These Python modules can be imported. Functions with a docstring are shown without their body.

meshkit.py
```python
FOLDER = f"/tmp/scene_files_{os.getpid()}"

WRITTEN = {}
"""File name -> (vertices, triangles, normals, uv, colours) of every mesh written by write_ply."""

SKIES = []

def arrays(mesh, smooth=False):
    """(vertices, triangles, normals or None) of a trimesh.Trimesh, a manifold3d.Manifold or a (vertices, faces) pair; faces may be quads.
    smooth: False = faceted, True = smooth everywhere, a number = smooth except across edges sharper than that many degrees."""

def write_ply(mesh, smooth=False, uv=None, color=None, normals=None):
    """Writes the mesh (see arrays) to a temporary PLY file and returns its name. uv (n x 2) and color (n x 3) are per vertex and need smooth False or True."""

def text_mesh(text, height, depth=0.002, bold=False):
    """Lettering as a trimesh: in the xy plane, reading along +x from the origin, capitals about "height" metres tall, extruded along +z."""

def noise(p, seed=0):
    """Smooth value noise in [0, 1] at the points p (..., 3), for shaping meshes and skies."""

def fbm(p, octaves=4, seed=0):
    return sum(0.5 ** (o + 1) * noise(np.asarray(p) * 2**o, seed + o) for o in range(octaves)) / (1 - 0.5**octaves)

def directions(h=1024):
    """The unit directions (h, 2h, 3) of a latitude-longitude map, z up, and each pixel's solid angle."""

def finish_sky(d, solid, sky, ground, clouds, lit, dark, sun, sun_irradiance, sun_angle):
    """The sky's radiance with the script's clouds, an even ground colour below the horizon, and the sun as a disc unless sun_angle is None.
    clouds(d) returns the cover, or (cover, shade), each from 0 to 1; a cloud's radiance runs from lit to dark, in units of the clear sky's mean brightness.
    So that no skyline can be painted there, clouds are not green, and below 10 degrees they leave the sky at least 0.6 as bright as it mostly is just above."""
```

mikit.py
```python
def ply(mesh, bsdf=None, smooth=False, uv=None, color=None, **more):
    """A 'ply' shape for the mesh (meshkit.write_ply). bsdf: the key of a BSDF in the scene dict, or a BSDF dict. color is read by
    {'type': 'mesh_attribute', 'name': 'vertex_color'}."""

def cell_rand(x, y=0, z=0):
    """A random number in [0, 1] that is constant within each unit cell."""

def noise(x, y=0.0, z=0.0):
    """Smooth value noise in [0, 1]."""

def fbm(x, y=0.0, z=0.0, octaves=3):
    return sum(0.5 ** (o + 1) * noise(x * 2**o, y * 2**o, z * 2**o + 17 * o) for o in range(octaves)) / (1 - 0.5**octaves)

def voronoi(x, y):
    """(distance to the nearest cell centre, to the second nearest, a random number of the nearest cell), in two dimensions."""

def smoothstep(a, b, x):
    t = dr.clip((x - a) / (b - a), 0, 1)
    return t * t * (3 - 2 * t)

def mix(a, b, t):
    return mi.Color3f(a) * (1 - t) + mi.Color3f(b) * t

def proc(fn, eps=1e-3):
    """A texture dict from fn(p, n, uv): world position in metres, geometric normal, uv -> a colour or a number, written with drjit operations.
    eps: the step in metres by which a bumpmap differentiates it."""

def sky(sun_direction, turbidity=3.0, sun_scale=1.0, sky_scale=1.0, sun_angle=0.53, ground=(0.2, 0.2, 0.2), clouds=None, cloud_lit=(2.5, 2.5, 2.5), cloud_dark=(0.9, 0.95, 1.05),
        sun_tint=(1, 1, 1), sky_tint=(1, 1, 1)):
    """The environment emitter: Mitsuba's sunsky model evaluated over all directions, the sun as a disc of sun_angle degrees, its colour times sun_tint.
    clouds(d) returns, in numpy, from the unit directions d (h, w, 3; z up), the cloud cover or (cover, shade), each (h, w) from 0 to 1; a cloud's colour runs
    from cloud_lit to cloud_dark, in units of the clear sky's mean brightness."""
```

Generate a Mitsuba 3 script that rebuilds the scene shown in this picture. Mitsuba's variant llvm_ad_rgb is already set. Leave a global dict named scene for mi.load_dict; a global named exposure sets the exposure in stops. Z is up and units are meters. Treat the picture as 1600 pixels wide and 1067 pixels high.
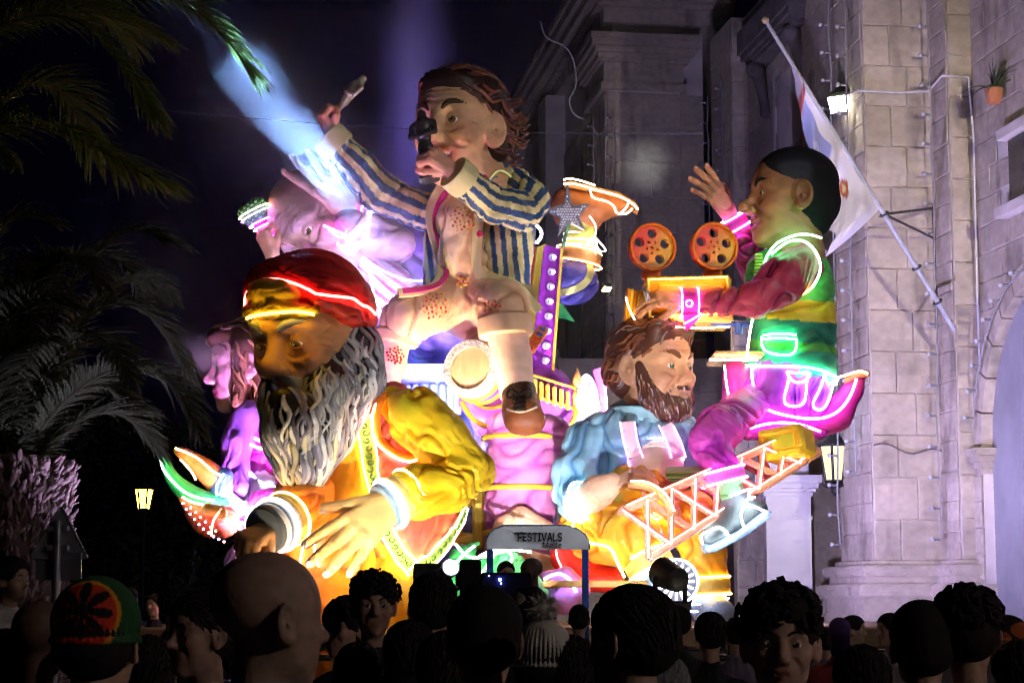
import math
import numpy as np, trimesh, mitsuba as mi, mikit, meshkit
import drjit as dr
from scipy.spatial import cKDTree
T = mi.ScalarTransform4f
scene, labels = {}, {}

# ---------------------------------------------------------------- camera, night sky, exposure
FPX, PITCH, EYE = 3100.0, math.radians(7.48), np.array([0, 0, 1.75])
FWD = np.array([0, math.cos(PITCH), math.sin(PITCH)])
UPV = np.array([0, -math.sin(PITCH), math.cos(PITCH)])
RGT = np.array([1.0, 0, 0])
scene['camera'] = {'type': 'perspective', 'fov': 2 * math.degrees(math.atan(800 / FPX)), 'fov_axis': 'x', 'near_clip': 0.1, 'far_clip': 2000.0,
                   'to_world': T().look_at(origin=EYE.tolist(), target=(EYE + FWD).tolist(), up=[0, 0, 1])}
SKY = mikit.sky([0.3, 0.9, 0.12], turbidity=3, sun_scale=0.0, sky_scale=0.0022 / 64, sky_tint=(0.36, 0.28, 3.4), ground=(0.05, 0.05, 0.05))
SKY['sampling_weight'] = 6.0
scene['sky'] = SKY
exposure = 7.42


def rgb(c):
    return {'type': 'rgb', 'value': [float(x) for x in c]}


def lum(c):
    """Lamp strengths, in units that suit the exposure."""
    return rgb(np.asarray(c, float) / 64)


def spot(key, pos, target, color, power, angle, beam=None, weight=1.0):
    """A lamp's light"""
    scene[key] = {'type': 'spot', 'to_world': T().look_at(origin=list(map(float, pos)), target=list(map(float, target)), up=[0.1, 0.2, 1]),
                  'intensity': lum(np.array(color) * power), 'cutoff_angle': float(angle), 'beam_width': float(beam if beam else angle * 0.6), 'sampling_weight': float(weight) * 3}


# ---------------------------------------------------------------- materials
def vc(rough, spec=0.5, **k):
    return {'type': 'twosided', 'bsdf': {'type': 'principled', 'base_color': {'type': 'mesh_attribute', 'name': 'vertex_color'}, 'roughness': rough, 'specular': spec, **k}}


scene['paint'] = vc(0.46, 0.28)          # painted papier-mache of the float


def bumped(b, s, f):
    return {'type': 'twosided', 'bsdf': {'type': 'bumpmap', 'arbitrary': mikit.proc(lambda p, n, uv: mikit.fbm(p.x * f, p.y * f, p.z * f, 3), 0.3 / f), 'scale': s, 'nested': b['bsdf']}}


scene['paint'] = bumped(scene['paint'], 0.004, 22.0)
scene['matte'] = bumped(vc(0.85, 0.2), 0.006, 120.0)          # cloth, hair
scene['skin'] = bumped(vc(0.55, 0.35), 0.0022, 170.0)
scene['metalpaint'] = vc(0.35, 0.6, metallic=0.55)
scene['glitter'] = {'type': 'twosided', 'bsdf': {'type': 'principled', 'base_color': mikit.proc(lambda p, n, uv: mi.Color3f(0.35 + 0.6 * mikit.cell_rand(p.x * 45, p.y * 45, p.z * 45))), 'roughness': 0.3, 'metallic': 0.5}}


def stone_col(p, n, uv):
    a = mikit.fbm(p.x * 1.1, p.y * 1.1, p.z * 1.1, 4)
    b = mikit.fbm(p.x * 9, p.y * 9, p.z * 9, 3)
    st = mikit.smoothstep(0.55, 0.8, mikit.fbm(p.x * 3, p.y * 3, p.z * 0.7, 3))
    blk = mikit.cell_rand(p.z / 0.62, p.x * 0.31 + p.y * 0.53)
    c = mikit.mix((0.30, 0.255, 0.20), (0.47, 0.41, 0.33), a) * (0.72 + 0.42 * b) * (0.9 + 0.2 * blk)
    return c * (1 - 0.38 * st)


def rough_h(p, n, uv):
    return 0.5 * mikit.fbm(p.x * 14, p.y * 14, p.z * 14, 3) + mikit.fbm(p.x * 4, p.y * 4, p.z * 4, 2)


scene['stone'] = {'type': 'twosided', 'bsdf': {'type': 'bumpmap', 'arbitrary': mikit.proc(rough_h, 0.01), 'scale': 0.03,
                  'nested': {'type': 'principled', 'base_color': mikit.proc(stone_col), 'roughness': 0.9, 'specular': 0.2}}}
scene['black'] = {'type': 'diffuse', 'reflectance': rgb((0.01, 0.01, 0.01))}
# ---------------------------------------------------------------- helpers: points, sculpting in signed distances, meshes
def P(px, py, Y):
    d = RGT * (px - 800) / FPX + UPV * (533.5 - py) / FPX + FWD
    return EYE + d * (Y / d[1])


def pix(p):
    q = np.asarray(p) - EYE
    w = q @ FWD
    return np.stack([800 + FPX * (q @ RGT) / w, 533.5 - FPX * (q @ UPV) / w], -1)


def unit(v):
    v = np.asarray(v, float)
    return v / (np.linalg.norm(v, axis=-1, keepdims=True) + 1e-12)


def look(yaw, pitch=0, roll=0):
    """Columns: x (viewer's left when facing the camera), y forward (face), z up. yaw 0 faces the camera, -90 left, +90 right."""
    a, b, c = (math.radians(t) for t in (yaw, pitch, roll))
    f = np.array([math.sin(a) * math.cos(b), -math.cos(a) * math.cos(b), math.sin(b)])
    x = unit(np.cross([0, 0, 1], f))
    z = np.cross(f, x)
    x2 = x * math.cos(c) - z * math.sin(c)
    z2 = z * math.cos(c) + x * math.sin(c)
    return np.stack([-x2, f, z2], 1)


def frame_of(y, z):
    """Columns x, y, z with y kept and z made square to it."""
    y = unit(y)
    z = np.asarray(z, float)
    z = unit(z - y * (z @ y))
    return np.stack([np.cross(y, z), y, z], 1)


def smin(a, b, k):
    if k <= 0:
        return np.minimum(a, b)
    h = np.maximum(k - np.abs(a - b), 0) / k
    return np.minimum(a, b) - h * h * k * 0.25


class Sculpt:
    """A solid from smoothly joined tapered rods, ellipsoids and boxes; meshed with surface nets."""

    def __init__(s, color=(0.5, 0.5, 0.5), k=0.05, O=(0, 0, 0), R=None, S=1.0):
        s.pr, s.col, s.k = [], color, k
        s.st = []
        s.O, s.R, s.S = np.asarray(O, float), np.eye(3) if R is None else R, S

    def w(s, p):
        return s.O + s.S * (np.asarray(p, float) @ s.R.T)

    def add(s, kind, data, lo, hi, k, sub, col):
        k = s.k if k is None else k
        s.pr.append((kind, data, np.asarray(lo), np.asarray(hi), k * s.S, sub, np.asarray(s.col if col is None else col, float)))
        return s

    def cone(s, a, b, ra, rb=None, k=None, sub=False, col=None):
        rb = ra if rb is None else rb
        a, b, ra, rb = s.w(a), s.w(b), ra * s.S, rb * s.S
        return s.add('c', (a, b, ra, rb), np.minimum(a - ra, b - rb), np.maximum(a + ra, b + rb), k, sub, col)

    def ball(s, c, r, **kw):
        return s.cone(c, np.asarray(c, float) + [1e-4, 0, 0], r, r, **kw)

    def chain(s, pts, rs, **kw):
        for i in range(len(pts) - 1):
            s.cone(pts[i], pts[i + 1], rs[i], rs[i + 1], **kw)
        return s

    def ell(s, c, r, R=None, k=None, sub=False, col=None):
        R = s.R if R is None else s.R @ R
        c, r = s.w(c), np.asarray(r, float) * s.S
        e = np.sqrt(((R * r) ** 2).sum(1))
        return s.add('e', (c, r, R), c - e, c + e, k, sub, col)

    def box(s, c, h, R=None, rd=0.02, k=None, sub=False, col=None):
        R = s.R if R is None else s.R @ R
        c, h = s.w(c), np.asarray(h, float) * s.S
        e = (np.abs(R) * h).sum(1)
        return s.add('b', (c, h, R, rd * s.S), c - e, c + e, k, sub, col)

    @staticmethod
    def dist(kind, data, x):
        if kind == 'c':
            a, b, ra, rb = data
            ab = b - a
            t = np.clip(((x - a) @ ab) / (ab @ ab + 1e-12), 0, 1)
            return np.linalg.norm(x - a - t[:, None] * ab, axis=1) - (ra + (rb - ra) * t)
        if kind == 'e':
            c, r, R = data
            q = (x - c) @ R
            k0 = np.linalg.norm(q / r, axis=1)
            k1 = np.linalg.norm(q / (r * r), axis=1) + 1e-9
            return k0 * (k0 - 1) / k1
        c, h, R, rd = data
        q = np.abs((x - c) @ R) - (h - rd)
        return np.linalg.norm(np.maximum(q, 0), axis=1) + np.minimum(q.max(1), 0) - rd

    def field(s, x):
        f = np.full(len(x), 1e3)
        for kind, data, lo, hi, k, sub, col in s.pr:
            d = s.dist(kind, data, x)
            f = -smin(-f, d, k) if sub else smin(f, d, k)
        return f

    def grad(s, x, e=0.01):
        g = sum(np.outer(s.field(x + e * t), t) for t in np.array([[1, -1, -1], [-1, -1, 1], [-1, 1, -1], [1, 1, 1.0]]))
        return unit(g)

    def colors(s, x, bl):
        w, c = 0, 0
        for kind, data, lo, hi, k, sub, col in s.pr:
            if not sub or True:
                d = np.abs(s.dist(kind, data, x)) if sub else s.dist(kind, data, x)
                e = np.exp(-np.clip(d / bl, -2, 30))[:, None]
                w, c = w + e, c + e * col
        c = c / (w + 1e-20)
        for p, r, col, a in s.st:
            t = (a * np.exp(-((x - p) ** 2).sum(1) / (r * r)))[:, None]
            c = c * (1 - t) + col * t
        return c

    def stain(s, p, r, col, a=0.6):
        """Airbrushed paint: a soft patch of another colour."""
        s.st.append((s.w(p), r * s.S, np.asarray(col, float), a))
        return s

    def groove(s, pts, r, col=None, n=None, k=0.012, depth=0.3, world=False):
        """A carved line: the points are brought to the surface first."""
        q = spline(pts if world else s.w(np.asarray(pts, float)), n or 3 * len(pts))
        for _ in range(3):
            q = q - s.grad(q, 0.01 * s.S) * s.field(q)[:, None]
        q = q + s.grad(q, 0.01 * s.S) * (r * s.S * (1 - depth) * 0.5)
        rr = r * s.S * np.sin(np.linspace(0.15, 0.85, len(q)) * np.pi) ** 0.6
        c = np.asarray(s.col if col is None else col, float)
        O, R, S = s.O, s.R, s.S
        s.O, s.R, s.S = np.zeros(3), np.eye(3), 1.0
        for i in range(len(q) - 1):
            s.cone(q[i], q[i + 1], rr[i], rr[i + 1], k=k * S, sub=True, col=c)
        s.O, s.R, s.S = O, R, S
        return s

    def mesh(s, h, bl=None):
        lo = np.min([p[2] for p in s.pr if not p[5]], 0) - 3 * h
        hi = np.max([p[3] for p in s.pr if not p[5]], 0) + 3 * h
        n = np.ceil((hi - lo) / h).astype(int) + 1
        f = np.full(n, 1e3, np.float32)
        ax = [lo[i] + h * np.arange(n[i]) for i in range(3)]
        for kind, data, plo, phi, k, sub, col in s.pr:
            m = 3 * h + k
            i0 = np.clip(np.floor((plo - m - lo) / h).astype(int), 0, n)
            i1 = np.clip(np.ceil((phi + m - lo) / h).astype(int) + 1, 0, n)
            if (i1 <= i0).any():
                continue
            g = np.stack(np.meshgrid(*[ax[i][i0[i]:i1[i]] for i in range(3)], indexing='ij'), -1)
            d = s.dist(kind, data, g.reshape(-1, 3)).reshape(g.shape[:3])
            sl = tuple(slice(i0[i], i1[i]) for i in range(3))
            f[sl] = -smin(-f[sl], d, k) if sub else smin(f[sl], d, k)
        v, q = nets(f)
        v = v * h + lo
        tri = np.vstack([q[:, [0, 1, 2]], q[:, [0, 2, 3]]])
        return v, tri, s.colors(v, bl or 1.2 * h)

    def hit(s, px, py, Y0, off=0.0):
        """World points where the view rays through these pixels first meet the solid (sphere tracing), moved out by off; rays that miss take the depth of closest approach."""
        px, py = np.atleast_1d(np.asarray(px, float)), np.atleast_1d(np.asarray(py, float))
        d = unit(np.stack([P(a, b, 20.0) - EYE for a, b in zip(px, py)]))
        t = np.full(len(d), Y0 - 3.0)
        best, bt = np.full(len(d), 1e9), t.copy()
        for _ in range(70):
            f = s.field(EYE + d * t[:, None])
            m = f < best
            best, bt = np.where(m, f, best), np.where(m, t, bt)
            t = t + np.clip(f * 0.8, 0.0, 0.3)
            t = np.minimum(t, Y0 + 4)
        return EYE + d * bt[:, None] - d * off


def nets(f):
    """Surface nets: (vertices in grid units, quads) of the zero level."""
    ins = f < 0
    c = [ins[i:ins.shape[0] - 1 + i, j:ins.shape[1] - 1 + j, k:ins.shape[2] - 1 + k] for i in (0, 1) for j in (0, 1) for k in (0, 1)]
    cnt = sum(x.astype(np.int8) for x in c)
    act = (cnt > 0) & (cnt < 8)
    ijk = np.argwhere(act)
    idx = np.full(act.shape, -1, np.int64)
    idx[act] = np.arange(len(ijk))
    corner = np.array([[i, j, k] for i in (0, 1) for j in (0, 1) for k in (0, 1)])
    fv = np.stack([f[ijk[:, 0] + o[0], ijk[:, 1] + o[1], ijk[:, 2] + o[2]] for o in corner], 1).astype(float)
    acc, num = np.zeros((len(ijk), 3)), np.zeros(len(ijk))
    for a in range(8):
        for b in range(a + 1, 8):
            if np.abs(corner[a] - corner[b]).sum() != 1:
                continue
            m = (fv[:, a] < 0) != (fv[:, b] < 0)
            t = np.where(m, fv[:, a] / np.where(m, fv[:, a] - fv[:, b], 1), 0)
            t = np.clip(t, 0, 1)
            acc += m[:, None] * (corner[a] + t[:, None] * (corner[b] - corner[a]))
            num += m
    v = ijk + acc / num[:, None]
    quads = []
    for ax in range(3):
        u, w = [(1, 2), (2, 0), (0, 1)][ax]
        sl0, sl1 = [slice(None)] * 3, [slice(None)] * 3
        sl0[ax], sl1[ax] = slice(0, -1), slice(1, None)
        a, b = ins[tuple(sl0)], ins[tuple(sl1)]
        e = np.argwhere(a != b)
        e = e[(e[:, u] > 0) & (e[:, w] > 0) & (e[:, u] < f.shape[u] - 1) & (e[:, w] < f.shape[w] - 1)]
        if not len(e):
            continue
        du, dw = np.eye(3, dtype=int)[u], np.eye(3, dtype=int)[w]
        q = np.stack([idx[tuple((e - o).T)] for o in (du + dw, dw, 0 * du, du)], 1)
        flip = ~a[tuple(e.T)]
        q[flip] = q[flip][:, ::-1]
        quads.append(q)
    return v, np.vstack(quads)


def vnormals(v, f):
    n = np.zeros_like(v)
    fn = np.cross(v[f[:, 1]] - v[f[:, 0]], v[f[:, 2]] - v[f[:, 0]])
    for k in range(3):
        np.add.at(n, f[:, k], fn)
    return unit(n)


def cat(ms):
    """Several (vertices, faces, colours) as one."""
    vs, fs, cs, o = [], [], [], 0
    for v, f, c in ms:
        vs.append(v), fs.append(f + o), cs.append(np.broadcast_to(c, (len(v), 3)))
        o += len(v)
    return np.vstack(vs), np.vstack(fs), np.vstack(cs)


def folds(m, amp, freq, axis=None, seed=0, dark=0.5, tint=None, stretch=0.13, mask=None):
    """Modelled drapery: ridged creases running along axis; crease colour is deepened: airbrush on the float, painted shade on the crowd's clothes."""
    v, f, c = m
    n = vnormals(v, f)
    q = v.copy()
    if axis is not None:
        a = unit(axis)
        q = q - np.outer(q @ a, a) * (1 - stretch)
    w = meshkit.fbm(v * freq * 0.5 + 31, 2, seed + 9)[:, None] * 1.8
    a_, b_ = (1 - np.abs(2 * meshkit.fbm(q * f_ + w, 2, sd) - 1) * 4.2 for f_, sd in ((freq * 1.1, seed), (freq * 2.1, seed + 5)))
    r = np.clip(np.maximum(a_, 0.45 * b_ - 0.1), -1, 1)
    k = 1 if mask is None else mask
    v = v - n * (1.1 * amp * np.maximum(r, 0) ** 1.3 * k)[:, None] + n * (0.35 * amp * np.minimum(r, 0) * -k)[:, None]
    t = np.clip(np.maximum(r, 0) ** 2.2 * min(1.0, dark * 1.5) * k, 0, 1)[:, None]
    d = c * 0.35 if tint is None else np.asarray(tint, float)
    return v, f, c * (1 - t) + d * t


def tube(pts, r, sides=8, closed=False, flat=1.0, up=None, cap=True):
    """A round (or flattened) rod along a polyline; r per point or one number."""
    p = np.asarray(pts, float)
    n = len(p)
    t = unit(np.roll(p, -1, 0) - np.roll(p, 1, 0)) if closed else unit(np.gradient(p, axis=0))
    ref = np.array([0, 0, 1.0]) if up is None else np.asarray(up, float)
    a = np.cross(t, np.broadcast_to(ref, t.shape))
    bad = np.linalg.norm(a, axis=1) < 0.15
    a[bad] = np.cross(t[bad], [0.8, 0.6, 0.1])
    a = unit(a)
    for i in range(1, n):
        if a[i] @ a[i - 1] < 0:
            a[i] = -a[i]
    b = np.cross(t, a)
    ang = np.arange(sides) * 2 * np.pi / sides
    r = np.broadcast_to(r, (n,))
    v = p[:, None] + r[:, None, None] * (np.cos(ang)[None, :, None] * a[:, None] + flat * np.sin(ang)[None, :, None] * b[:, None])
    m = n if closed else n - 1
    i, j = np.meshgrid(np.arange(m), np.arange(sides), indexing='ij')
    i2, j2 = (i + 1) % n, (j + 1) % sides
    q = np.stack([i * sides + j, i * sides + j2, i2 * sides + j2, i2 * sides + j], -1).reshape(-1, 4)
    f = np.vstack([q[:, [0, 1, 2]], q[:, [0, 2, 3]]])
    v = v.reshape(-1, 3)
    if not closed and cap:
        e = np.arange(1, sides - 1)
        f = np.vstack([f, np.stack([e * 0, e + 1, e], 1), np.stack([e * 0, e, e + 1], 1) + (n - 1) * sides])
    return v, f


def spline(pts, n=24, closed=False):
    p = np.asarray(pts, float)
    if len(p) == 2:
        return p[0] + np.linspace(0, 1, n)[:, None] * (p[1] - p[0])
    from scipy.interpolate import CubicSpline
    if closed:
        p = np.vstack([p, p[:1]])
    d = np.concatenate([[0], np.cumsum(np.sqrt(np.linalg.norm(np.diff(p, axis=0), axis=1)) + 1e-9)])
    s = CubicSpline(d, p, bc_type='periodic' if closed else 'natural')
    x = np.linspace(0, d[-1], n + 1)[:-1] if closed else np.linspace(0, d[-1], n)
    return s(x)


def locks(base, seeds, flow, length, r, light, dark, steps=14, wave=0.0, freq=3.0, off=0.3, stick=1.0, rng=None, flat=0.6, sides=6, tipcol=None):
    """Modelled strands that flow over the solid base: flattened tapering rods, light on their ridge and dark in the grooves between."""
    rng = rng or np.random.default_rng(1)
    n = len(seeds)
    p = seeds.copy()
    L = length * rng.uniform(0.75, 1.25, n) if np.isscalar(length) else length
    ph, fq = 8.0 * meshkit.noise(seeds / (length if np.isscalar(length) else 0.5) * 1.0, 3) + rng.uniform(-0.3, 0.3, n), freq * rng.uniform(0.88, 1.14, n)
    rr = r * rng.uniform(0.75, 1.25, n)
    paths, norms = [], []
    for k in range(steps):
        nrm = base.grad(p)
        d = base.field(p)
        p = p - nrm * ((d - off * rr) * np.where(d < off * rr, 1.0, stick))[:, None]
        t = flow(p, nrm, k / (steps - 1))
        t = unit(t - nrm * (t * nrm).sum(1)[:, None] * min(1, stick + 0.1))
        side = np.cross(nrm, t)
        t = unit(t + side * (wave * np.cos(ph + fq * k / (steps - 1) * 6.28))[:, None])
        paths.append(p.copy()), norms.append(nrm)
        p = p + t * (L / (steps - 1))[:, None]
    paths, norms = np.stack(paths, 1), np.stack(norms, 1)
    s = np.linspace(0, 1, steps)
    prof = np.clip(np.minimum((s + 0.08) * 5, 1), 0, 1) * np.clip(1.02 - s ** 2.5, 0.03, 1)
    vs, fs, cs, o = [], [], [], 0
    ang = np.arange(sides) * 2 * np.pi / sides
    lt, dk = np.asarray(light, float), np.asarray(dark, float)
    for i in range(n):
        t = unit(np.gradient(paths[i], axis=0))
        a = unit(np.cross(norms[i], t))
        b = np.cross(t, a)
        v = paths[i][:, None] + (rr[i] * prof)[:, None, None] * (np.cos(ang)[None, :, None] * a[:, None] + flat * np.sin(ang)[None, :, None] * b[:, None])
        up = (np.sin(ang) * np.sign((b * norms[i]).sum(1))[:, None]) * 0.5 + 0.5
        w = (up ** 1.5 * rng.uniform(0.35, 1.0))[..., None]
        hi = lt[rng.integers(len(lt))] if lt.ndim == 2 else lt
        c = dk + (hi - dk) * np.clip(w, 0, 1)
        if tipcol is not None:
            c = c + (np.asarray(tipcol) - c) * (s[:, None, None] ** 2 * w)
        ii, jj = np.meshgrid(np.arange(steps - 1), np.arange(sides), indexing='ij')
        q = np.stack([ii * sides + jj, ii * sides + (jj + 1) % sides, (ii + 1) * sides + (jj + 1) % sides, (ii + 1) * sides + jj], -1).reshape(-1, 4)
        vs.append(v.reshape(-1, 3)), cs.append(c.reshape(-1, 3)), fs.append(np.vstack([q[:, [0, 1, 2]], q[:, [0, 2, 3]]])[:, ::-1] + o)
        o += steps * sides
    return np.vstack(vs), np.vstack(fs), np.vstack(cs)


def seeds_on(m, n, rng, where=None, gap=None):
    v, f = m[0], m[1]
    c = v[f].mean(1)
    a = np.linalg.norm(np.cross(v[f[:, 1]] - v[f[:, 0]], v[f[:, 2]] - v[f[:, 0]]), axis=1)
    if where is not None:
        a = a * where(c)
    if gap is None:
        return c[rng.choice(len(c), n, p=a / a.sum())]
    p = c[rng.choice(len(c), n * 6, p=a / a.sum())]
    keep = []
    for i in range(len(p)):                     # evenly spread: no two nearer than gap
        if all(((p[j] - p[i]) ** 2).sum() > gap * gap for j in keep):
            keep.append(i)
        if len(keep) == n:
            break
    return p[keep]


def key(name):
    if name not in scene and name not in labels and not any(k.startswith(name + '__') for k in scene):
        return name
    i = 1
    while f'{name}_{i:03d}' in scene or f'{name}_{i:03d}' in labels or any(k.startswith(f'{name}_{i:03d}__') for k in scene):
        i += 1
    return f'{name}_{i:03d}'


COUNT = {}


def part(parent, name):
    """The next free key of that name under parent."""
    k = f'{parent}__{name}'
    i = COUNT.get(k, 0)
    COUNT[k] = i + 1
    return k if i == 0 else f'{k}_{i:03d}'


def put(k, m, bsdf='paint', smooth=True, col=None, label=None):
    """One mesh under this key: (vertices, faces, colours) or a trimesh with one colour."""
    if hasattr(m, 'vertices'):
        m = (np.array(m.vertices), np.array(m.faces))
    v, f = np.asarray(m[0], float), np.asarray(m[1])
    c = m[2] if len(m) > 2 and col is None else np.broadcast_to((0.5, 0.5, 0.5) if col is None else col, (len(v), 3))
    if bsdf == 'paint' and len(v) > 400:      # brush work: the paint is never quite even
        c = np.asarray(c) * (0.72 + 0.56 * meshkit.fbm(v * [5, 5, 9], 3, 4))[:, None]
    if bsdf == 'skin' and len(v) > 400:
        c = np.asarray(c) * (0.78 + 0.44 * meshkit.fbm(v * 55, 3, 6))[:, None]
    if smooth is False:
        v, c, f = v[f].reshape(-1, 3), c[f].reshape(-1, 3), np.arange(len(f) * 3).reshape(-1, 3)
    elif smooth is not True:
        tm = trimesh.Trimesh(v, f, process=False, vertex_colors=np.hstack([np.clip(c, 0, 1) * 255, np.full((len(v), 1), 255)]).astype(np.uint8))
        tm = trimesh.graph.smooth_shade(tm, angle=math.radians(smooth), facet_minarea=None)
        tree = cKDTree(v)
        c = c[tree.query(np.array(tm.vertices))[1]]
        v, f = np.array(tm.vertices), np.array(tm.faces)
    scene[k] = mikit.ply((v, f), bsdf, smooth=smooth is not False, color=np.clip(c, 0, 1))
    if label:
        labels[k] = {'label': label}
    return k


def put_pieces(parent, name, m, n, bsdf='paint', **k):
    """Alike pieces (eyes, nails, teeth) that came as one mesh of n equal pieces: an entry each."""
    v, f, c = m
    nv, nf = len(v) // n, len(f) // n
    for i in range(n):
        put(part(parent, name), (v[i * nv:(i + 1) * nv], f[i * nf:(i + 1) * nf] - i * nv, c[i * nv:(i + 1) * nv]), bsdf, **k)


def thing(name, label, cat_, group=None, kind=None):
    k = key(name)
    labels[k] = {'label': label, 'category': cat_}
    if group:
        labels[k]['group'] = group
    if kind:
        labels[k]['kind'] = kind
        del labels[k]['category']
    return k


def glow(parent, pts, color, r=0.022, closed=False, n=None, name='neon_tube', raw=False):
    """A lit neon tube along the points: the tube itself gives off the light."""
    color = np.asarray(color, float)
    color = color.max() * (color / color.max()) ** 1.4
    p = np.asarray(pts, float) if raw else spline(pts, n or max(10, 5 * len(pts)), closed)
    v, f = tube(p, r * 0.72, 7, closed)
    k = part(parent, name)
    scene[k] = mikit.ply((v, f), 'black', smooth=True)
    scene[k]['emitter'] = {'type': 'area', 'radiance': lum(np.asarray(color) * 0.78), 'sampling_weight': 0.2 if name == 'spoke' else 1.0}
    return k


NEON = {'white': (9, 9.5, 11), 'warm': (12, 9, 5.5), 'pink': (10, 2.2, 9), 'red': (11, 1.6, 1.3), 'yellow': (12, 8, 1.3), 'green': (2.0, 10, 4.0), 'magenta': (9, 1.5, 10), 'violet': (5.5, 2.5, 12), 'cyan': (4, 9, 11), 'lime': (6, 10, 1.5), 'salmon': (12, 6, 4.5), 'blue': (2.5, 4, 12)}


def box_mesh(c, h, R=None, bev=0.01):
    """A box with chamfered edges (24 corners)."""
    h = np.asarray(h, float)
    b = min(bev, h.min() * 0.9)
    pts = []
    for sx in (-1, 1):
        for sy in (-1, 1):
            for sz in (-1, 1):
                s = np.array([sx, sy, sz])
                for a in range(3):
                    q = s * (h - b)
                    q[a] = s[a] * h[a]
                    pts.append(q)
    m = trimesh.convex.convex_hull(np.array(pts))
    v = np.array(m.vertices)
    if R is not None:
        v = v @ np.asarray(R).T
    return v + np.asarray(c, float), np.array(m.faces)


def lathe(profile, n=24, O=(0, 0, 0), R=None):
    """A turned shape: profile rows (radius, height) round the local z axis."""
    p = np.asarray(profile, float)
    a = np.arange(n) * 2 * np.pi / n
    v = np.stack([p[:, :1] * np.cos(a), p[:, :1] * np.sin(a), np.repeat(p[:, 1:2], n, 1)], -1).reshape(-1, 3)
    m = len(p)
    i, j = np.meshgrid(np.arange(m - 1), np.arange(n), indexing='ij')
    q = np.stack([i * n + j, i * n + (j + 1) % n, (i + 1) * n + (j + 1) % n, (i + 1) * n + j], -1).reshape(-1, 4)
    if R is not None:
        v = v @ np.asarray(R).T
    return v + np.asarray(O, float), np.vstack([q[:, [0, 1, 2]], q[:, [0, 2, 3]]])


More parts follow.
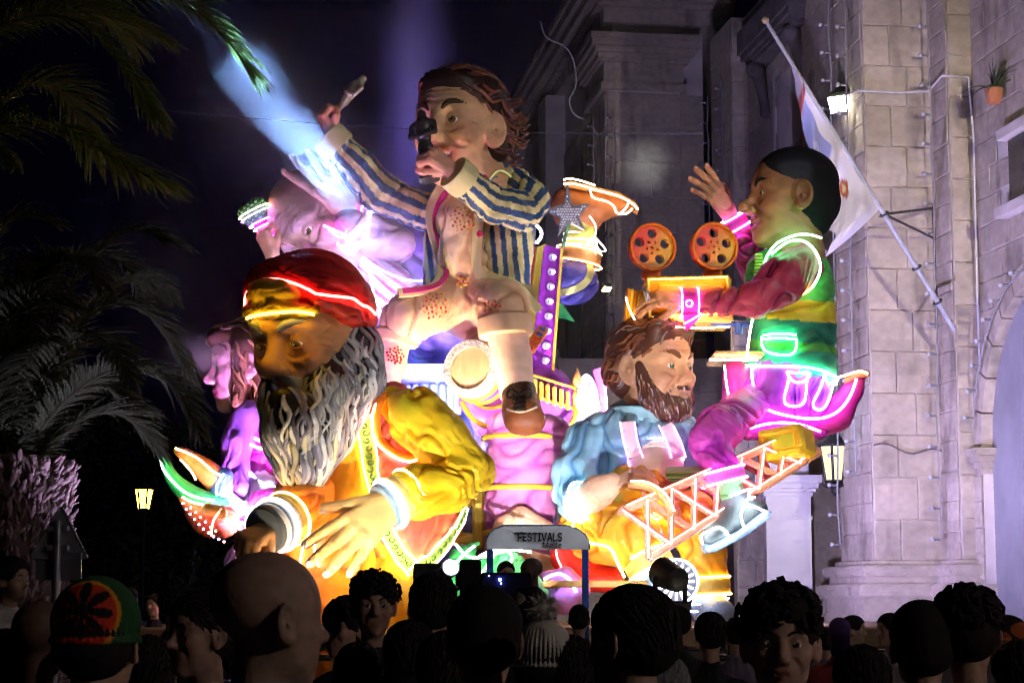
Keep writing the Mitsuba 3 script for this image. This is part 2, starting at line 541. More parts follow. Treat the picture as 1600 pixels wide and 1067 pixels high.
def prism(poly, depth, O, X, Z, holes=()):
    """A flat outline (in the X, Z directions from O) given a thickness, centred, along X x Z."""
    from shapely.geometry import Polygon
    g = Polygon(poly, holes).buffer(0)
    m = trimesh.creation.extrude_polygon(g if g.geom_type == 'Polygon' else max(g.geoms, key=lambda t: t.area), depth, engine='earcut')
    v = np.array(m.vertices)
    X, Z = unit(X), unit(Z)
    v = np.asarray(O) + np.outer(v[:, 0], X) + np.outer(v[:, 1], Z) + np.outer(v[:, 2] - depth / 2, np.cross(X, Z))
    return v, np.array(m.faces)


class Fig:
    """Pixel-measured modelling at one distance: J gives the point seen at a pixel, dy metres beyond the figure's distance; m the metres of so many pixels there."""

    def __init__(s, Y):
        s.Y, s.u = Y, Y / FPX

    def J(s, px, py, dy=0.0):
        return P(px, py, s.Y + dy)

    def m(s, px):
        return px * s.u

    def rods(s, sc, pts, k=None, **kw):
        """pts: rows (px, py, dy, radius in px)."""
        for a, b in zip(pts[:-1], pts[1:]):
            sc.cone(s.J(*a[:3]), s.J(*b[:3]), s.m(a[3]), s.m(b[3]), k=k, **kw)
        return sc

    def blob(s, sc, px, py, dy, rx, ry, rz, roll=0.0, yaw=0.0, k=None, **kw):
        """An ellipsoid: radii in px across, px deep (ry), px up, rolled clockwise in the picture plane and turned by yaw."""
        a, b = math.radians(roll), math.radians(yaw)
        Ra = np.array([[math.cos(a), 0, math.sin(a)], [0, 1, 0], [-math.sin(a), 0, math.cos(a)]])
        Rb = np.array([[math.cos(b), -math.sin(b), 0], [math.sin(b), math.cos(b), 0], [0, 0, 1]])
        return sc.ell(s.J(px, py, dy), (s.m(rx), s.m(ry), s.m(rz)), R=Ra @ Rb, k=k, **kw)

    def path(s, pts):
        return np.array([s.J(*p) for p in pts])


def on(sc, px, Y, off=0.02, n=None, closed=False):
    """A curve on the solid's near side: pixel rows, smoothed, met with the solid, lifted by off along its normal."""
    q = spline(np.asarray(px, float), n or max(8, 6 * len(px)), closed)
    h = sc.hit(q[:, 0], q[:, 1], Y)
    nn = sc.grad(h, 0.02)
    return h + nn * off, nn


def ribbon(pts, nrm, half, thick=0.15):
    """A flat band along points on a surface."""
    p = np.asarray(pts, float)
    t = unit(np.gradient(p, axis=0))
    a = unit(np.cross(t, nrm))
    b = np.cross(a, t)
    h = np.broadcast_to(half, (len(p),))[:, None]
    th = np.abs(h) * thick
    ring = [p - a * h - b * th, p + a * h - b * th, p + a * h + b * th, p + a * h * 0.9 + b * th * 1.3, p - a * h * 0.9 + b * th * 1.3, p - a * h + b * th]
    v = np.stack(ring, 1)
    n, m = v.shape[:2]
    i, j = np.meshgrid(np.arange(n - 1), np.arange(m), indexing='ij')
    q = np.stack([i * m + j, i * m + (j + 1) % m, (i + 1) * m + (j + 1) % m, (i + 1) * m + j], -1).reshape(-1, 4)
    f = np.vstack([q[:, [0, 1, 2]], q[:, [0, 2, 3]]])
    e = np.arange(1, m - 1)
    f = np.vstack([f, np.stack([e * 0, e + 1, e], 1), np.stack([e * 0, e, e + 1], 1) + (n - 1) * m])
    return v.reshape(-1, 3), f


def dots(sc, px, Y, r, color, rng, petals=5):
    """Small modelled flower motifs on a solid's near side."""
    h = sc.hit([p[0] for p in px], [p[1] for p in px], Y)
    nn = sc.grad(h, 0.02)
    out = []
    cols = np.atleast_2d(color)
    for p, n in zip(h, nn):
        a = unit(np.cross(n, rng.normal(size=3)))
        b = np.cross(n, a)
        th = np.arange(10) * np.pi / 5
        rr = r * rng.uniform(0.75, 1.2) * np.where(np.arange(10) % 2, 1.0, 0.62)
        ring = p + n * 0.006 + rr[:, None] * (np.cos(th)[:, None] * a + np.sin(th)[:, None] * b)
        v = np.vstack([[p + n * 0.013], ring, ring - n * 0.02])
        i = np.arange(10)
        f = np.vstack([np.stack([i * 0, 1 + i, 1 + (i + 1) % 10], 1), np.stack([1 + i, 11 + i, 11 + (i + 1) % 10], 1), np.stack([1 + i, 11 + (i + 1) % 10, 1 + (i + 1) % 10], 1)])
        out.append((v, f, cols[rng.integers(len(cols))]))
    return cat(out)


def circle(c, ax, r, n=30, ref=(0, 0, 1), r2=None):
    ax = unit(ax)
    a = unit(np.cross(ax, ref if abs(ax @ unit(ref)) < 0.95 else (0, -1, 0)))
    b = np.cross(ax, a)
    th = np.arange(n) * 2 * np.pi / n
    return np.asarray(c) + r * np.cos(th)[:, None] * a + (r if r2 is None else r2) * np.sin(th)[:, None] * b


def band(c, ax, r, half, rim=0.95, n=28):
    """A cuff: a short open sleeve with rounded edges."""
    ax = unit(ax)
    return tube(np.array([c - ax * half, c - ax * half * 0.7, c + ax * half * 0.7, c + ax * half]), np.array([rim, 1, 1, rim]) * r, n)


def around(v, segs):
    """Per vertex: the angle round the nearest of the axis segments and the distance along them."""
    best, ang, lon, run = np.full(len(v), 1e9), np.zeros(len(v)), np.zeros(len(v)), 0.0
    ref = np.array([0.2, -1.0, 0.3])
    for a, b in zip(segs[:-1], segs[1:]):
        a, b = np.asarray(a), np.asarray(b)
        L = np.linalg.norm(b - a)
        t = (b - a) / L
        e1 = unit(ref - t * (ref @ t))
        e2 = np.cross(t, e1)
        s_ = np.clip((v - a) @ t, 0, L)
        q = v - a - s_[:, None] * t
        d = np.linalg.norm(q, axis=1)
        m = d < best
        best[m] = d[m]
        ang[m] = np.arctan2(q @ e2, q @ e1)[m]
        lon[m] = (run + s_)[m]
        run += L
        ref = e1
    return ang, lon

# ---------------------------------------------------------------- heads and hands
EYE_X, EYE_Y, EYE_Z = 0.135, 0.268, 0.0


def head_solid(O, R, S, skin, blush=None, nose=1.0, nose_w=1.0, jaw=1.0, smile=0.0, brow=1.0, chin=1.0, cheek=1.0, neck=True, ears=True, wrinkles=True, lip=None, long=1.0, lidcol=None, neck_to=None, open_=1.0, mustache=False, neck_r=0.2):
    """A head with eye sockets, lids, nose, mouth, cheeks and ears; local units: its height is 1, y looks out of the face."""
    s = Sculpt(skin, 0.06, O, R, S)
    bl = np.asarray(skin) * [1.0, 0.62, 0.55] if blush is None else np.asarray(blush)
    lp = np.asarray(skin) * [0.9, 0.42, 0.4] if lip is None else np.asarray(lip)
    s.ell((0, -0.06, 0.16), (0.335, 0.42, 0.345))
    s.ell((0, 0.09, -0.12), (0.272 * jaw, 0.27, 0.36 * long), k=0.16)
    s.ell((0, 0.10, -0.30), (0.215 * jaw, 0.21, 0.17), k=0.12)
    s.ball((0, 0.265, -0.43), 0.075 * chin, k=0.12)
    for x in (-1, 1):
        s.ell((x * 0.165, 0.215, -0.12), (0.095 * cheek, 0.10, 0.10), k=0.09)
        s.stain((x * 0.19, 0.26, -0.12), 0.11, bl, 0.55)
        s.cone((x * 0.06, 0.315, 0.085), (x * 0.205, 0.245, 0.085), 0.042 * brow, 0.03 * brow, k=0.07)
    for x in (-1, 1):
        s.ball((x * 0.115, 0.385, 0.0), 0.085, k=0.07, sub=True)
    dk = np.asarray(skin) * 0.75 if lidcol is None else np.asarray(lidcol)
    for x in (-1, 1):
        s.ball((x * EYE_X, EYE_Y - 0.004, EYE_Z), 0.077, k=0.02, col=dk)
        s.cone((x * 0.09, EYE_Y + 0.03, -0.065), (x * 0.19, EYE_Y - 0.0, -0.06), 0.022, 0.016, k=0.03)
        s.ell((x * EYE_X, EYE_Y + 0.075, EYE_Z - 0.004), (0.06, 0.06, 0.03 * open_), k=0.008, sub=True)
    # nose
    s.cone((0, 0.285, 0.075), (0, 0.36 + 0.05 * nose, -0.11), 0.037 * nose_w, 0.046 * nose_w, k=0.05)
    s.ball((0, 0.372 + 0.06 * nose, -0.13), 0.052 * nose_w, k=0.05)
    s.stain((0, 0.41 + 0.07 * nose, -0.14), 0.08, bl, 0.45)
    for x in (-1, 1):
        s.ball((x * 0.052 * nose_w, 0.36 + 0.02 * nose, -0.152), 0.038 * nose_w, k=0.03)
        s.ball((x * 0.026 * nose_w, 0.40 + 0.05 * nose, -0.188), 0.017 * nose_w, k=0.015, sub=True, col=np.asarray(skin) * 0.25)
    # mouth
    w, mz = 0.105 + 0.05 * smile, -0.265
    s.ell((0, 0.27, mz), (0.13, 0.085, 0.09), k=0.06)
    up = 0.055 * smile
    if smile > 0.35:
        a = [(-w, 0.255, mz + up), (-w * 0.5, 0.335, mz + 0.012), (0, 0.36, mz + 0.004), (w * 0.5, 0.335, mz + 0.012), (w, 0.255, mz + up)]
        b = [(-w, 0.255, mz + up), (-w * 0.55, 0.315, mz - 0.055 * smile), (0, 0.345, mz - 0.085 * smile), (w * 0.55, 0.315, mz - 0.055 * smile), (w, 0.255, mz + up)]
        s.ell((0, 0.36, mz - 0.03 * smile), (w * 0.83, 0.10, 0.055 * smile), k=0.02, sub=True, col=lp * 0.3)
        s.chain(a, [0.013, 0.022, 0.026, 0.022, 0.013], k=0.02, col=lp)
        s.chain(b, [0.013, 0.024, 0.03, 0.024, 0.013], k=0.02, col=lp)
    else:
        s.chain([(-w, 0.265, mz + up), (-w * 0.45, 0.338, mz + 0.014), (0, 0.345, mz + 0.006), (w * 0.45, 0.338, mz + 0.014), (w, 0.265, mz + up)], [0.012, 0.024, 0.026, 0.024, 0.012], k=0.02, col=lp)
        s.chain([(-w * 0.9, 0.265, mz + up * 0.8), (0, 0.335, mz - 0.04), (w * 0.9, 0.265, mz + up * 0.8)], [0.014, 0.036, 0.014], k=0.015, col=lp)
        s.chain([(-w, 0.27, mz + up), (-w * 0.4, 0.365, mz - 0.012), (w * 0.4, 0.365, mz - 0.012), (w, 0.27, mz + up)], [0.006] * 4, k=0.008, sub=True, col=lp * 0.3)
    dks = np.asarray(skin) * 0.62
    for x in (-1, 1):   # folds from the nose to the mouth corners
        s.groove([(x * 0.085, 0.335, -0.125), (x * 0.15, 0.29, -0.19), (x * (w + 0.035), 0.235, mz + up - 0.03)], 0.013, dks, k=0.03)
    if wrinkles:
        for z in (0.165, 0.215, 0.262):
            s.groove([(-0.18, 0.25, z - 0.014), (-0.07, 0.33, z + 0.008), (0, 0.34, z - 0.004), (0.07, 0.33, z + 0.008), (0.18, 0.25, z - 0.014)], 0.009, dks, k=0.02)
        for x in (-1, 1):
            for a in (-0.05, 0.0, 0.05):
                s.groove([(x * 0.222, 0.225, a * 0.5), (x * 0.25, 0.18, a * 0.9), (x * 0.275, 0.15, a * 1.3)], 0.006, np.asarray(skin) * 0.85)
            s.groove([(x * 0.075, 0.335, -0.07), (x * 0.14, 0.325, -0.09), (x * 0.21, 0.262, -0.068)], 0.008, dks, k=0.02)
    if ears:
        for x in (-1, 1):
            Re = look(0)
            Re = np.stack([[math.cos(0.45 * x), math.sin(0.45 * x), 0], [-math.sin(0.45 * x), math.cos(0.45 * x), 0], [0, 0, 1.0]], 1)
            s.ell((x * 0.35, -0.045, -0.02), (0.04, 0.105, 0.15), R=Re, k=0.03)
            s.ball((x * 0.338, -0.015, -0.145), 0.04, k=0.05)
            s.stain((x * 0.36, -0.03, -0.14), 0.08, bl, 0.4)
            s.ell((x * 0.385, -0.04, 0.0), (0.035, 0.06, 0.085), R=Re, k=0.02, sub=True, col=np.asarray(skin) * 0.5)
            s.ell((x * 0.372, -0.035, -0.045), (0.02, 0.022, 0.03), R=Re, k=0.015, col=np.asarray(skin) * 0.85)
    if neck:
        e = (0, -0.2, -0.85) if neck_to is None else R.T @ (np.asarray(neck_to) - O) / S
        s.cone((0, -0.08, -0.28), e, neck_r, neck_r + 0.02, k=0.10)
        s.cone((-0.17, -0.12, -0.22), np.asarray(e) + [-0.02, 0.1, 0], 0.05, 0.05, k=0.06)
    return s


def eye_mesh(O, R, S, gaze=(0, 1, 0), iris=(0.16, 0.08, 0.03), n=20):
    """Both eyeballs with iris, pupil and a painted catch light."""
    out = []
    g = unit(np.asarray(gaze, float))
    for x in (-1, 1):
        m = trimesh.creation.icosphere(3, 0.066)
        v = np.array(m.vertices)
        a = np.degrees(np.arccos(np.clip(unit(v) @ g, -1, 1)))[:, None]
        c = np.where(a < 13, 0.01, np.where(a < 30, np.asarray(iris, float), np.where(a < 35, np.asarray(iris) * 0.3, (0.8, 0.78, 0.74))))
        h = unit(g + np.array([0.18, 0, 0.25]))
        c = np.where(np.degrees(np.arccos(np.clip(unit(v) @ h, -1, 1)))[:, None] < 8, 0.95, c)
        out.append(((v + [x * EYE_X, EYE_Y, EYE_Z]) * S @ R.T + O, np.array(m.faces), c))
    return cat(out)


def teeth_mesh(O, R, S, smile=1.0, color=(0.85, 0.83, 0.76)):
    w, mz = 0.105 + 0.05 * smile, -0.265
    out = []
    for x in np.linspace(-0.78, 0.78, 8):
        y = 0.318 - 0.06 * x * x
        v, f = box_mesh((x * w, y, mz + 0.0 + 0.03 * smile * x * x - 0.012), (w * 0.105, 0.016, 0.021 * smile), bev=0.006)
        out.append((v * S @ R.T + O, f, np.asarray(color)))
    return cat(out)


def brow_mesh(O, R, S, color, thick=1.0, lift=0.0, light=None):
    out = []
    rng = np.random.default_rng(5)
    for x in (-1, 1):
        p = spline([(x * 0.055, 0.358, 0.085 + lift * 0.3), (x * 0.12, 0.345, 0.125 + lift), (x * 0.2, 0.275, 0.115 + lift), (x * 0.25, 0.2, 0.07)], 12)
        v, f = tube(p * S @ R.T + O, np.array([.016, .022, .025, .026, .026, .025, .024, .022, .019, .015, .011, .006]) * S * thick, 8)
        c = np.asarray(color) * np.ones((len(v), 1))
        if light is not None:
            c = np.where((np.arange(len(v)) % 8 % 3 == 0)[:, None], np.asarray(light), c)
        out.append((v, f, c))
        for t in range(2, 11):
            q = p[t]
            e = q + np.array([x * 0.03, 0.012, 0.022]) * rng.uniform(0.7, 1.2)
            v, f = tube(np.array([q, (q + e) / 2 + [0, .006, 0], e]) * S @ R.T + O, np.array([.012, .009, .002]) * S * thick, 5)
            out.append((v, f, np.asarray(color if light is None or t % 2 else light)))
    return cat(out)


def hand_solid(O, R, S, skin, curl=(10, 15, 20, 25), thumb=(35, 20), spread=1.0, nails=True, left=False, k2=1.0, blush=None, bend=None, fat=1.0):
    """A hand: wrist at the origin, y to the fingers, x to the thumb, z out of the back; palm length 1. curl: degrees per finger (each of three joints).
    Returns the solid and its nail plates."""
    s = Sculpt(skin, 0.05, O, R, S)
    m = -1.0 if left else 1.0
    kn = np.asarray(skin) * [1.0, 0.8, 0.75] if blush is None else np.asarray(blush)
    X = lambda p: (p[0] * m, p[1], p[2])
    s.cone((0, -0.5, 0), (0, 0.02, 0), 0.24, 0.24)
    for x, y in ((0.3, 0.92), (0.1, 0.98), (-0.1, 0.95), (-0.29, 0.86)):
        s.cone(X((x * 0.5, 0.05, 0)), X((x, y, 0)), 0.19, 0.135 * fat, k=0.12)
    bases = [(0.33, 0.95, 0.02), (0.11, 1.02, 0.03), (-0.115, 0.98, 0.02), (-0.32, 0.87, 0.0)]
    Ls, rad = (0.92, 1.02, 0.95, 0.74), (0.122, 0.128, 0.12, 0.102)
    nail = []
    for i in range(4):
        sp = math.radians((11, 2.5, -6, -15)[i] * spread)
        cu = curl[i] if np.iterable(curl[i]) else (curl[i], curl[i] * 1.15 * k2, curl[i] * 0.8 * k2)
        d0 = np.array([math.sin(sp), math.cos(sp), 0])
        p, a = np.array(bases[i]), 0.0
        pts, dirs = [p], []
        for L, c in zip((0.46, 0.31, 0.25), cu):
            a += math.radians(c)
            d = d0 * math.cos(a) + np.array([0, 0, -1.0]) * math.sin(a)
            p = p + d * L * Ls[i]
            pts.append(p), dirs.append(d)
        r = rad[i] * fat
        rs = [r * 1.05, r, r * 0.93, r * 0.8]
        s.ball(X(pts[0] + np.array([0, 0, 0.015])), r * 1.08, k=0.06, col=kn)
        for j in range(3):
            s.cone(X(pts[j]), X(pts[j + 1]), rs[j], rs[j + 1], k=0.06 if j == 0 else 0.018, col=kn if j == 2 else None)
        s.ball(X(pts[1]), rs[1] * 1.06, k=0.02, col=kn)
        nn = d0 * math.sin(a) + np.array([0, 0, 1.0]) * math.cos(a)
        nail.append((X(pts[3] - dirs[2] * 0.0 + nn * rs[3] * 0.72), X(dirs[2]), X(nn), r))
    tb, t1, t2 = np.array([0.2, 0.2, -0.06]), math.radians(thumb[0]), math.radians(thumb[1])
    dn = -0.35 if bend is None else bend
    d1 = unit([math.sin(t1), math.cos(t1), dn])
    d2 = unit([math.sin(t1 - t2), math.cos(t1 - t2), dn * 1.25])
    q1 = tb + d1 * 0.42
    q2 = q1 + d1 * 0.32
    q3 = q2 + d2 * 0.3
    s.cone(X(tb), X(q1), 0.2, 0.155 * fat, k=0.10)
    s.cone(X(q1), X(q2), 0.15 * fat, 0.135 * fat, k=0.03)
    s.cone(X(q2), X(q3), 0.135 * fat, 0.105 * fat, k=0.02, col=kn)
    nn = unit(np.cross(d2, [0.3, 0.0, -1.0]))
    nail.append((X(q3 + nn * 0.07), X(d2), X(nn), 0.13))
    nm = []
    for c, d, nv, r in nail:
        c, d, nv = np.asarray(c), np.asarray(d), np.asarray(nv)
        b = trimesh.creation.icosphere(1)
        Rn = frame_of(d, nv)
        v = np.array(b.vertices) * [r * 0.62, r * 0.8, r * 0.3] @ Rn.T + c
        nm.append((s.w(v), np.array(b.faces), np.clip(np.asarray(skin) * [1.15, 1.0, 1.0] + 0.08, 0, 1)))
    return s, cat(nm)
# ---------------------------------------------------------------- the turbaned figure, front left
def turbaned_figure():
    F = Fig(22.0)
    J, rng = F.J, np.random.default_rng(20)
    t = thing('carnival_figure', 'giant figure with a red turban, long grey beard and yellow sleeves, nearest on the float', 'carnival figure', 'giant figures on the float')
    O, R, S = J(484, 524), look(-33, -17, 0), F.m(250)
    skin = (0.50, 0.26, 0.13)
    h = head_solid(O, R, S, skin, nose=1.5, nose_w=1.1, brow=1.35, jaw=1.0, blush=(0.45, 0.13, 0.06), lip=(0.42, 0.12, 0.08), ears=False, lidcol=(0.28, 0.13, 0.07), open_=0.6)
    put(part(t, 'face'), h.mesh(0.017), 'paint')
    put_pieces(t, 'eye', eye_mesh(O, R, S, gaze=(-0.05, 1, -0.32)), 2)
    put_pieces(t, 'eyebrow', brow_mesh(O, R, S, (0.09, 0.085, 0.1), 1.35, 0.012, light=(0.45, 0.45, 0.5)), 2)
    # turban
    b = Sculpt((0.50, 0.03, 0.02), 0.06)
    F.blob(b, 487, 464, 0.05, 103, 112, 66, roll=12)
    F.blob(b, 496, 440, 0.1, 74, 95, 50, roll=10)
    F.blob(b, 505, 480, 0.15, 84, 95, 62, roll=22)
    F.blob(b, 430, 452, -0.05, 50, 66, 46, roll=0)
    F.rods(b, [(500, 462, -0.72, 18), (545, 485, -0.5, 20), (575, 500, 0.0, 16)])
    for a in range(7):
        y = 408 + a * 9
        pts, _ = on(b, [(420 + a * 4, y + 30 - a * 5), (470 + a * 6, y), (540 + a * 4, y + 18), (583 - a, y + 62 - a * 2)], 22, 0.0)
        b.groove(pts[::3], 0.022, (0.16, 0.0, 0.01), k=0.05, world=True)
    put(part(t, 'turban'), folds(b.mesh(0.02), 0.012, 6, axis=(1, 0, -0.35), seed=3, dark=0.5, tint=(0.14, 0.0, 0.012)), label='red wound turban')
    y = Sculpt((0.38, 0.24, 0.02), 0.05)
    F.blob(y, 443, 468, -0.14, 60, 100, 33, roll=8)
    F.rods(y, [(388, 488, -0.25, 12), (425, 484, -0.74, 14), (490, 487, -0.72, 12)])
    put(part(t, 'turban_band'), folds(y.mesh(0.018), 0.02, 5, axis=(1, 0, 0.2), seed=5, tint=(0.13, 0.1, 0.01), dark=0.6), label='olive yellow band under the turban')
    glow(t, on(b, [(386, 482), (388, 460), (402, 443), (430, 437), (470, 447), (505, 462), (540, 467), (570, 480), (583, 492)], 22, 0.03)[0], NEON['red'], 0.024, raw=True)
    glow(t, on(y, [(389, 495), (410, 490), (440, 487), (470, 487), (491, 490)], 22, 0.03)[0], (14, 9, 1.0), 0.026, raw=True)
    # beard and hair: a dark mass under wavy modelled locks
    d = Sculpt((0.018, 0.017, 0.024), 0.12)
    F.rods(d, [(520, 505, 0.1, 34), (548, 545, 0.05, 44), (556, 590, -0.05, 40), (540, 630, -0.15, 34), (515, 680, -0.3, 34)])
    F.rods(d, [(505, 520, -0.2, 14), (510, 560, -0.28, 22), (515, 610, -0.4, 34), (490, 660, -0.5, 40), (487, 720, -0.5, 26), (487, 745, -0.5, 12)])
    F.rods(d, [(445, 632, -0.72, 26), (455, 670, -0.68, 34), (470, 720, -0.6, 26)])
    F.rods(d, [(415, 590, -0.3, 8), (422, 630, -0.45, 14), (432, 680, -0.5, 16), (450, 730, -0.55, 14)])
    dm = d.mesh(0.024)
    cols = np.array([(0.52, 0.55, 0.66), (0.36, 0.37, 0.44), (0.60, 0.56, 0.42), (0.26, 0.26, 0.38), (0.70, 0.72, 0.78)])
    dk = (0.008, 0.008, 0.012)
    down = np.array([-0.12, 0, -1.0])
    pieces = [dm]

    def near(c):
        q = pix(c)
        return (c[:, 1] < 22.3) * (0.35 + 0.65 * (q[:, 1] > 580))
    flow = lambda p, n, s: np.array([0.22, 0, -1.0]) + np.outer((pix(p)[:, 1] > 585) * (pix(p)[:, 0] > 520), [-0.5, 0, -0.2])
    top = seeds_on(dm, 110, rng, lambda c: near(c) * (pix(c)[:, 1] < 600), gap=F.m(7.5))
    pieces.append(locks(d, top, flow, F.m(125), F.m(4.3), cols[[1, 3, 0, 0]] * 1.0, dk, wave=0.8, freq=2.0, rng=rng, stick=0.9, steps=24, flat=0.9))
    mid = seeds_on(dm, 150, rng, lambda c: near(c) * (pix(c)[:, 1] > 575) * (pix(c)[:, 1] < 690), gap=F.m(7.0))
    pieces.append(locks(d, mid, lambda p, n, s: down + np.outer((pix(p)[:, 0] < 450), [0.12, 0, 0]), F.m(115), F.m(4.6), np.minimum(cols * 1.35, 0.88), dk, wave=0.62, freq=1.6, rng=rng, stick=0.7, steps=22, flat=0.9))
    low = seeds_on(dm, 80, rng, lambda c: near(c) * (pix(c)[:, 1] > 665) * (pix(c)[:, 1] < 735), gap=F.m(6.5))
    pieces.append(locks(d, low, lambda p, n, s: down * [0.2, 0, 1], F.m(92), F.m(5.0), np.minimum(cols * 1.45, 0.9), dk, wave=0.42, freq=1.2, rng=rng, stick=0.3, steps=18, flat=0.9))
    # locks from under the lip, and the moustache
    wl = lambda p: O + S * (np.asarray(p) @ R.T)
    g = Sculpt((0.02, 0.02, 0.03), 0.03, O, R, S)
    g.chain([(-0.17, 0.25, -0.36), (0, 0.34, -0.37), (0.17, 0.25, -0.36)], [0.05, 0.09, 0.05])
    g.chain([(-0.1, 0.3, -0.5), (0.1, 0.3, -0.5)], [0.12, 0.12])
    g.ell((0, 0.2, -0.42), (0.25, 0.16, 0.16))
    gm = g.mesh(0.02)
    pieces.append(gm)
    ch = seeds_on(gm, 60, rng, gap=F.m(5), where= lambda c: ((c - O) @ R[:, 1] / S > 0.22) * 1.0)
    pieces.append(locks(g, ch, lambda p, n, s: np.array([0.02, -0.1, -1.0]) + 0 * p, F.m(62), F.m(3.0), np.minimum(cols[[0, 2, 4]] * 1.3, 0.88), dk, wave=0.45, freq=1.0, rng=rng, stick=0.3))
    mo = []
    for x in (-1, 1):
        for k in range(9):
            a = wl((x * (0.01 + 0.004 * k), 0.39 - 0.004 * k, -0.19 - 0.007 * k))
            bb = wl((x * (0.10 + 0.006 * k), 0.352, -0.205 - 0.010 * k))
            c = wl((x * (0.165 + 0.004 * k), 0.285, -0.29 - 0.012 * k))
            e = wl((x * (0.165 + 0.010 * k), 0.28, -0.40 - 0.018 * (k % 4)))
            v, f = tube(spline([a, bb, c, e], 14), np.interp(np.linspace(0, 1, 14), [0, .2, .7, 1], [.4, 1, .9, .1]) * F.m(3.4), 6)
            mo.append((v, f, np.where((np.arange(len(v)) % 6 < 3)[:, None], cols[k % 2] * 0.9, (0.03, 0.03, 0.045))))
    put(part(t, 'moustache'), cat(mo))
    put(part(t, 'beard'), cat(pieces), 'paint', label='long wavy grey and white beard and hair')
    # robe: an orange tunic under a red vest
    o = Sculpt((0.62, 0.16, 0.015), 0.12)
    F.rods(o, [(565, 640, 0.35, 60), (545, 720, 0.25, 75), (535, 800, 0.2, 85), (540, 960, 0.2, 118)])
    F.rods(o, [(480, 745, 0.1, 40), (465, 830, 0.1, 60), (450, 950, 0.1, 70)])
    om = o.mesh(0.03)
    c = om[2].copy()
    q = pix(om[0])
    yl = np.clip((q[:, 0] - 505) / 60, 0, 1) * np.clip((q[:, 1] - 540) / 60, 0, 1)
    c = c * (1 - yl[:, None]) + np.array([0.75, 0.40, 0.02]) * yl[:, None]
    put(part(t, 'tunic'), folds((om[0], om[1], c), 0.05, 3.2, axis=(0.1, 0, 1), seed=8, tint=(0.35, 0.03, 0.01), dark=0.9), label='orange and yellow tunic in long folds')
    ve = Sculpt((0.62, 0.13, 0.10), 0.08)
    F.rods(ve, [(612, 628, 0.25, 34), (618, 690, 0.12, 48), (640, 770, 0.1, 58), (650, 845, 0.0, 50), (652, 895, -0.05, 14)])
    F.rods(ve, [(590, 640, 0.05, 20), (603, 740, -0.15, 26), (625, 830, -0.2, 34), (650, 890, -0.15, 12)])
    F.rods(ve, [(690, 760, 0.3, 40), (690, 800, 0.15, 30), (655, 895, -0.05, 12)])
    vm = ve.mesh(0.026)
    q = pix(vm[0])
    mg = np.clip(1 - np.hypot((q[:, 0] - 655) / 45, (q[:, 1] - 725) / 45), 0, 1)[:, None]
    put(part(t, 'vest'), folds((vm[0], vm[1], vm[2] * (1 - mg) + np.array([0.55, 0.04, 0.28]) * mg), 0.04, 3.5, axis=(0.3, 0, 1), seed=4, tint=(0.35, 0.02, 0.02), dark=0.6), label='red vest with a pointed lower edge')
    sk = Sculpt((0.75, 0.42, 0.02), 0.1)
    F.rods(sk, [(560, 900, -0.1, 55), (640, 930, 0.0, 60), (600, 1010, 0.0, 90)])
    F.rods(sk, [(545, 840, 0.0, 40), (560, 950, -0.1, 60)])
    put(part(t, 'skirt'), folds(sk.mesh(0.03), 0.045, 3.0, axis=(-0.4, 0, 1), seed=14, tint=(0.5, 0.16, 0.0), dark=0.7), label='yellow gathered skirt below the vest')
    # green embroidered trim
    both = Sculpt((0, 0, 0), 0.05)
    both.pr = ve.pr + o.pr + sk.pr
    trims = [[(566, 645), (573, 690), (582, 735), (590, 765)], [(598, 812), (618, 850), (648, 898)], [(648, 900), (685, 858), (712, 822), (727, 788)]]
    for i, px in enumerate(trims):
        p, nn = on(both, px, 22, 0.015)
        put(part(t, 'trim'), ribbon(p, nn, F.m(10)), col=(0.42, 0.62, 0.16), smooth=30, label='pale green embroidered trim')
        sc = []
        for kx in range(2, len(p) - 2, 2):
            a = unit(np.cross(np.gradient(p, axis=0)[kx], nn[kx]))
            tt = np.cross(nn[kx], a)
            th = np.linspace(0, 5.2, 14)
            sg = 1 if kx % 4 == 0 else -1
            rr = F.m(6.0) * (1 - th / 7.5)
            v, f = tube(p[kx] + nn[kx] * 0.02 + rr[:, None] * (np.cos(th)[:, None] * a * sg + np.sin(th)[:, None] * tt), F.m(0.9), 5)
            sc.append((v, f, np.array([0.03, 0.16, 0.02])))
        put(part(t, 'trim_scroll'), cat(sc))
        L, sd = p + nn * 0.02, unit(np.cross(np.gradient(p, axis=0), nn)) * F.m(11.5)
        glow(t, L + sd, (11, 10, 5) if i else (12, 8, 3), 0.016, raw=True)
        glow(t, L - sd, (11, 10, 5) if i else (12, 6, 3), 0.016, raw=True)
    # yellow sleeve over the armhole, the bent arm
    a = Sculpt((0.72, 0.50, 0.02), 0.08)
    F.rods(a, [(618, 638, 0.05, 36), (650, 650, -0.15, 46), (690, 690, -0.3, 45), (738, 736, -0.42, 34)])
    F.rods(a, [(738, 736, -0.42, 33), (700, 758, -0.6, 40), (650, 770, -0.8, 40), (634, 773, -0.85, 36)])
    am = a.mesh(0.022)
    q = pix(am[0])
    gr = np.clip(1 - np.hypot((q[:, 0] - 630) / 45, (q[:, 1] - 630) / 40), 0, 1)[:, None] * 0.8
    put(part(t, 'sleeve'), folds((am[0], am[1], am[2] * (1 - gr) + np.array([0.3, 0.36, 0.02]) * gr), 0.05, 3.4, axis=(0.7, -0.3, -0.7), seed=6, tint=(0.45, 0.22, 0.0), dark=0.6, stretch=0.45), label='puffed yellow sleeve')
    eb = Sculpt((0.75, 0.35, 0.02), 0.03)
    ring = [(606, 612), (588, 640), (590, 680), (612, 705), (645, 718), (668, 708)]
    ah = np.array([J(x, y, -0.22 + 0.3 * (y < 640)) for x, y in ring])
    v, f = tube(spline(ah, 30), F.m(8), 8)
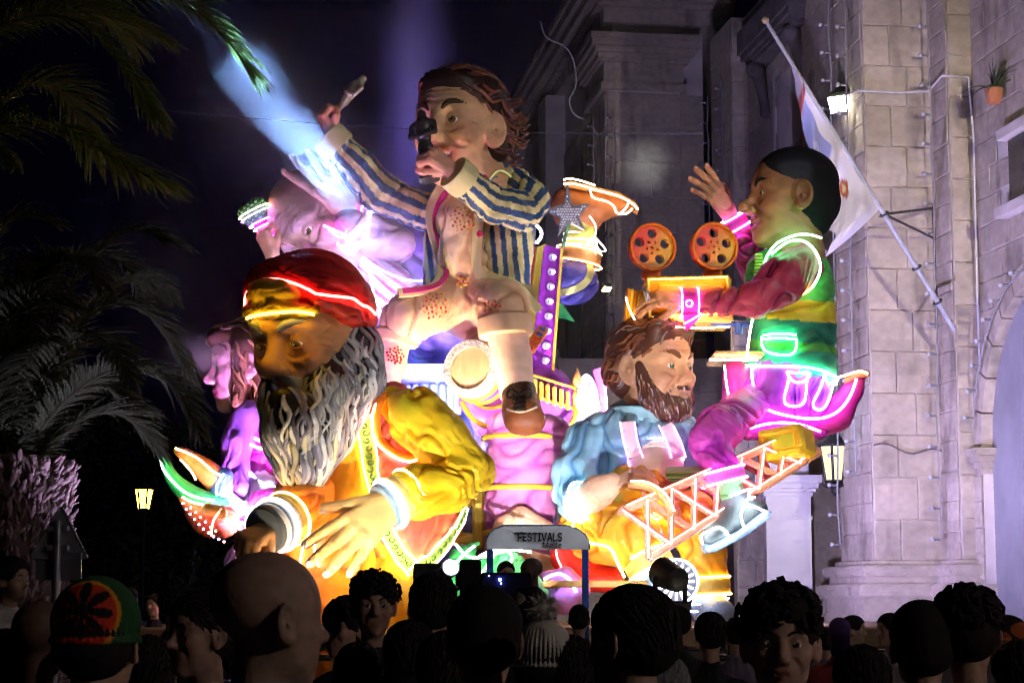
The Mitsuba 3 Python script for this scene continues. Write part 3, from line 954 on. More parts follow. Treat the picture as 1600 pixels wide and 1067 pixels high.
    put(part(t, 'armhole_edge'), (v, f), col=(0.72, 0.22, 0.02))
    glow(t, spline(np.array([J(x - 5, y + 3, -0.3 + 0.3 * (y < 640)) for x, y in ring]), 30), NEON['salmon'], 0.02, raw=True)
    cf = Sculpt((0.72, 0.62, 0.42), 0.03)
    c0, ax = J(628, 776, -0.86), unit(J(608, 790, -0.98) - J(640, 772, -0.84))
    for q0, rr in ((0.0, 37), (0.12, 39), (0.2, 36)):
        v, f = tube(np.array([c0 + ax * (q0 - 0.06), c0 + ax * (q0 - 0.03), c0 + ax * (q0 + 0.03), c0 + ax * (q0 + 0.06)]), np.array([.93, 1, 1, .93]) * F.m(rr), 24)
        put(part(t, 'cuff'), (v, f), col=(0.8, 0.62, 0.2) if q0 < 0.15 else (0.25, 0.36, 0.5), smooth=40)
    for q0, rr in ((-0.10, 39), (0.16, 40)):
        a1 = unit(np.cross(ax, [0, 0, 1])); a2 = np.cross(ax, a1)
        th = np.linspace(0, 2 * np.pi, 30)[:-1]
        glow(t, c0 + ax * q0 + F.m(rr) * (np.cos(th)[:, None] * a1 + np.sin(th)[:, None] * a2), (12, 10, 4) if q0 < 0 else (9, 9, 10), 0.022, closed=True, raw=True)
    # near hand: hanging, back of the hand to the viewer
    hs = (0.62, 0.40, 0.16)
    Rh = frame_of(J(530, 850, -1.35) - J(608, 785, -1.0), J(545, 810, -3) - J(565, 825, -1.0))
    hd, nl = hand_solid(J(612, 786, -0.98), Rh, F.m(76), hs, curl=(14, 12, 12, 14), thumb=(34, -4), spread=1.0, k2=1.0, bend=-0.15, left=False)
    hm = hd.mesh(0.016)
    put(part(t, 'hand'), hm)
    put_pieces(t, 'fingernail', nl, 5, col=(0.42, 0.36, 0.36))
    # far arm: orange sleeve, striped cuff, fist towards the viewer
    l = Sculpt((0.66, 0.24, 0.03), 0.08)
    F.rods(l, [(500, 770, -0.1, 44), (470, 795, -0.5, 42), (440, 812, -0.75, 38)])
    put(part(t, 'sleeve'), folds(l.mesh(0.024), 0.04, 3.5, axis=(1, 0.3, 0.4), seed=12, tint=(0.4, 0.06, 0.0), dark=0.6), label='orange sleeve of the lowered fist')
    c0, ax = J(440, 815, -0.8), unit(J(400, 835, -1.15) - J(450, 808, -0.7))
    a1 = unit(np.cross(ax, [0, 0, 1])); a2 = np.cross(ax, a1)
    for q0, rr, co in ((-0.05, 42, (0.72, 0.5, 0.1)), (0.05, 41, (0.75, 0.7, 0.6)), (0.14, 39, (0.1, 0.12, 0.15)), (0.2, 38, (0.5, 0.52, 0.55)), (0.26, 36, (0.07, 0.09, 0.12))):
        v, f = tube(np.array([c0 + ax * (q0 - 0.05), c0 + ax * (q0 - 0.03), c0 + ax * (q0 + 0.03), c0 + ax * (q0 + 0.05)]), np.array([.95, 1, 1, .95]) * F.m(rr), 24)
        put(part(t, 'cuff'), (v, f), col=co, smooth=40)
    th = np.linspace(0, 2 * np.pi, 30)[:-1]
    for q0 in (-0.1, 0.1):
        glow(t, c0 + ax * q0 + F.m(42) * (np.cos(th)[:, None] * a1 + np.sin(th)[:, None] * a2), (10, 10, 10) if q0 > 0 else (12, 8, 3), 0.022, closed=True, raw=True)
    Rh = frame_of(ax, (0.15, -0.5, 1.0))
    hd, nl = hand_solid(c0 + ax * 0.25, Rh, F.m(52), (0.50, 0.28, 0.13), curl=(70, 74, 78, 80), thumb=(40, 55), bend=-0.5, left=True, fat=1.15)
    put(part(t, 'hand'), hd.mesh(0.016))
    put_pieces(t, 'fingernail', nl, 5)
    for px in ([(478, 765), (480, 810), (474, 860), (468, 905)], [(515, 800), (500, 822), (493, 850), (500, 885)]):
        glow(t, on(o, px, 22, 0.03)[0], (12, 7, 5) if px[0][0] < 500 else NEON['white'], 0.02, raw=True)


turbaned_figure()
# ---------------------------------------------------------------- the figure in the striped jacket, on top
CREAM, NAVY = np.array([0.62, 0.55, 0.27]), np.array([0.035, 0.075, 0.17])


def figurine(name, label, base, top, width, colr, bsdf, front):
    """A plain award figurine: a smooth standing body with folded arms on a stepped foot."""
    t = thing(name, label, 'statuette')
    base, top = np.asarray(base, float), np.asarray(top, float)
    ax = top - base
    L = np.linalg.norm(ax)
    R = frame_of(front, ax)
    s = Sculpt(colr, 0.03, base, R, L)
    s.ball((0, 0, 0.93), 0.062).cone((0, 0, 0.8), (0, 0, 0.9), 0.035, 0.035)
    s.cone((0, 0, 0.62), (0, 0, 0.78), 0.085, 0.10, k=0.06).cone((-0.10, 0, 0.79), (0.10, 0, 0.79), 0.05, k=0.05)
    s.cone((0, 0, 0.62), (0, 0.0, 0.46), 0.075, 0.09, k=0.05)
    for x in (-1, 1):
        s.cone((x * 0.15, 0, 0.78), (x * 0.17, 0.03, 0.64), 0.045, 0.036).cone((x * 0.17, 0.03, 0.64), (x * 0.03, 0.1, 0.6), 0.036, 0.03)
        s.cone((x * 0.045, 0, 0.46), (x * 0.04, 0, 0.24), 0.06, 0.042).cone((x * 0.04, 0, 0.24), (x * 0.035, 0.0, 0.08), 0.045, 0.03)
    put(t + '__body', s.mesh(L / 55), bsdf)
    v, f = lathe([(0.001, 0), (0.14, 0), (0.14, 0.045), (0.115, 0.055), (0.115, 0.09), (0.08, 0.1), (0.001, 0.1)], 20)
    put(t + '__foot', (v * L @ R.T + base, f), bsdf, col=np.asarray(colr) * 0.8, smooth=35)
    return t


def stuff_print(t, m):
    k = put(part(t, 'flower_print'), m, label='painted patch of small red and yellow petals')
    labels[k]['kind'] = 'stuff'


def striped_figure():
    F = Fig(26.0)
    J, rng = F.J, np.random.default_rng(21)
    t = thing('carnival_figure', 'giant figure in a blue and cream striped jacket with two statuettes, highest on float', 'carnival figure', 'giant figures on the float')
    O, R, S = J(714, 204), look(-28, 2, 0), F.m(190)
    skin = (0.58, 0.34, 0.20)
    h = head_solid(O, R, S, skin, nose=1.25, nose_w=1.05, smile=1.7, jaw=0.96, blush=(0.55, 0.18, 0.10), chin=1.1, long=1.04, neck_to=J(772, 300, 0.15), neck_r=0.2)
    put(part(t, 'face'), h.mesh(0.016))
    put_pieces(t, 'eye', eye_mesh(O, R, S, gaze=(0.0, 1, 0.05)), 2)
    put_pieces(t, 'tooth', teeth_mesh(O, R, S, 1.7), 8)
    put_pieces(t, 'eyebrow', brow_mesh(O, R, S, (0.035, 0.014, 0.008), 1.0, 0.02), 2)
    b = Sculpt((0.02, 0.008, 0.006), 0.05, O, R, S)
    b.ell((0, -0.12, 0.23), (0.365, 0.43, 0.35), k=0.05).ell((0, -0.28, 0.08), (0.37, 0.38, 0.36)).ell((0, -0.38, -0.10), (0.30, 0.25, 0.24))
    b.ell((0, 0.40, -0.05), (0.285, 0.34, 0.30), sub=True, k=0.03)
    b.ell((0, 0.14, 0.37), (0.25, 0.22, 0.12), k=0.08)
    for x in (-1, 1):
        b.ell((x * 0.42, 0.08, -0.1), (0.17, 0.24, 0.22), sub=True, k=0.03)
    bm = b.mesh(0.02)
    w2l = lambda c: (c - O) @ R / S
    pieces = [bm]
    cols = np.array([(0.20, 0.06, 0.03), (0.10, 0.035, 0.022), (0.28, 0.10, 0.05), (0.13, 0.045, 0.06)])
    sd = seeds_on(bm, 240, rng, lambda c: (w2l(c)[:, 1] < 0.32) * (w2l(c)[:, 2] > -0.05))
    back = -R[:, 1] * 1.0 + R[:, 2] * 0.0
    pieces.append(locks(b, sd, lambda p, n, s: back + np.outer(np.clip((p - O) @ R[:, 1] / S, -0.3, 0.4), R[:, 2] * 1.2) + n * 0.15 - R[:, 2] * 0.3 * (s < 0.5), F.m(62), F.m(3.2), cols * 1.3, (0.012, 0.005, 0.004), wave=0.55, freq=1.1, rng=rng, stick=0.55))
    sd = seeds_on(bm, 130, rng, lambda c: (w2l(c)[:, 1] < -0.12) * (w2l(c)[:, 2] < 0.32))
    out = back * 0.8 + np.array([0.35, 0, 0.0])
    pieces.append(locks(b, sd, lambda p, n, s: out + n * 0.5 + np.array([0, 0, 1.3 * (s - 0.3)]), F.m(40), F.m(3.2), cols * 1.3, (0.012, 0.005, 0.004), wave=0.35, freq=0.9, rng=rng, stick=0.05))
    put(part(t, 'hair'), cat(pieces), label='dark swept-back hair with curling tips')
    # shirt and trousers
    s = Sculpt((0.70, 0.52, 0.33), 0.1)
    F.rods(s, [(745, 300, 0.15, 40), (722, 350, 0.0, 44), (722, 410, -0.05, 42), (735, 455, 0.0, 48)])
    put(part(t, 'shirt'), folds(s.mesh(0.022), 0.03, 3.0, axis=(0.2, 0, 1), seed=2, tint=(0.45, 0.2, 0.08), dark=0.55), label='cream shirt with a printed flower')
    tr = Sculpt((0.62, 0.42, 0.26), 0.14)
    F.rods(tr, [(715, 455, 0.0, 42), (760, 460, 0.0, 44)])
    F.rods(tr, [(725, 480, 0.0, 44), (735, 500, 0.1, 36)])
    F.rods(tr, [(705, 476, -0.1, 41), (652, 488, -0.5, 37), (634, 500, -0.6, 36), (616, 530, -0.55, 29)])
    F.rods(tr, [(765, 476, -0.1, 44), (785, 480, -0.9, 39), (788, 505, -0.95, 34)])
    put(part(t, 'trousers'), folds(tr.mesh(0.024), 0.03, 2.4, axis=(0.3, 0.5, 1), seed=5, tint=(0.36, 0.16, 0.07), dark=0.75), label='tan knee-length trousers')
    for c, a, r, hh in ((J(618, 528, -0.56), (0.25, 0, 1), 36, 9), (J(789, 510, -0.96), (-0.08, 0.05, 1), 42, 16)):
        v, f = band(c, np.asarray(a, float), F.m(r), F.m(hh))
        put(part(t, 'trouser_cuff'), (v, f), col=(0.66, 0.44, 0.27))
    for px, flr, k in (([(790, 510, -0.95, 31), (800, 560, -0.95, 30), (808, 612, -1.0, 27)], 1, 0), ([(616, 525, -0.55, 27), (610, 570, -0.6, 24), (598, 620, -0.6, 20)], 0, 1)):
        lg = Sculpt((0.68, 0.45, 0.36), 0.05)
        F.rods(lg, px)
        put(part(t, 'leg'), lg.mesh(0.022))
    sh = Sculpt((0.20, 0.06, 0.02), 0.06)
    F.rods(sh, [(810, 612, -1.0, 27), (815, 640, -1.25, 28), (820, 652, -1.45, 27)])
    sh.box(J(820, 660, -1.3), (F.m(28), F.m(40), F.m(14)), rd=0.1, k=0.1)
    shm = sh.mesh(0.018)
    q = pix(shm[0])
    dkk = np.clip((625 - q[:, 1]) / 12, 0, 1)[:, None]
    put(part(t, 'shoe'), (shm[0], shm[1], shm[2] * (1 - 0.8 * dkk)), label='brown laced shoe of the near foot')
    lc = []
    for k in range(4):
        for sg in (-1, 1):
            p, nn = on(sh, [(812 - sg * 9, 618 + k * 6), (813, 621 + k * 6), (813 + sg * 9, 624 + k * 6)], 26, 0.015, n=8)
            lc.append((*tube(p, 0.014, 6), np.array([0.01, 0.008, 0.008])))
    for sg in (-1, 1):
        p, nn = on(sh, [(812, 618), (812 + sg * 13, 610), (812 + sg * 17, 622), (812 + sg * 6, 622)], 26, 0.03, n=14)
        lc.append((*tube(p, 0.014, 6), np.array([0.01, 0.008, 0.008])))
    put(part(t, 'laces'), cat(lc))
    p, nn = on(sh, [(793, 640), (815, 644), (838, 636)], 26, 0.008)
    put(part(t, 'shoe_seam'), tube(p, 0.015, 6), col=(0.6, 0.45, 0.3))
    # jacket
    j = Sculpt(CREAM, 0.1)
    F.rods(j, [(775, 295, 0.3, 44), (800, 320, 0.25, 42), (790, 380, 0.2, 44), (790, 440, 0.15, 42)])
    F.rods(j, [(690, 325, 0.3, 30), (688, 380, 0.25, 24), (680, 440, 0.2, 22)])
    F.rods(j, [(770, 390, 0.0, 28), (775, 440, -0.05, 30)])
    jm = j.mesh(0.017)
    X = jm[0][:, 0] / F.u
    st = (np.sin((X + 0.1 * jm[0][:, 2] / F.u) * 2 * np.pi / 17.0) > 0.0)[:, None]
    put(part(t, 'jacket'), folds((jm[0], jm[1], np.where(st, CREAM, NAVY)), 0.03, 3, axis=(0, 0, 1), seed=3, dark=0.25), label='blue and cream striped jacket')
    # jacket edges, lining, tail
    for px, wd, co, nm in (([(690, 292, -0.05), (672, 330, -0.1), (683, 390, -0.15), (690, 430, -0.35), (668, 452, -0.7), (622, 458, -0.95)], 7, CREAM, 'jacket_edge'),
                           ([(697, 300, -0.12), (680, 335, -0.16), (690, 390, -0.22), (697, 430, -0.4), (672, 449, -0.72), (630, 455, -0.95)], 4, np.array([0.55, 0.03, 0.2]), 'jacket_lining'),
                           ([(742, 300, -0.25), (747, 350, -0.32), (744, 400, -0.36), (752, 432, -0.36), (790, 440, -0.4), (815, 455, -0.35), (842, 486, -0.3)], 8, CREAM, 'jacket_edge')):
        p = spline(F.path(px), 36)
        put(part(t, nm), ribbon(p, np.tile([0.1, -1.0, 0.1], (36, 1)), F.m(wd), 0.35), col=co, smooth=40)
    tl = [(748, 436), (800, 437), (832, 447), (846, 487), (820, 468), (790, 447)]
    v, f = prism([((x - 748) * F.u, (436 - y) * F.u) for x, y in tl], 0.08, J(748, 436, -0.3), (1, 0.1, 0), (0, 0, 1))
    put(part(t, 'jacket_tail'), (v, f), col=CREAM * 0.8, smooth=30)
    v, f = prism([(0, 0), (0.42, -0.02), (0.45, 0.1), (0.2, 0.22), (0.05, 0.16)], 0.08, J(752, 300, -0.2), (1, 0.3, 0), (0, 0, 1))
    put(part(t, 'collar'), (v, f), col=NAVY * 1.3, smooth=30)
    glow(t, F.path([(755, 297, -0.3), (770, 275, -0.28), (783, 267, -0.2), (798, 276, -0.1), (803, 286, 0.0)]), (0.25, 0.24, 0.12), 0.02)
    for k, (x, y) in enumerate(((757, 278), (749, 366), (747, 399))):
        b_ = trimesh.creation.icosphere(2, F.m(5.5))
        put(part(t, 'button'), (np.array(b_.vertices) * [1, .5, 1] + J(x, y, -0.36 if k else -0.32), np.array(b_.faces)), col=(0.65, 0.02, 0.1))
    for px, nm in (([(678, 335, 0.2, 32), (640, 322, 0.05, 30), (592, 300, -0.15, 32), (560, 262, -0.25, 29), (530, 232, -0.3, 26)], 'sleeve'),
                   ([(805, 300, 0.15, 40), (826, 315, -0.15, 34), (815, 330, -0.4, 32), (765, 318, -0.75, 30), (728, 286, -0.95, 25)], 'sleeve')):
        a = Sculpt(CREAM, 0.06)
        F.rods(a, px)
        m = a.mesh(0.017)
        ang, lon = around(m[0], F.path([p[:3] for p in px]))
        n = 8 if px[0][0] < 700 else 9
        st = (np.sin(ang * n + 0.8) > 0.05)[:, None]
        m = folds((m[0], m[1], np.where(st, CREAM, NAVY)), 0.04, 4.0, axis=(0.2, 0.3, 1), seed=7, dark=0.3)
        put(part(t, nm), m)
        e, d = J(*px[-1][:3]), unit(J(*px[-1][:3]) - J(*px[-2][:3]))
        v, f = band(e + d * F.m(13), d, F.m(px[-1][3] + 4), F.m(15))
        put(part(t, 'cuff'), (v, f), col=(0.55, 0.5, 0.25), smooth=50)
        put(part(t, 'cuff_lining'), tube(np.array([e, e + d * F.m(px[-1][3] + 1.5)]), F.m(px[-1][3] + 2.0), 28), col=(0.30, 0.26, 0.14), smooth=40)
    # hands round the statuettes
    hk = (0.55, 0.24, 0.15)
    d = unit(J(505, 180, -0.4) - J(525, 222, -0.32))
    Rh = frame_of(d, (-0.75, -0.3, 0.55))
    hd, nl = hand_solid(J(519, 216, -0.33), Rh, F.m(38), hk, curl=(62, 66, 70, 74), thumb=(28, 40), bend=-0.6, left=False, fat=1.15)
    put(part(t, 'hand'), hd.mesh(0.014)), put_pieces(t, 'fingernail', nl, 5)
    gp = J(519, 216, -0.33) + Rh @ np.array([0, 1.0, -0.55]) * F.m(38)
    figurine('statuette', 'silver statuette in the raised fist, tilted towards the upper right', gp + (J(512, 182, -0.4) - J(548, 130, -0.4)) * 0.35, J(562, 110, -0.45), 0.2, (0.42, 0.37, 0.3), 'metalpaint', (-0.5, -0.6, 0.4))
    e = J(707, 268, -1.0)
    Rh = frame_of(J(655, 226, -1.15) - e, (0.25, -0.75, 0.45))
    hd, nl = hand_solid(e, Rh, F.m(42), (0.52, 0.26, 0.19), curl=(66, 70, 74, 76), thumb=(28, 40), bend=-0.6, left=True, fat=1.2)
    put(part(t, 'hand'), hd.mesh(0.014)), put_pieces(t, 'fingernail', nl, 5)
    gp = e + Rh @ np.array([0, 1.0, -0.5]) * F.m(42)
    figurine('statuette', 'dark statuette held up in front of the face', gp + (J(680, 270, -1.1) - J(672, 240, -1.1)), J(642, 165, -1.12), 0.2, (0.05, 0.045, 0.05), 'metalpaint', (-0.4, -1, 0.1))
    # printed flowers
    allb = Sculpt((0, 0, 0), 0.05)
    allb.pr = s.pr + tr.pr
    red = [(0.5, 0.05, 0.02), (0.55, 0.09, 0.02), (0.6, 0.35, 0.05)]
    for cx, cy, r, n, sc in ((722, 343, 20, 30, allb), (678, 478, 22, 32, allb), (722, 440, 9, 10, allb), (768, 482, 14, 14, allb), (800, 515, 1, 0, allb)):
        if n:
            i = np.arange(n)
            rr, th = r * np.sqrt((i + 0.5) / n), i * 2.39996
            stuff_print(t, dots(sc, list(zip(cx + rr * np.cos(th), cy + rr * np.sin(th))), 26, F.m(2.3), red, rng))
    lg = Sculpt((0, 0, 0), 0.05)
    F.rods(lg, [(616, 525, -0.55, 27), (610, 570, -0.6, 24), (598, 620, -0.6, 20)])
    i = np.arange(26)
    stuff_print(t, dots(lg, list(zip(618 + 14 * np.sqrt((i + .5) / 26) * np.cos(i * 2.4), 555 + 14 * np.sqrt((i + .5) / 26) * np.sin(i * 2.4))), 26, F.m(2.4), [(0.42, 0.02, 0.02)], rng))


striped_figure()
# ---------------------------------------------------------------- the bald figure behind, its rattle; the long-haired figure and its horned cluster
def bald_figure():
    F = Fig(28.0)
    J, rng = F.J, np.random.default_rng(22)
    t = thing('carnival_figure', 'giant bald figure in a purple jacket, raised open hand, leaning behind the turban', 'carnival figure', 'giant figures on the float')
    fw = unit([-0.42, -0.70, -0.58])
    R = frame_of(fw, (-0.72, 0, 0.56))
    O, S = J(503, 352), F.m(196)
    skin = (0.50, 0.31, 0.34)
    h = head_solid(O, R, S, skin, nose=1.3, nose_w=1.15, smile=1.0, jaw=1.05, blush=(0.5, 0.22, 0.26), neck_to=J(600, 415, 0.2), neck_r=0.24, open_=0.75, brow=1.2)
    put(part(t, 'face'), h.mesh(0.018))
    put_pieces(t, 'eye', eye_mesh(O, R, S, gaze=(0, 1, -0.1)), 2)
    put_pieces(t, 'tooth', teeth_mesh(O, R, S), 8)
    put_pieces(t, 'eyebrow', brow_mesh(O, R, S, (0.3, 0.18, 0.17), 0.7, 0.01), 2)
    j = Sculpt((0.20, 0.13, 0.50), 0.14)
    F.rods(j, [(600, 345, 0.3, 48), (660, 400, 0.35, 62), (690, 500, 0.3, 80)])
    F.rods(j, [(560, 350, 0.1, 36), (595, 330, 0.2, 44)])
    F.rods(j, [(640, 330, 0.3, 40), (690, 360, 0.3, 45)])
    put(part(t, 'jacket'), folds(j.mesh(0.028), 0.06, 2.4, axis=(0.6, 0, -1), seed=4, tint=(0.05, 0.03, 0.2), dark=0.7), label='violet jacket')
    s = Sculpt((0.55, 0.42, 0.62), 0.1)
    F.rods(s, [(570, 420, -0.15, 30), (605, 455, -0.2, 42), (640, 500, -0.1, 46)])
    sm = s.mesh(0.022)
    a = pix(sm[0])
    st = (np.sin((a[:, 0] * 0.75 - a[:, 1]) * 2 * np.pi / 21) > 0.35)[:, None]
    put(part(t, 'shirt'), (sm[0], sm[1], np.where(st, (0.40, 0.12, 0.48), (0.66, 0.56, 0.70))), label='white and purple striped shirt front')
    # the raised arm, hand spread
    ar = Sculpt((0.45, 0.28, 0.45), 0.08)
    F.rods(ar, [(620, 385, -0.1, 34), (580, 372, -0.3, 34), (548, 350, -0.45, 30)])
    put(part(t, 'sleeve'), folds(ar.mesh(0.022), 0.03, 3, axis=(1, 0, 0.5), seed=3, tint=(0.2, 0.08, 0.3), dark=0.6))
    e = J(545, 330, -0.5)
    Rh = frame_of(J(475, 250, -0.62) - e, (-0.15, -1.0, 0.15))
    hd, nl = hand_solid(e, Rh, F.m(61), (0.60, 0.36, 0.34), curl=((4, 8, 5), (10, 12, 8), (14, 16, 10), (-8, 10, 6)), thumb=(52, 8), spread=1.35, bend=-0.25, left=True, fat=0.95)
    put(part(t, 'hand'), hd.mesh(0.016)), put_pieces(t, 'fingernail', nl, 5)
    cu = band(J(556, 352, -0.46), J(540, 340, -0.5) - J(580, 372, -0.3), F.m(31), F.m(7))
    put(part(t, 'cuff'), cu, col=(0.7, 0.6, 0.7), smooth=50)
    W = NEON['pink']
    for px, c in (([(505, 352, -0.75), (528, 362, -0.7), (540, 368, -0.68)], W), ([(530, 350, -0.62), (552, 353, -0.62), (562, 340, -0.6), (566, 322, -0.58)], W),
                  ([(513, 358, -0.8), (535, 371, -0.75), (541, 362, -0.74)], W), ([(527, 380, -0.8), (547, 396, -0.78), (560, 388, -0.75), (570, 378, -0.72)], (5, 11, 11)),
                  ([(540, 374, -0.72), (570, 376, -0.7), (580, 330, -0.62), (586, 332, -0.6)], (9, 9, 11))):
        glow(t, F.path(px), c, 0.025)
    for px in ([(567, 402, -0.55), (600, 424, -0.62), (640, 438, -0.6), (688, 436, -0.55)], [(563, 414, -0.6), (590, 440, -0.72), (622, 468, -0.75), (660, 484, -0.7)],
               [(575, 420, -0.62), (588, 470, -0.75), (600, 498, -0.75)]):
        glow(t, F.path(px), (5, 3.4, 6.5), 0.024)
    cl = Sculpt((0.62, 0.52, 0.66), 0.02)
    for tri in (((535, 352), (572, 322), (568, 376), (535, 352)), ((525, 384), (575, 380), (548, 398), (525, 384))):
        v, f = prism([((x - 550) * F.u, (360 - y) * F.u) for x, y in tri[:3]], 0.1, J(550, 360, -0.55), (1, 0, 0), (0, 0, 1))
        put(part(t, 'collar'), (v, f), col=(0.6, 0.5, 0.66), smooth=30)
    # the other arm, behind the turban, closed round the rattle
    sl = Sculpt((0.20, 0.13, 0.50), 0.05)
    F.rods(sl, [(520, 470, 0.3, 34), (455, 440, 0.0, 28)])
    put(part(t, 'sleeve'), sl.mesh(0.028))
    e = J(426, 400, -0.3)
    Rh = frame_of(J(404, 350, -0.35) - e, (-0.8, -0.55, 0.2))
    hd, nl = hand_solid(e, Rh, F.m(40), (0.58, 0.32, 0.20), curl=(64, 66, 68, 70), thumb=(25, 45), bend=-0.6, left=False, fat=1.1)
    put(part(t, 'hand'), hd.mesh(0.015)), put_pieces(t, 'fingernail', nl, 5)
    # rattle
    g = e + Rh @ np.array([0, 0.95, -0.55]) * F.m(40)
    r = thing('rattle', 'rattle with a green bobbled head and pink handle, gripped beside the turban', 'rattle')
    tip, end = J(390, 318, -0.3), J(434, 402, -0.22)
    d = unit(tip - end)
    L = np.linalg.norm(tip - end)
    Rr = frame_of((0, -1, 0), d)
    v, f = lathe([(0.001, 0), (0.05, 0), (0.055, 0.25), (0.085, 0.5), (0.16, 0.68)], 24, end, Rr)
    put(r + '__handle', (end + ((v - end) * 1.0), f), col=(0.55, 0.04, 0.22))
    v, f = lathe([(0.15, L * 0.66), (0.2, L * 0.8), (0.215, L * 0.92), (0.17, L * 1.02), (0.001, L * 1.06)], 24, end, Rr)
    bob = [(v, f, np.array([0.03, 0.12, 0.06]))]
    for i in range(110):
        z = (i + .5) / 110
        th = i * 2.39996
        rr = np.interp(z, [0, .4, .75, .95, 1], [.155, .2, .205, .12, .03])
        b_ = trimesh.creation.icosphere(1, 0.026)
        bob.append((np.array(b_.vertices) + end + Rr @ np.array([rr * math.cos(th), rr * math.sin(th), L * (0.67 + 0.38 * z)]), np.array(b_.faces), np.array([0.05, 0.2, 0.09]) * rng.uniform(0.6, 1.4)))
    put(r + '__head', cat(bob), label='dark green bobbled rattle head')
    for z, rad, c in ((0.34, 0.085, (8, 3, 12)), (0.45, 0.105, (11, 3, 9)), (0.56, 0.13, (11, 3, 9)), (0.64, 0.16, (9, 4, 12)), (0.78, 0.225, (9, 3, 12)), (0.85, 0.235, (12, 8, 4))):
        glow(r, circle(end + d * L * z, d, rad), c, 0.016, closed=True, raw=True)


def long_haired_figure():
    F = Fig(24.0)
    J, rng = F.J, np.random.default_rng(23)
    t = thing('carnival_figure', 'giant figure with shoulder-length fair hair and violet jacket, far left of the float', 'carnival figure', 'giant figures on the float')
    O, R, S = J(384, 572), look(-82, -4, 0), F.m(140)
    h = head_solid(O, R, S, (0.60, 0.36, 0.42), nose=1.0, smile=0.6, jaw=0.95, blush=(0.6, 0.2, 0.36), lip=(0.5, 0.06, 0.2), neck_to=J(408, 660, 0.1), wrinkles=False, neck_r=0.17)
    put(part(t, 'face'), h.mesh(0.017))
    put_pieces(t, 'eye', eye_mesh(O, R, S, iris=(0.05, 0.12, 0.2)), 2)
    put_pieces(t, 'tooth', teeth_mesh(O, R, S, 0.6), 8)
    put_pieces(t, 'eyebrow', brow_mesh(O, R, S, (0.2, 0.09, 0.05), 0.7), 2)
    b = Sculpt((0.09, 0.04, 0.025), 0.05, O, R, S)
    b.ell((0, -0.12, 0.2), (0.38, 0.42, 0.36)).ell((0, -0.26, -0.1), (0.38, 0.3, 0.4)).ell((0, -0.2, -0.4), (0.34, 0.24, 0.25))
    b.ell((0, 0.36, -0.05), (0.27, 0.30, 0.32), sub=True, k=0.04)
    b.cone((0.28, 0.02, 0.2), (0.30, 0.12, -0.42), 0.1, 0.06).cone((-0.28, 0.02, 0.2), (-0.30, 0.12, -0.42), 0.1, 0.06)
    b.ell((0, 0.22, 0.34), (0.24, 0.2, 0.13), k=0.08)
    bm = b.mesh(0.02)
    cols = np.array([(0.42, 0.22, 0.10), (0.30, 0.13, 0.08), (0.55, 0.33, 0.16), (0.34, 0.16, 0.2)])
    sd = seeds_on(bm, 230, rng, lambda c: (c[:, 1] < 24.35) * 1.0)
    fl = lambda p, n, s: np.array([0.30, 0, -1.0]) + np.outer(((p - O) @ R[:, 2] / S > 0.2), [0.9, 0, 0.55])
    put(part(t, 'hair'), cat([bm, locks(b, sd, fl, F.m(52), F.m(3.4), cols, (0.06, 0.025, 0.02), wave=0.5, freq=1.1, rng=rng, stick=0.8)]), label='fair hair falling in waves to the shoulder')
    j = Sculpt((0.22, 0.10, 0.44), 0.1)
    F.rods(j, [(400, 645, 0.1, 30), (395, 680, 0.1, 38), (400, 740, 0.2, 45)])
    F.rods(j, [(385, 650, -0.25, 26), (372, 690, -0.3, 24), (368, 730, -0.35, 22), (374, 762, -0.55, 16)])
    put(part(t, 'jacket'), folds(j.mesh(0.02), 0.045, 3.0, axis=(0.4, 0, 1), seed=5, tint=(0.06, 0.02, 0.16), dark=0.6), label='violet jacket')
    d = Sculpt((0.60, 0.04, 0.32), 0.1)
    F.rods(d, [(425, 680, 0.0, 38), (425, 720, -0.02, 46), (430, 760, -0.15, 40)])
    put(part(t, 'bodice'), folds(d.mesh(0.022), 0.03, 3, seed=6, tint=(0.3, 0.0, 0.2), dark=0.5), label='magenta bodice')
    k_ = Sculpt((0.64, 0.55, 0.62), 0.1)
    F.rods(k_, [(405, 765, -0.3, 34), (390, 800, -0.35, 30), (420, 800, -0.3, 36), (440, 880, -0.2, 50), (400, 880, -0.2, 50)])
    put(part(t, 'skirt'), folds(k_.mesh(0.024), 0.06, 3, axis=(0.2, 0, 1), seed=7, tint=(0.4, 0.15, 0.5), dark=0.6), label='white ruffled skirt')
    v = Sculpt((0.62, 0.05, 0.36), 0.06)
    F.rods(v, [(380, 805, -0.62, 10), (410, 783, -0.62, 18), (450, 768, -0.55, 12)])
    put(part(t, 'sash'), folds(v.mesh(0.018), 0.03, 5, seed=8, dark=0.5), label='magenta sash')
    for px, c in (([(398, 684, -0.4), (420, 692, -0.42), (440, 680, -0.42)], (10, 6, 12)), ([(385, 732, -0.42), (405, 752, -0.52), (430, 762, -0.55), (450, 762, -0.55)], (7, 11, 11)),
                  ([(392, 694, -0.42), (408, 700, -0.45), (430, 697, -0.48)], (9, 6, 12)), ([(362, 808, -0.72), (372, 806, -0.76), (380, 796, -0.76), (384, 784, -0.72)], (9, 10, 12)),
                  ([(378, 815, -0.72), (388, 820, -0.72), (410, 815, -0.7), (430, 800, -0.68)], (10, 4, 11)), ([(398, 780, -0.7), (392, 800, -0.74), (384, 812, -0.75)], (9, 9, 12))):
        glow(t, F.path(px), c, 0.026)
    e = J(378, 792, -0.72)
    Rh = frame_of(J(345, 768, -0.85) - e, (0.3, -0.7, 0.6))
    hd, nl = hand_solid(e, Rh, F.m(30), (0.6, 0.36, 0.32), curl=(45, 48, 52, 55), thumb=(35, 30), left=True)
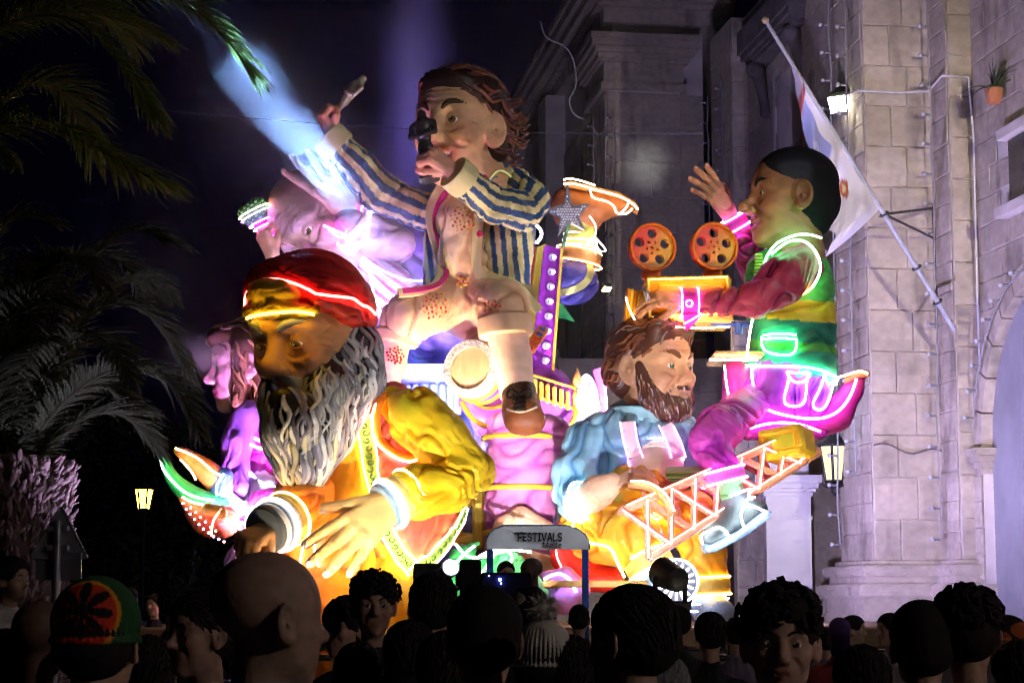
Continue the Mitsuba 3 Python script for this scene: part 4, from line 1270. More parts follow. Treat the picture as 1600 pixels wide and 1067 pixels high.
    put(part(t, 'hand'), hd.mesh(0.014)), put_pieces(t, 'fingernail', nl, 5)
    # horned cluster
    H = Fig(23.2)
    t = thing('horned_ornament', 'cluster of curved orange, green and red horns edged with neon, held at the far left', 'ornament')
    for px, co, nm in (([(348, 762, 0, 17), (325, 738, -.1, 17), (303, 720, -.15, 13), (285, 708, -.2, 8), (274, 702, -.2, 3)], (0.52, 0.16, 0.03), 'orange_horn'),
                       ([(345, 788, -.1, 14), (315, 782, -.2, 15), (290, 768, -.25, 14), (268, 745, -.3, 10), (258, 722, -.3, 6), (252, 708, -.3, 3)], (0.03, 0.30, 0.08), 'green_horn'),
                       ([(350, 815, -.1, 24), (325, 812, -.2, 24), (305, 800, -.25, 15), (290, 785, -.3, 7), (283, 776, -.3, 3)], (0.50, 0.10, 0.03), 'red_horn')):
        s = Sculpt(co, 0.05)
        for q in (px,):
            sp = spline([p[:3] for p in q], 16)
            rr = np.interp(np.linspace(0, 1, 16), np.linspace(0, 1, len(q)), [p[3] for p in q])
            for a, b_, r0, r1 in zip(sp[:-1], sp[1:], rr[:-1], rr[1:]):
                s.cone(H.J(*a), H.J(*b_), H.m(r0), H.m(r1))
        put(part(t, nm), s.mesh(0.018))
    s = Sculpt((0.05, 0.12, 0.4), 0.04)
    H.rods(s, [(344, 766, -.1, 16), (350, 745, -.1, 15)])
    put(part(t, 'cup'), s.mesh(0.018), label='blue cup at the root of the orange horn')
    s = Sculpt((0.5, 0.28, 0.05), 0.03)
    H.rods(s, [(325, 795, -.5, 10), (345, 800, -.5, 10)])
    put(part(t, 'palm_base'), s.mesh(0.018))
    glow(t, H.path([(274, 700, -.45), (290, 706, -.45), (312, 718, -.4), (335, 738, -.4), (345, 742, -.4)]), (12, 8, 4), 0.02)
    glow(t, H.path([(350, 740, -.4), (338, 762, -.4), (340, 774, -.4)]), (4, 7, 12), 0.02)
    glow(t, H.path([(282, 718, -.35), (300, 738, -.4), (306, 750, -.4)]), (12, 7, 4), 0.018)
    glow(t, H.path([(249, 708, -.45), (254, 730, -.5), (270, 752, -.5), (295, 772, -.5), (335, 782, -.45)]), (7, 12, 9), 0.022)
    glow(t, H.path([(285, 776, -.5), (300, 784, -.5), (325, 790, -.5), (345, 795, -.5)]), (12, 8, 5), 0.02)
    glow(t, H.path([(346, 795, -.55), (333, 815, -.6), (331, 838, -.6)]), (12, 2.5, 2), 0.02)
    for i, (x, y) in enumerate([(286, 786), (291, 795), (297, 803), (304, 811), (311, 819), (318, 826), (326, 832), (334, 838), (298, 793), (306, 800), (313, 808), (321, 815), (329, 823), (337, 829), (342, 842), (350, 846)]):
        m = trimesh.creation.icosphere(1, H.m(2.0))
        k = part(t, 'bulb')
        scene[k] = mikit.ply((np.array(m.vertices) + H.J(x, y, -0.62), np.array(m.faces)), 'black')
        scene[k]['emitter'] = {'type': 'area', 'radiance': lum((4, 4, 11) if i < 9 else [(11, 2, 2), (2, 8, 4), (4, 4, 11)][i % 3]), 'sampling_weight': 0.15}


bald_figure()
long_haired_figure()
# ---------------------------------------------------------------- the bearded figure in dungarees
def bearded_figure():
    F = Fig(24.5)
    J, rng = F.J, np.random.default_rng(24)
    t = thing('carnival_figure', 'giant brown-bearded figure in blue shirt and yellow dungarees, seated low on the float', 'carnival figure', 'giant figures on the float')
    O, R, S = J(1024, 577), look(46, 0, 0), F.m(160)
    skin = (0.56, 0.30, 0.17)
    h = head_solid(O, R, S, skin, nose=0.95, nose_w=1.15, brow=1.3, jaw=1.05, blush=(0.55, 0.2, 0.13), lip=(0.55, 0.26, 0.2), neck_to=J(995, 670, 0.1), open_=0.7, neck_r=0.23)
    put(part(t, 'face'), h.mesh(0.0155))
    put_pieces(t, 'eye', eye_mesh(O, R, S, iris=(0.1, 0.12, 0.08)), 2)
    put_pieces(t, 'eyebrow', brow_mesh(O, R, S, (0.14, 0.05, 0.02), 1.1, 0.0), 2)
    b = Sculpt((0.07, 0.022, 0.014), 0.05, O, R, S)
    b.ell((0, -0.1, 0.2), (0.375, 0.43, 0.33)).ell((0, -0.25, 0.0), (0.365, 0.31, 0.3))
    b.ell((0, 0.36, -0.02), (0.30, 0.33, 0.30), sub=True, k=0.04)
    b.cone((-0.15, 0.24, 0.37), (0.2, 0.2, 0.38), 0.11, 0.11, k=0.08)
    for x in (-1, 1):
        b.ell((x * 0.42, 0.03, -0.12), (0.16, 0.16, 0.16), sub=True, k=0.03)
    bm = b.mesh(0.02)
    cols = np.array([(0.32, 0.10, 0.04), (0.20, 0.06, 0.03), (0.40, 0.16, 0.08), (0.34, 0.24, 0.26)])
    lz = lambda c: (c - O) @ R[:, 2] / S
    sd = seeds_on(bm, 260, rng, lambda c: (c[:, 1] < 24.8) * (lz(c) > -0.12))
    fl = lambda p, n, s: -R[:, 1] + R[:, 2] * -0.55 + np.outer((lz(p) > 0.33), R[:, 1] * 1.3 + R[:, 2] * 0.6)
    put(part(t, 'hair'), cat([bm, locks(b, sd, fl, F.m(36), F.m(2.7), cols, (0.03, 0.01, 0.008), wave=0.5, freq=1.2, rng=rng, stick=0.8)]), label='brushed-back reddish brown hair')
    d = Sculpt((0.08, 0.03, 0.02), 0.04, O, R, S)
    d.ell((0, 0.1, -0.34), (0.275, 0.27, 0.20)).ell((0, 0.2, -0.40), (0.21, 0.19, 0.15))
    for x in (-1, 1):
        d.cone((x * 0.28, 0.05, 0.0), (x * 0.23, 0.14, -0.30), 0.07, 0.125)
    d.ell((0, 0.42, -0.24), (0.115, 0.13, 0.062), sub=True, k=0.03)
    d.ell((0, 0.43, -0.09), (0.27, 0.2, 0.13), sub=True, k=0.05)
    d.chain([(-0.13, 0.28, -0.25), (-0.06, 0.345, -0.205), (0, 0.36, -0.205), (0.06, 0.345, -0.205), (0.13, 0.28, -0.25)], [0.02, 0.03, 0.03, 0.03, 0.02], k=0.02)
    dm = d.mesh(0.018)
    cols = np.array([(0.32, 0.12, 0.06), (0.5, 0.34, 0.28), (0.22, 0.07, 0.04), (0.42, 0.28, 0.34)])
    sd = seeds_on(dm, 330, rng, lambda c: (c[:, 1] < 24.6) * (lz(c) < -0.08))
    put(part(t, 'beard'), cat([dm, locks(d, sd, lambda p, n, s: np.array([0.12, 0, -1.0]) + n * 0.25, F.m(12), F.m(1.5), cols * 1.25, (0.05, 0.018, 0.014), wave=0.35, freq=0.8, rng=rng, stick=0.6, steps=8, sides=5)]), label='short brown beard greying at the chin')
    # shirt
    s = Sculpt((0.26, 0.46, 0.58), 0.14)
    F.rods(s, [(985, 668, 0.1, 44), (990, 700, 0.05, 70), (985, 760, 0.1, 78)])
    F.rods(s, [(935, 680, 0.0, 36), (1055, 690, 0.1, 44), (1085, 740, 0.2, 40)])
    sm = s.mesh(0.024)
    put(part(t, 'shirt'), folds(sm, 0.04, 3.0, axis=(0.2, 0, 1), seed=3, tint=(0.08, 0.2, 0.36), dark=0.75), label='light blue shirt')
    v, f = band(J(1000, 655, 0.02), (0.15, 0.1, 1), F.m(48), F.m(11), rim=1.06)
    put(part(t, 'collar'), (v, f), col=(0.3, 0.52, 0.6))
    a = Sculpt((0.24, 0.44, 0.57), 0.08)
    F.rods(a, [(918, 690, -0.1, 38), (900, 740, -0.35, 36), (895, 775, -0.55, 30), (903, 792, -0.72, 27)])
    put(part(t, 'sleeve'), folds(a.mesh(0.022), 0.05, 3.2, axis=(0.1, 0.5, 1), seed=5, tint=(0.06, 0.17, 0.34), dark=0.85), label='blue sleeve rolled to the elbow')
    ax = J(930, 772, -0.95) - J(898, 795, -0.7)
    put(part(t, 'cuff'), band(J(909, 786, -0.8), ax, F.m(33), F.m(9)), col=(0.34, 0.56, 0.66))
    glow(t, circle(J(914, 782, -0.85), ax, F.m(32)), (5, 9, 11), 0.022, closed=True, raw=True)
    fa = Sculpt((0.66, 0.40, 0.27), 0.06)
    F.rods(fa, [(905, 788, -0.78, 26), (935, 768, -0.95, 24), (955, 757, -1.0, 18)])
    put(part(t, 'forearm'), fa.mesh(0.018))
    e = J(950, 760, -1.0)
    Rh = frame_of(J(1000, 742, -1.08) - e, (0.15, -0.6, 0.8))
    hd, nl = hand_solid(e, Rh, F.m(40), (0.64, 0.36, 0.24), curl=(22, 26, 30, 34), thumb=(38, 10), left=True, bend=-0.3)
    put(part(t, 'hand'), hd.mesh(0.014)), put_pieces(t, 'fingernail', nl, 5)
    # dungarees
    o = Sculpt((0.70, 0.44, 0.04), 0.12)
    F.rods(o, [(1000, 775, -0.2, 66), (985, 800, -0.1, 70)])
    F.rods(o, [(960, 800, -0.2, 44), (920, 830, -0.5, 48), (985, 838, -1.0, 44), (1008, 868, -1.0, 34)])
    F.rods(o, [(1030, 800, -0.1, 56), (1080, 810, -0.6, 40), (1098, 860, -0.7, 33), (1106, 905, -0.7, 31)])
    om = o.mesh(0.024)
    q = pix(om[0])
    og = np.clip((q[:, 1] - 795) / 60, 0, 0.75)[:, None] * np.clip((q[:, 0] - 880) / 30, 0, 1)[:, None]
    put(part(t, 'dungarees'), folds((om[0], om[1], om[2] * (1 - og) + np.array([0.72, 0.27, 0.02]) * og), 0.05, 3.0, axis=(0.6, 0.4, -0.7), seed=6, tint=(0.42, 0.10, 0.0), dark=0.85, stretch=0.4), label='yellow dungarees')
    bb = Sculpt((0.72, 0.66, 0.5), 0.06)
    F.blob(bb, 1022, 722, -0.45, 46, 16, 34, yaw=0)
    put(part(t, 'bib'), bb.mesh(0.02), label='pale bib of the dungarees')
    for px in ([(980, 660, -0.52), (985, 690, -0.6), (993, 715, -0.62)], [(1040, 665, -0.45), (1052, 690, -0.5), (1060, 715, -0.52)]):
        p = spline(F.path(px), 14)
        put(part(t, 'strap'), ribbon(p, np.tile([0, -1.0, 0.1], (14, 1)), F.m(11), 0.25), col=(0.66, 0.5, 0.5), smooth=40)
        for sg in (-1, 1):
            glow(t, p + np.array([F.m(11) * sg, -0.05, 0]), (2.6, 1.2, 3.0), 0.016, raw=True)
    glow(t, on(bb, [(982, 703), (990, 740), (1010, 755)], 24.5, 0.03)[0], (3, 1.5, 5), 0.018, raw=True)
    glow(t, on(bb, [(995, 692), (1020, 688), (1058, 694), (1066, 720)], 24.5, 0.03)[0], (4, 3.3, 3.8), 0.018, raw=True)
    for px in ([(1012, 785), (1013, 805), (1025, 812), (1042, 800), (1040, 782)], [(1019, 787), (1021, 800), (1030, 804)]):
        glow(t, on(o, px, 24.5, 0.03)[0], (12, 10, 4), 0.014, raw=True)
    for px in ([(906, 842), (930, 848), (955, 855), (965, 872), (978, 898)], [(900, 815), (896, 828), (900, 842)]):
        glow(t, on(o, px, 24.5, 0.03)[0], (13, 9, 3), 0.024, raw=True)
    for c, ax, r in ((J(1014, 880, -1.05), (0.45, -0.2, -1), 37), (J(1107, 915, -0.72), (0.05, 0, -1), 33)):
        ax = unit(ax)
        put(part(t, 'trouser_cuff'), band(c, ax, F.m(r), F.m(13)), col=(0.74, 0.52, 0.12))
        for sg in (-1, 1):
            glow(t, circle(c + ax * F.m(13) * sg, ax, F.m(r)), (13, 8, 2) if r == 33 else (12, 10, 6), 0.022, closed=True, raw=True)
    for px in ([(1022, 898, -1.05, 24), (1028, 920, -1.0, 22), (1030, 930, -0.95, 20)], [(1108, 930, -0.72, 24), (1110, 950, -0.75, 27), (1125, 960, -0.95, 24)]):
        s = Sculpt((0.22, 0.28, 0.42), 0.06)
        F.rods(s, px)
        put(part(t, 'boot'), s.mesh(0.02))
    for y in (934, 944, 955):
        glow(t, circle(J(1109, y, -0.74), (0, 0, 1), F.m(28), n=24), (6, 9, 12), 0.02, closed=True, raw=True)
    glow(t, circle(J(1022, 897, -1.06), (0.4, -0.2, -1), F.m(29), n=24), (8, 10, 12), 0.022, closed=True, raw=True)
    # banknotes in the other hand
    g = thing('banknotes', 'small bundle of green banknotes held above the dungarees', 'banknotes')
    for k in range(4):
        v, f = box_mesh(J(1068 + k * 1.0, 734 + k * 4.0, -0.95), (F.m(27), F.m(9), 0.012), R=frame_of((0.15, 0.85, 0.5), (-0.1, -0.5, 0.85)), bev=0.004)
        put(part(g, 'banknote'), (v, f), col=(0.10, 0.2, 0.08) if k % 2 else (0.34, 0.42, 0.18), smooth=False)
    # red padded shoe-shaped seat
    s_ = Sculpt((0.50, 0.02, 0.015), 0.06)
    F.rods(s_, [(905, 800, -0.1, 16), (888, 832, -0.35, 22), (886, 870, -0.5, 24), (905, 898, -0.6, 24), (955, 906, -0.6, 20)])
    st = thing('cushion', 'glossy red padded roll under the dungarees, curving to the left', 'cushion')
    put(st + '__padding', s_.mesh(0.022))
    glow(st, on(s_, [(884, 820), (873, 845), (872, 868), (880, 885)], 24.5, 0.03)[0], (12, 3, 3), 0.016, raw=True)
    glow(st, on(s_, [(905, 906), (930, 910), (955, 912)], 24.5, 0.03)[0], (12, 4, 3), 0.016, raw=True)


bearded_figure()
# ---------------------------------------------------------------- the figure with the film camera, in its boat-shaped seat on the crane
def camera_figure():
    F = Fig(25.0)
    J, rng = F.J, np.random.default_rng(25)
    t = thing('carnival_figure', 'giant figure with cropped black hair and green and yellow waistcoat, working a film camera', 'carnival figure', 'giant figures on the float')
    O, R, S = J(1231, 310), look(-80, 2, 0), F.m(157)
    skin = (0.34, 0.165, 0.085)
    h = head_solid(O, R, S, skin, nose=1.55, nose_w=1.1, smile=1.0, jaw=0.98, blush=(0.4, 0.13, 0.06), lip=(0.42, 0.14, 0.1), chin=1.15, neck_to=J(1248, 400, 0.0), neck_r=0.25, wrinkles=False, open_=0.8)
    put(part(t, 'face'), h.mesh(0.0155))
    put_pieces(t, 'eye', eye_mesh(O, R, S), 2)
    put_pieces(t, 'tooth', teeth_mesh(O, R, S), 8)
    put_pieces(t, 'eyebrow', brow_mesh(O, R, S, (0.015, 0.012, 0.012), 0.9, 0.01), 2)
    b = Sculpt((0.012, 0.012, 0.016), 0.04, O, R, S)
    b.ell((0, -0.09, 0.19), (0.355, 0.435, 0.345)).ell((0, -0.2, -0.02), (0.335, 0.345, 0.33)).ell((0, -0.24, -0.25), (0.25, 0.2, 0.14))
    b.ell((0, 0.42, 0.0), (0.27, 0.36, 0.36), sub=True, k=0.03)
    for x in (-1, 1):
        b.ell((x * 0.42, 0.06, -0.16), (0.17, 0.20, 0.22), sub=True, k=0.02)
    for k in range(16):
        z = 0.28 - k * 0.022
        b.groove([(-0.33, 0.2 - 0.01 * k, z), (-0.36, 0.05, z + 0.02), (-0.35, -0.1, z + 0.01)], 0.006, (0.05, 0.055, 0.075), k=0.01)
        b.groove([(0.33, 0.2 - 0.01 * k, z), (0.36, 0.05, z + 0.02), (0.35, -0.1, z + 0.01)], 0.006, (0.05, 0.055, 0.075), k=0.01)
    put(part(t, 'hair'), b.mesh(0.017), 'matte')
    # waistcoat
    s = Sculpt((0.04, 0.22, 0.07), 0.12)
    F.rods(s, [(1245, 395, 0.05, 40), (1240, 440, 0.05, 62), (1238, 500, 0.05, 66), (1240, 560, 0.05, 66), (1244, 578, 0.05, 66)])
    F.rods(s, [(1190, 420, 0.0, 26), (1180, 480, -0.05, 20)])
    sm = s.mesh(0.022)
    q = pix(sm[0])
    y = q[:, 1] - (q[:, 0] - 1240) * 0.06
    G, Y_, TL, G2 = np.array([0.09, 0.42, 0.10]), np.array([0.66, 0.52, 0.04]), np.array([0.03, 0.22, 0.16]), np.array([0.09, 0.38, 0.08])
    c = np.where((y < 468)[:, None], G, np.where((y < 500)[:, None], Y_, np.where((y < 534)[:, None], TL, np.where((y < 548)[:, None], G2, TL * 1.3))))
    put(part(t, 'waistcoat'), folds((sm[0], sm[1], c), 0.035, 2.6, axis=(1, 0, 0.1), seed=5, dark=0.5), label='waistcoat in green, yellow and teal bands')
    for k in range(17):
        v, f = box_mesh(J(1186 - 0.35 * k, 398 + 5.2 * k, -0.32 - 0.01 * k), (F.m(6), 0.02, F.m(1.6)), bev=0.005)
        put(part(t, 'zip_tooth'), (v, f), col=(0.6, 0.5, 0.1), smooth=False)
    # magenta trousers, seated
    p = Sculpt((0.34, 0.05, 0.42), 0.1)
    F.rods(p, [(1235, 585, 0.0, 62), (1240, 625, 0.0, 52)])
    F.rods(p, [(1200, 625, -0.1, 46), (1262, 620, -0.2, 40)])
    put(part(t, 'trousers'), folds(p.mesh(0.024), 0.04, 3, axis=(0.2, 0, 1), seed=8, tint=(0.1, 0.0, 0.2), dark=0.7), label='violet trousers with two pouches')
    for px in ([(1233, 582), (1230, 605), (1226, 628), (1240, 634), (1256, 628), (1260, 605), (1262, 585)], [(1285, 590), (1278, 612), (1270, 634), (1282, 638), (1293, 622), (1298, 602), (1298, 592)]):
        pts, nn = on(p, px, 25, 0.03, closed=False, n=22)
        glow(t, pts, (8, 6, 12), 0.022, raw=True)
    for px in ([(1230, 580), (1248, 582), (1263, 584), (1258, 596), (1240, 597), (1230, 580)], [(1284, 588), (1297, 588), (1301, 602), (1290, 601), (1284, 588)]):
        glow(t, on(p, px, 25, 0.05, n=18)[0], (8, 7, 12), 0.022, raw=True)
    # leg hanging over the side
    l = Sculpt((0.52, 0.06, 0.40), 0.08)
    F.rods(l, [(1175, 630, -0.35, 30), (1125, 668, -1.1, 34), (1108, 690, -1.3, 30), (1122, 725, -1.45, 26), (1128, 742, -1.5, 26)])
    put(part(t, 'trouser_leg'), folds(l.mesh(0.022), 0.045, 3.2, axis=(0.8, 0, -0.7), seed=9, tint=(0.3, 0.01, 0.3), dark=0.75), label='magenta trouser leg hanging down')
    ax = np.array([0.25, 0, -1.0])
    put(part(t, 'trouser_cuff'), band(J(1130, 744, -1.5), ax, F.m(33), F.m(10)), col=(0.6, 0.16, 0.5), smooth=50)
    for sg in (-1, 1):
        glow(t, circle(J(1130, 744, -1.5) + unit(ax) * F.m(9) * sg, ax, F.m(34)), (11, 4, 11), 0.02, closed=True, raw=True)
    k_ = Sculpt((0.16, 0.42, 0.16), 0.05)
    F.rods(k_, [(1134, 752, -1.5, 24), (1142, 785, -1.5, 22)])
    put(part(t, 'sock'), folds(k_.mesh(0.02), 0.02, 5, axis=(1, 0, 0), seed=2))
    s_ = Sculpt((0.12, 0.14, 0.14), 0.05)
    F.rods(s_, [(1146, 782, -1.5, 23), (1168, 796, -1.5, 20), (1186, 795, -1.5, 13)])
    F.rods(s_, [(1140, 800, -1.55, 22), (1122, 828, -1.6, 20), (1112, 840, -1.62, 16)])
    F.rods(s_, [(1150, 815, -1.55, 17), (1175, 805, -1.52, 14)])
    put(part(t, 'boot'), s_.mesh(0.018), label='grey lace-up boot outlined in white neon')
    so = [(1102, 862), (1098, 848), (1110, 850), (1150, 830), (1190, 800), (1200, 802), (1196, 812), (1160, 838), (1118, 860)]
    v, f = prism([((x - 1150) * F.u, (830 - yy) * F.u) for x, yy in so], 0.4, J(1150, 830, -1.55), (1, 0, 0), (0, 0, 1))
    put(part(t, 'sole'), (v, f), col=(0.14, 0.2, 0.34), smooth=30)
    for px in ([(1104, 858), (1130, 848), (1165, 826), (1197, 802)], [(1098, 850), (1096, 836), (1106, 830)], [(1106, 832), (1122, 824), (1134, 830), (1140, 842)], [(1198, 800), (1180, 792), (1166, 790), (1158, 802), (1162, 822)],
               [(1140, 775), (1158, 768), (1176, 764), (1170, 772), (1176, 780)], [(1162, 790), (1168, 780), (1180, 776)]):
        glow(t, F.path([(x, yy, -1.78) for x, yy in px]), (9, 10, 11), 0.022)
    # near arm: maroon sleeve along to the camera
    a = Sculpt((0.30, 0.03, 0.07), 0.08)
    F.rods(a, [(1252, 415, -0.35, 36), (1222, 440, -0.6, 38), (1185, 468, -0.75, 28), (1130, 474, -0.8, 23), (1092, 474, -0.8, 20)])
    put(part(t, 'sleeve'), folds(a.mesh(0.019), 0.045, 3.4, axis=(0.3, 0.3, 1), seed=11, tint=(0.08, 0.0, 0.03), dark=0.75), label='maroon sleeve reaching for the camera')
    put(part(t, 'cuff'), band(J(1077, 474, -0.8), (1, 0, 0), F.m(23), F.m(13)), col=(0.45, 0.03, 0.22), smooth=50)
    v, f = prism([(0, 0), (0.24, 0.02), (0.05, -0.2), (0.02, -0.19)], 0.06, J(1068, 492, -0.92), (1, 0, 0), (0, 0, 1))
    put(part(t, 'cuff_flap'), (v, f), col=(0.5, 0.04, 0.25), smooth=30)
    for x in (1064, 1090):
        glow(t, circle(J(x, 474, -0.8), (1, 0, 0), F.m(24)), (11, 2.5, 10), 0.018, closed=True, raw=True)
    glow(t, circle(J(1077, 474, -1.0), (0, 1, 0), F.m(5), 16), (11, 4, 10), 0.014, closed=True, raw=True)
    glow(t, F.path([(1068, 506, -1.0), (1080, 500, -1.0), (1096, 490, -0.98)]), (11, 4, 10), 0.016)
    glow(t, on(s, [(1190, 440), (1196, 410), (1215, 388), (1248, 375), (1275, 380)], 25, 0.04)[0] + [0, -0.25, 0], (4, 11, 6), 0.022, raw=True)
    glow(t, F.path([(1205, 398, -0.55), (1232, 378, -0.62), (1258, 378, -0.62), (1278, 400, -0.6), (1281, 425, -0.62), (1270, 448, -0.66)]), (3, 11, 5), 0.024)
    glow(t, F.path([(1270, 448, -0.66), (1252, 460, -0.7), (1228, 458, -0.72)]), (12, 9, 1.5), 0.022)
    glow(t, F.path([(1178, 490, -0.45), (1172, 520, -0.5), (1167, 560, -0.5)]), (9, 11, 4), 0.022)
    glow(t, on(s, [(1170, 570), (1200, 571), (1240, 572), (1280, 578), (1306, 590)], 25, 0.04)[0], (4, 11, 6), 0.024, raw=True)
    for px in ([(1196, 524), (1220, 522), (1244, 524)], [(1194, 526), (1196, 545), (1215, 554), (1240, 552), (1244, 530)], [(1196, 530), (1220, 529), (1243, 531)]):
        glow(t, on(s, px, 25, 0.04)[0], (3, 11, 6), 0.022, raw=True)
    e = J(1064, 472, -0.85)
    Rh = frame_of(J(1000, 462, -1.02) - e, (0.05, -0.8, 0.6))
    hd, nl = hand_solid(e, Rh, F.m(41), (0.52, 0.26, 0.13), curl=(28, 32, 36, 42), thumb=(40, 15), left=True, bend=-0.5)
    put(part(t, 'hand'), hd.mesh(0.014)), put_pieces(t, 'fingernail', nl, 5)
    rg = circle(J(1010, 461, -1.08), (1, 0, 0.3), F.m(8), 16)
    put(part(t, 'ring'), tube(rg, 0.025, 7, True), 'metalpaint', col=(0.35, 0.35, 0.4))
    # far arm, hand raised open
    a = Sculpt((0.50, 0.07, 0.28), 0.06)
    F.rods(a, [(1185, 430, 0.35, 26), (1168, 395, 0.35, 26), (1152, 360, 0.3, 22)])
    put(part(t, 'sleeve'), folds(a.mesh(0.02), 0.04, 4, axis=(1, 0, 0.3), seed=3, tint=(0.2, 0.0, 0.1), dark=0.7), label='pink sleeve of the waving arm')
    ax = J(1140, 335, 0.26) - J(1160, 372, 0.32)
    put(part(t, 'cuff'), band(J(1147, 350, 0.28), ax, F.m(24), F.m(10)), col=(0.55, 0.06, 0.36), smooth=50)
    for k in (-9, 10):
        glow(t, circle(J(1147, 350, 0.28) + unit(ax) * F.m(k), ax, F.m(25)), (11, 4, 11), 0.018, closed=True, raw=True)
    e = J(1140, 336, 0.26)
    Rh = frame_of(J(1112, 296, 0.15) - e, (0.35, -0.85, 0.25))
    hd, nl = hand_solid(e, Rh, F.m(45), (0.55, 0.28, 0.17), curl=((6, 8, 6), (10, 10, 8), (14, 12, 8), (10, 12, 8)), thumb=(50, 5), spread=1.3, left=False)
    put(part(t, 'hand'), hd.mesh(0.014)), put_pieces(t, 'fingernail', nl, 5)


def film_camera():
    F = Fig(24.6)
    J = F.J
    t = thing('film_camera', 'orange and yellow film camera with two red reels on top', 'camera')
    put(t + '__body', box_mesh(J(1072, 466, 0), (F.m(67), 0.38, F.m(28)), bev=0.03), col=(0.60, 0.26, 0.02), smooth=False)
    put(part(t, 'side_panel'), box_mesh(J(1080, 458, -0.385), (F.m(50), 0.02, F.m(14)), bev=0.012), col=(0.66, 0.40, 0.05), smooth=False)
    put(part(t, 'base_plate'), box_mesh(J(1085, 502, 0), (F.m(56), 0.42, F.m(9)), bev=0.03), col=(0.66, 0.42, 0.12), smooth=False)
    for k in range(5):
        w = 16 + 2.4 * k
        put(part(t, 'lens_hood'), box_mesh(J(1003 - 6 * k, 472 + 1.5 * k, -0.1), (F.m(3.2), F.m(w), F.m(w)), R=look(90, -6, 0)[:, [1, 0, 2]] * [1, 1, 1], bev=0.02), col=(0.64, 0.40, 0.04) if k % 2 else (0.5, 0.2, 0.02), smooth=False)
    put(part(t, 'strut'), tube(np.array([J(1110, 504, -0.3), J(1170, 508, -0.3)]), F.m(4), 10), col=(0.05, 0.1, 0.45))
    put(part(t, 'strut'), tube(np.array([J(1155, 505, -0.32), J(1154, 522, -0.32)]), F.m(6), 10), col=(0.08, 0.16, 0.5))
    frame = [(1012, 436), (1136, 432), (1142, 490), (1016, 497)]
    for a, b in zip(frame, frame[1:] + frame[:1]):
        p = spline(F.path([(a[0], a[1], -0.42), (b[0], b[1], -0.42)]), 24)
        bd = [(np.array(m.vertices) + q, np.array(m.faces), np.array([0.7, 0.5, 0.12])) for q in p for m in [trimesh.creation.icosphere(1, 0.022)]]
        put(part(t, 'beading'), cat(bd))
    glow(t, F.path([(1014, 437, -0.46), (1136, 433, -0.46)]), (12, 7, 1), 0.016)
    glow(t, F.path([(1018, 496, -0.46), (1140, 489, -0.46)]), (12, 7, 1), 0.016)
    glow(t, F.path([(1030, 510, -0.48), (1085, 512, -0.48), (1140, 511, -0.48)]), (12, 8, 6), 0.018)
    glow(t, F.path([(978, 464, -0.4), (983, 482, -0.42), (992, 500, -0.42)]), (12, 9, 4), 0.016)
    from shapely.geometry import Point
    for cx, cy in ((1012, 390), (1108, 389)):
        r = F.m(37)
        g = Point(0, 0).buffer(r, 24)
        for k in range(5):
            a = k * 2 * math.pi / 5 + 0.3
            g = g.difference(Point(0.6 * r * math.cos(a), 0.6 * r * math.sin(a)).buffer(r * 0.21, 10))
            g = g.difference(Point(0.25 * r * math.cos(a + .6), 0.25 * r * math.sin(a + .6)).buffer(r * 0.055, 6))
        g = g.difference(Point(0, 0).buffer(r * 0.06, 6))
        X, Z = unit([1, 0.28, 0]), np.array([0, 0, 1.0])
        nrm = np.cross(X, Z)
        k = part(t, 'reel')
        for off, nm in ((0.13, 'flange'), (0.07, 'flange')):
            m = trimesh.creation.extrude_polygon(g, 0.035, engine='earcut')
            v = np.array(m.vertices)
            c = J(cx, cy, 0) + nrm * off
            vw = c + np.outer(v[:, 0], X) + np.outer(v[:, 1], Z) + np.outer(v[:, 2], nrm)
            mx = np.clip((v[:, 0] - v[:, 1] * 0.5) / r * 0.7 + 0.35, 0, 1)[:, None]
            put(part(k, nm), (vw, np.array(m.faces), (1 - mx) * np.array([0.50, 0.02, 0.01]) + mx * np.array([0.56, 0.34, 0.02])), smooth=30)
        v, f = tube(np.array([J(cx, cy, 0) - nrm * 0.0, J(cx, cy, 0) + nrm * 0.12]), r * 0.3, 24)
        put(part(k, 'hub'), (v, f), col=(0.45, 0.2, 0.02))
        put(part(k, 'rim'), tube(circle(J(cx, cy, 0) + nrm * 0.2, nrm, r * 0.985, 40), 0.022, 7, True), col=(0.55, 0.12, 0.01))
        put(part(k, 'bracket'), box_mesh(J(cx + 5, cy + 40, 0.02), (F.m(15), 0.1, F.m(8)), bev=0.03), col=(0.62, 0.12, 0.02), smooth=False)


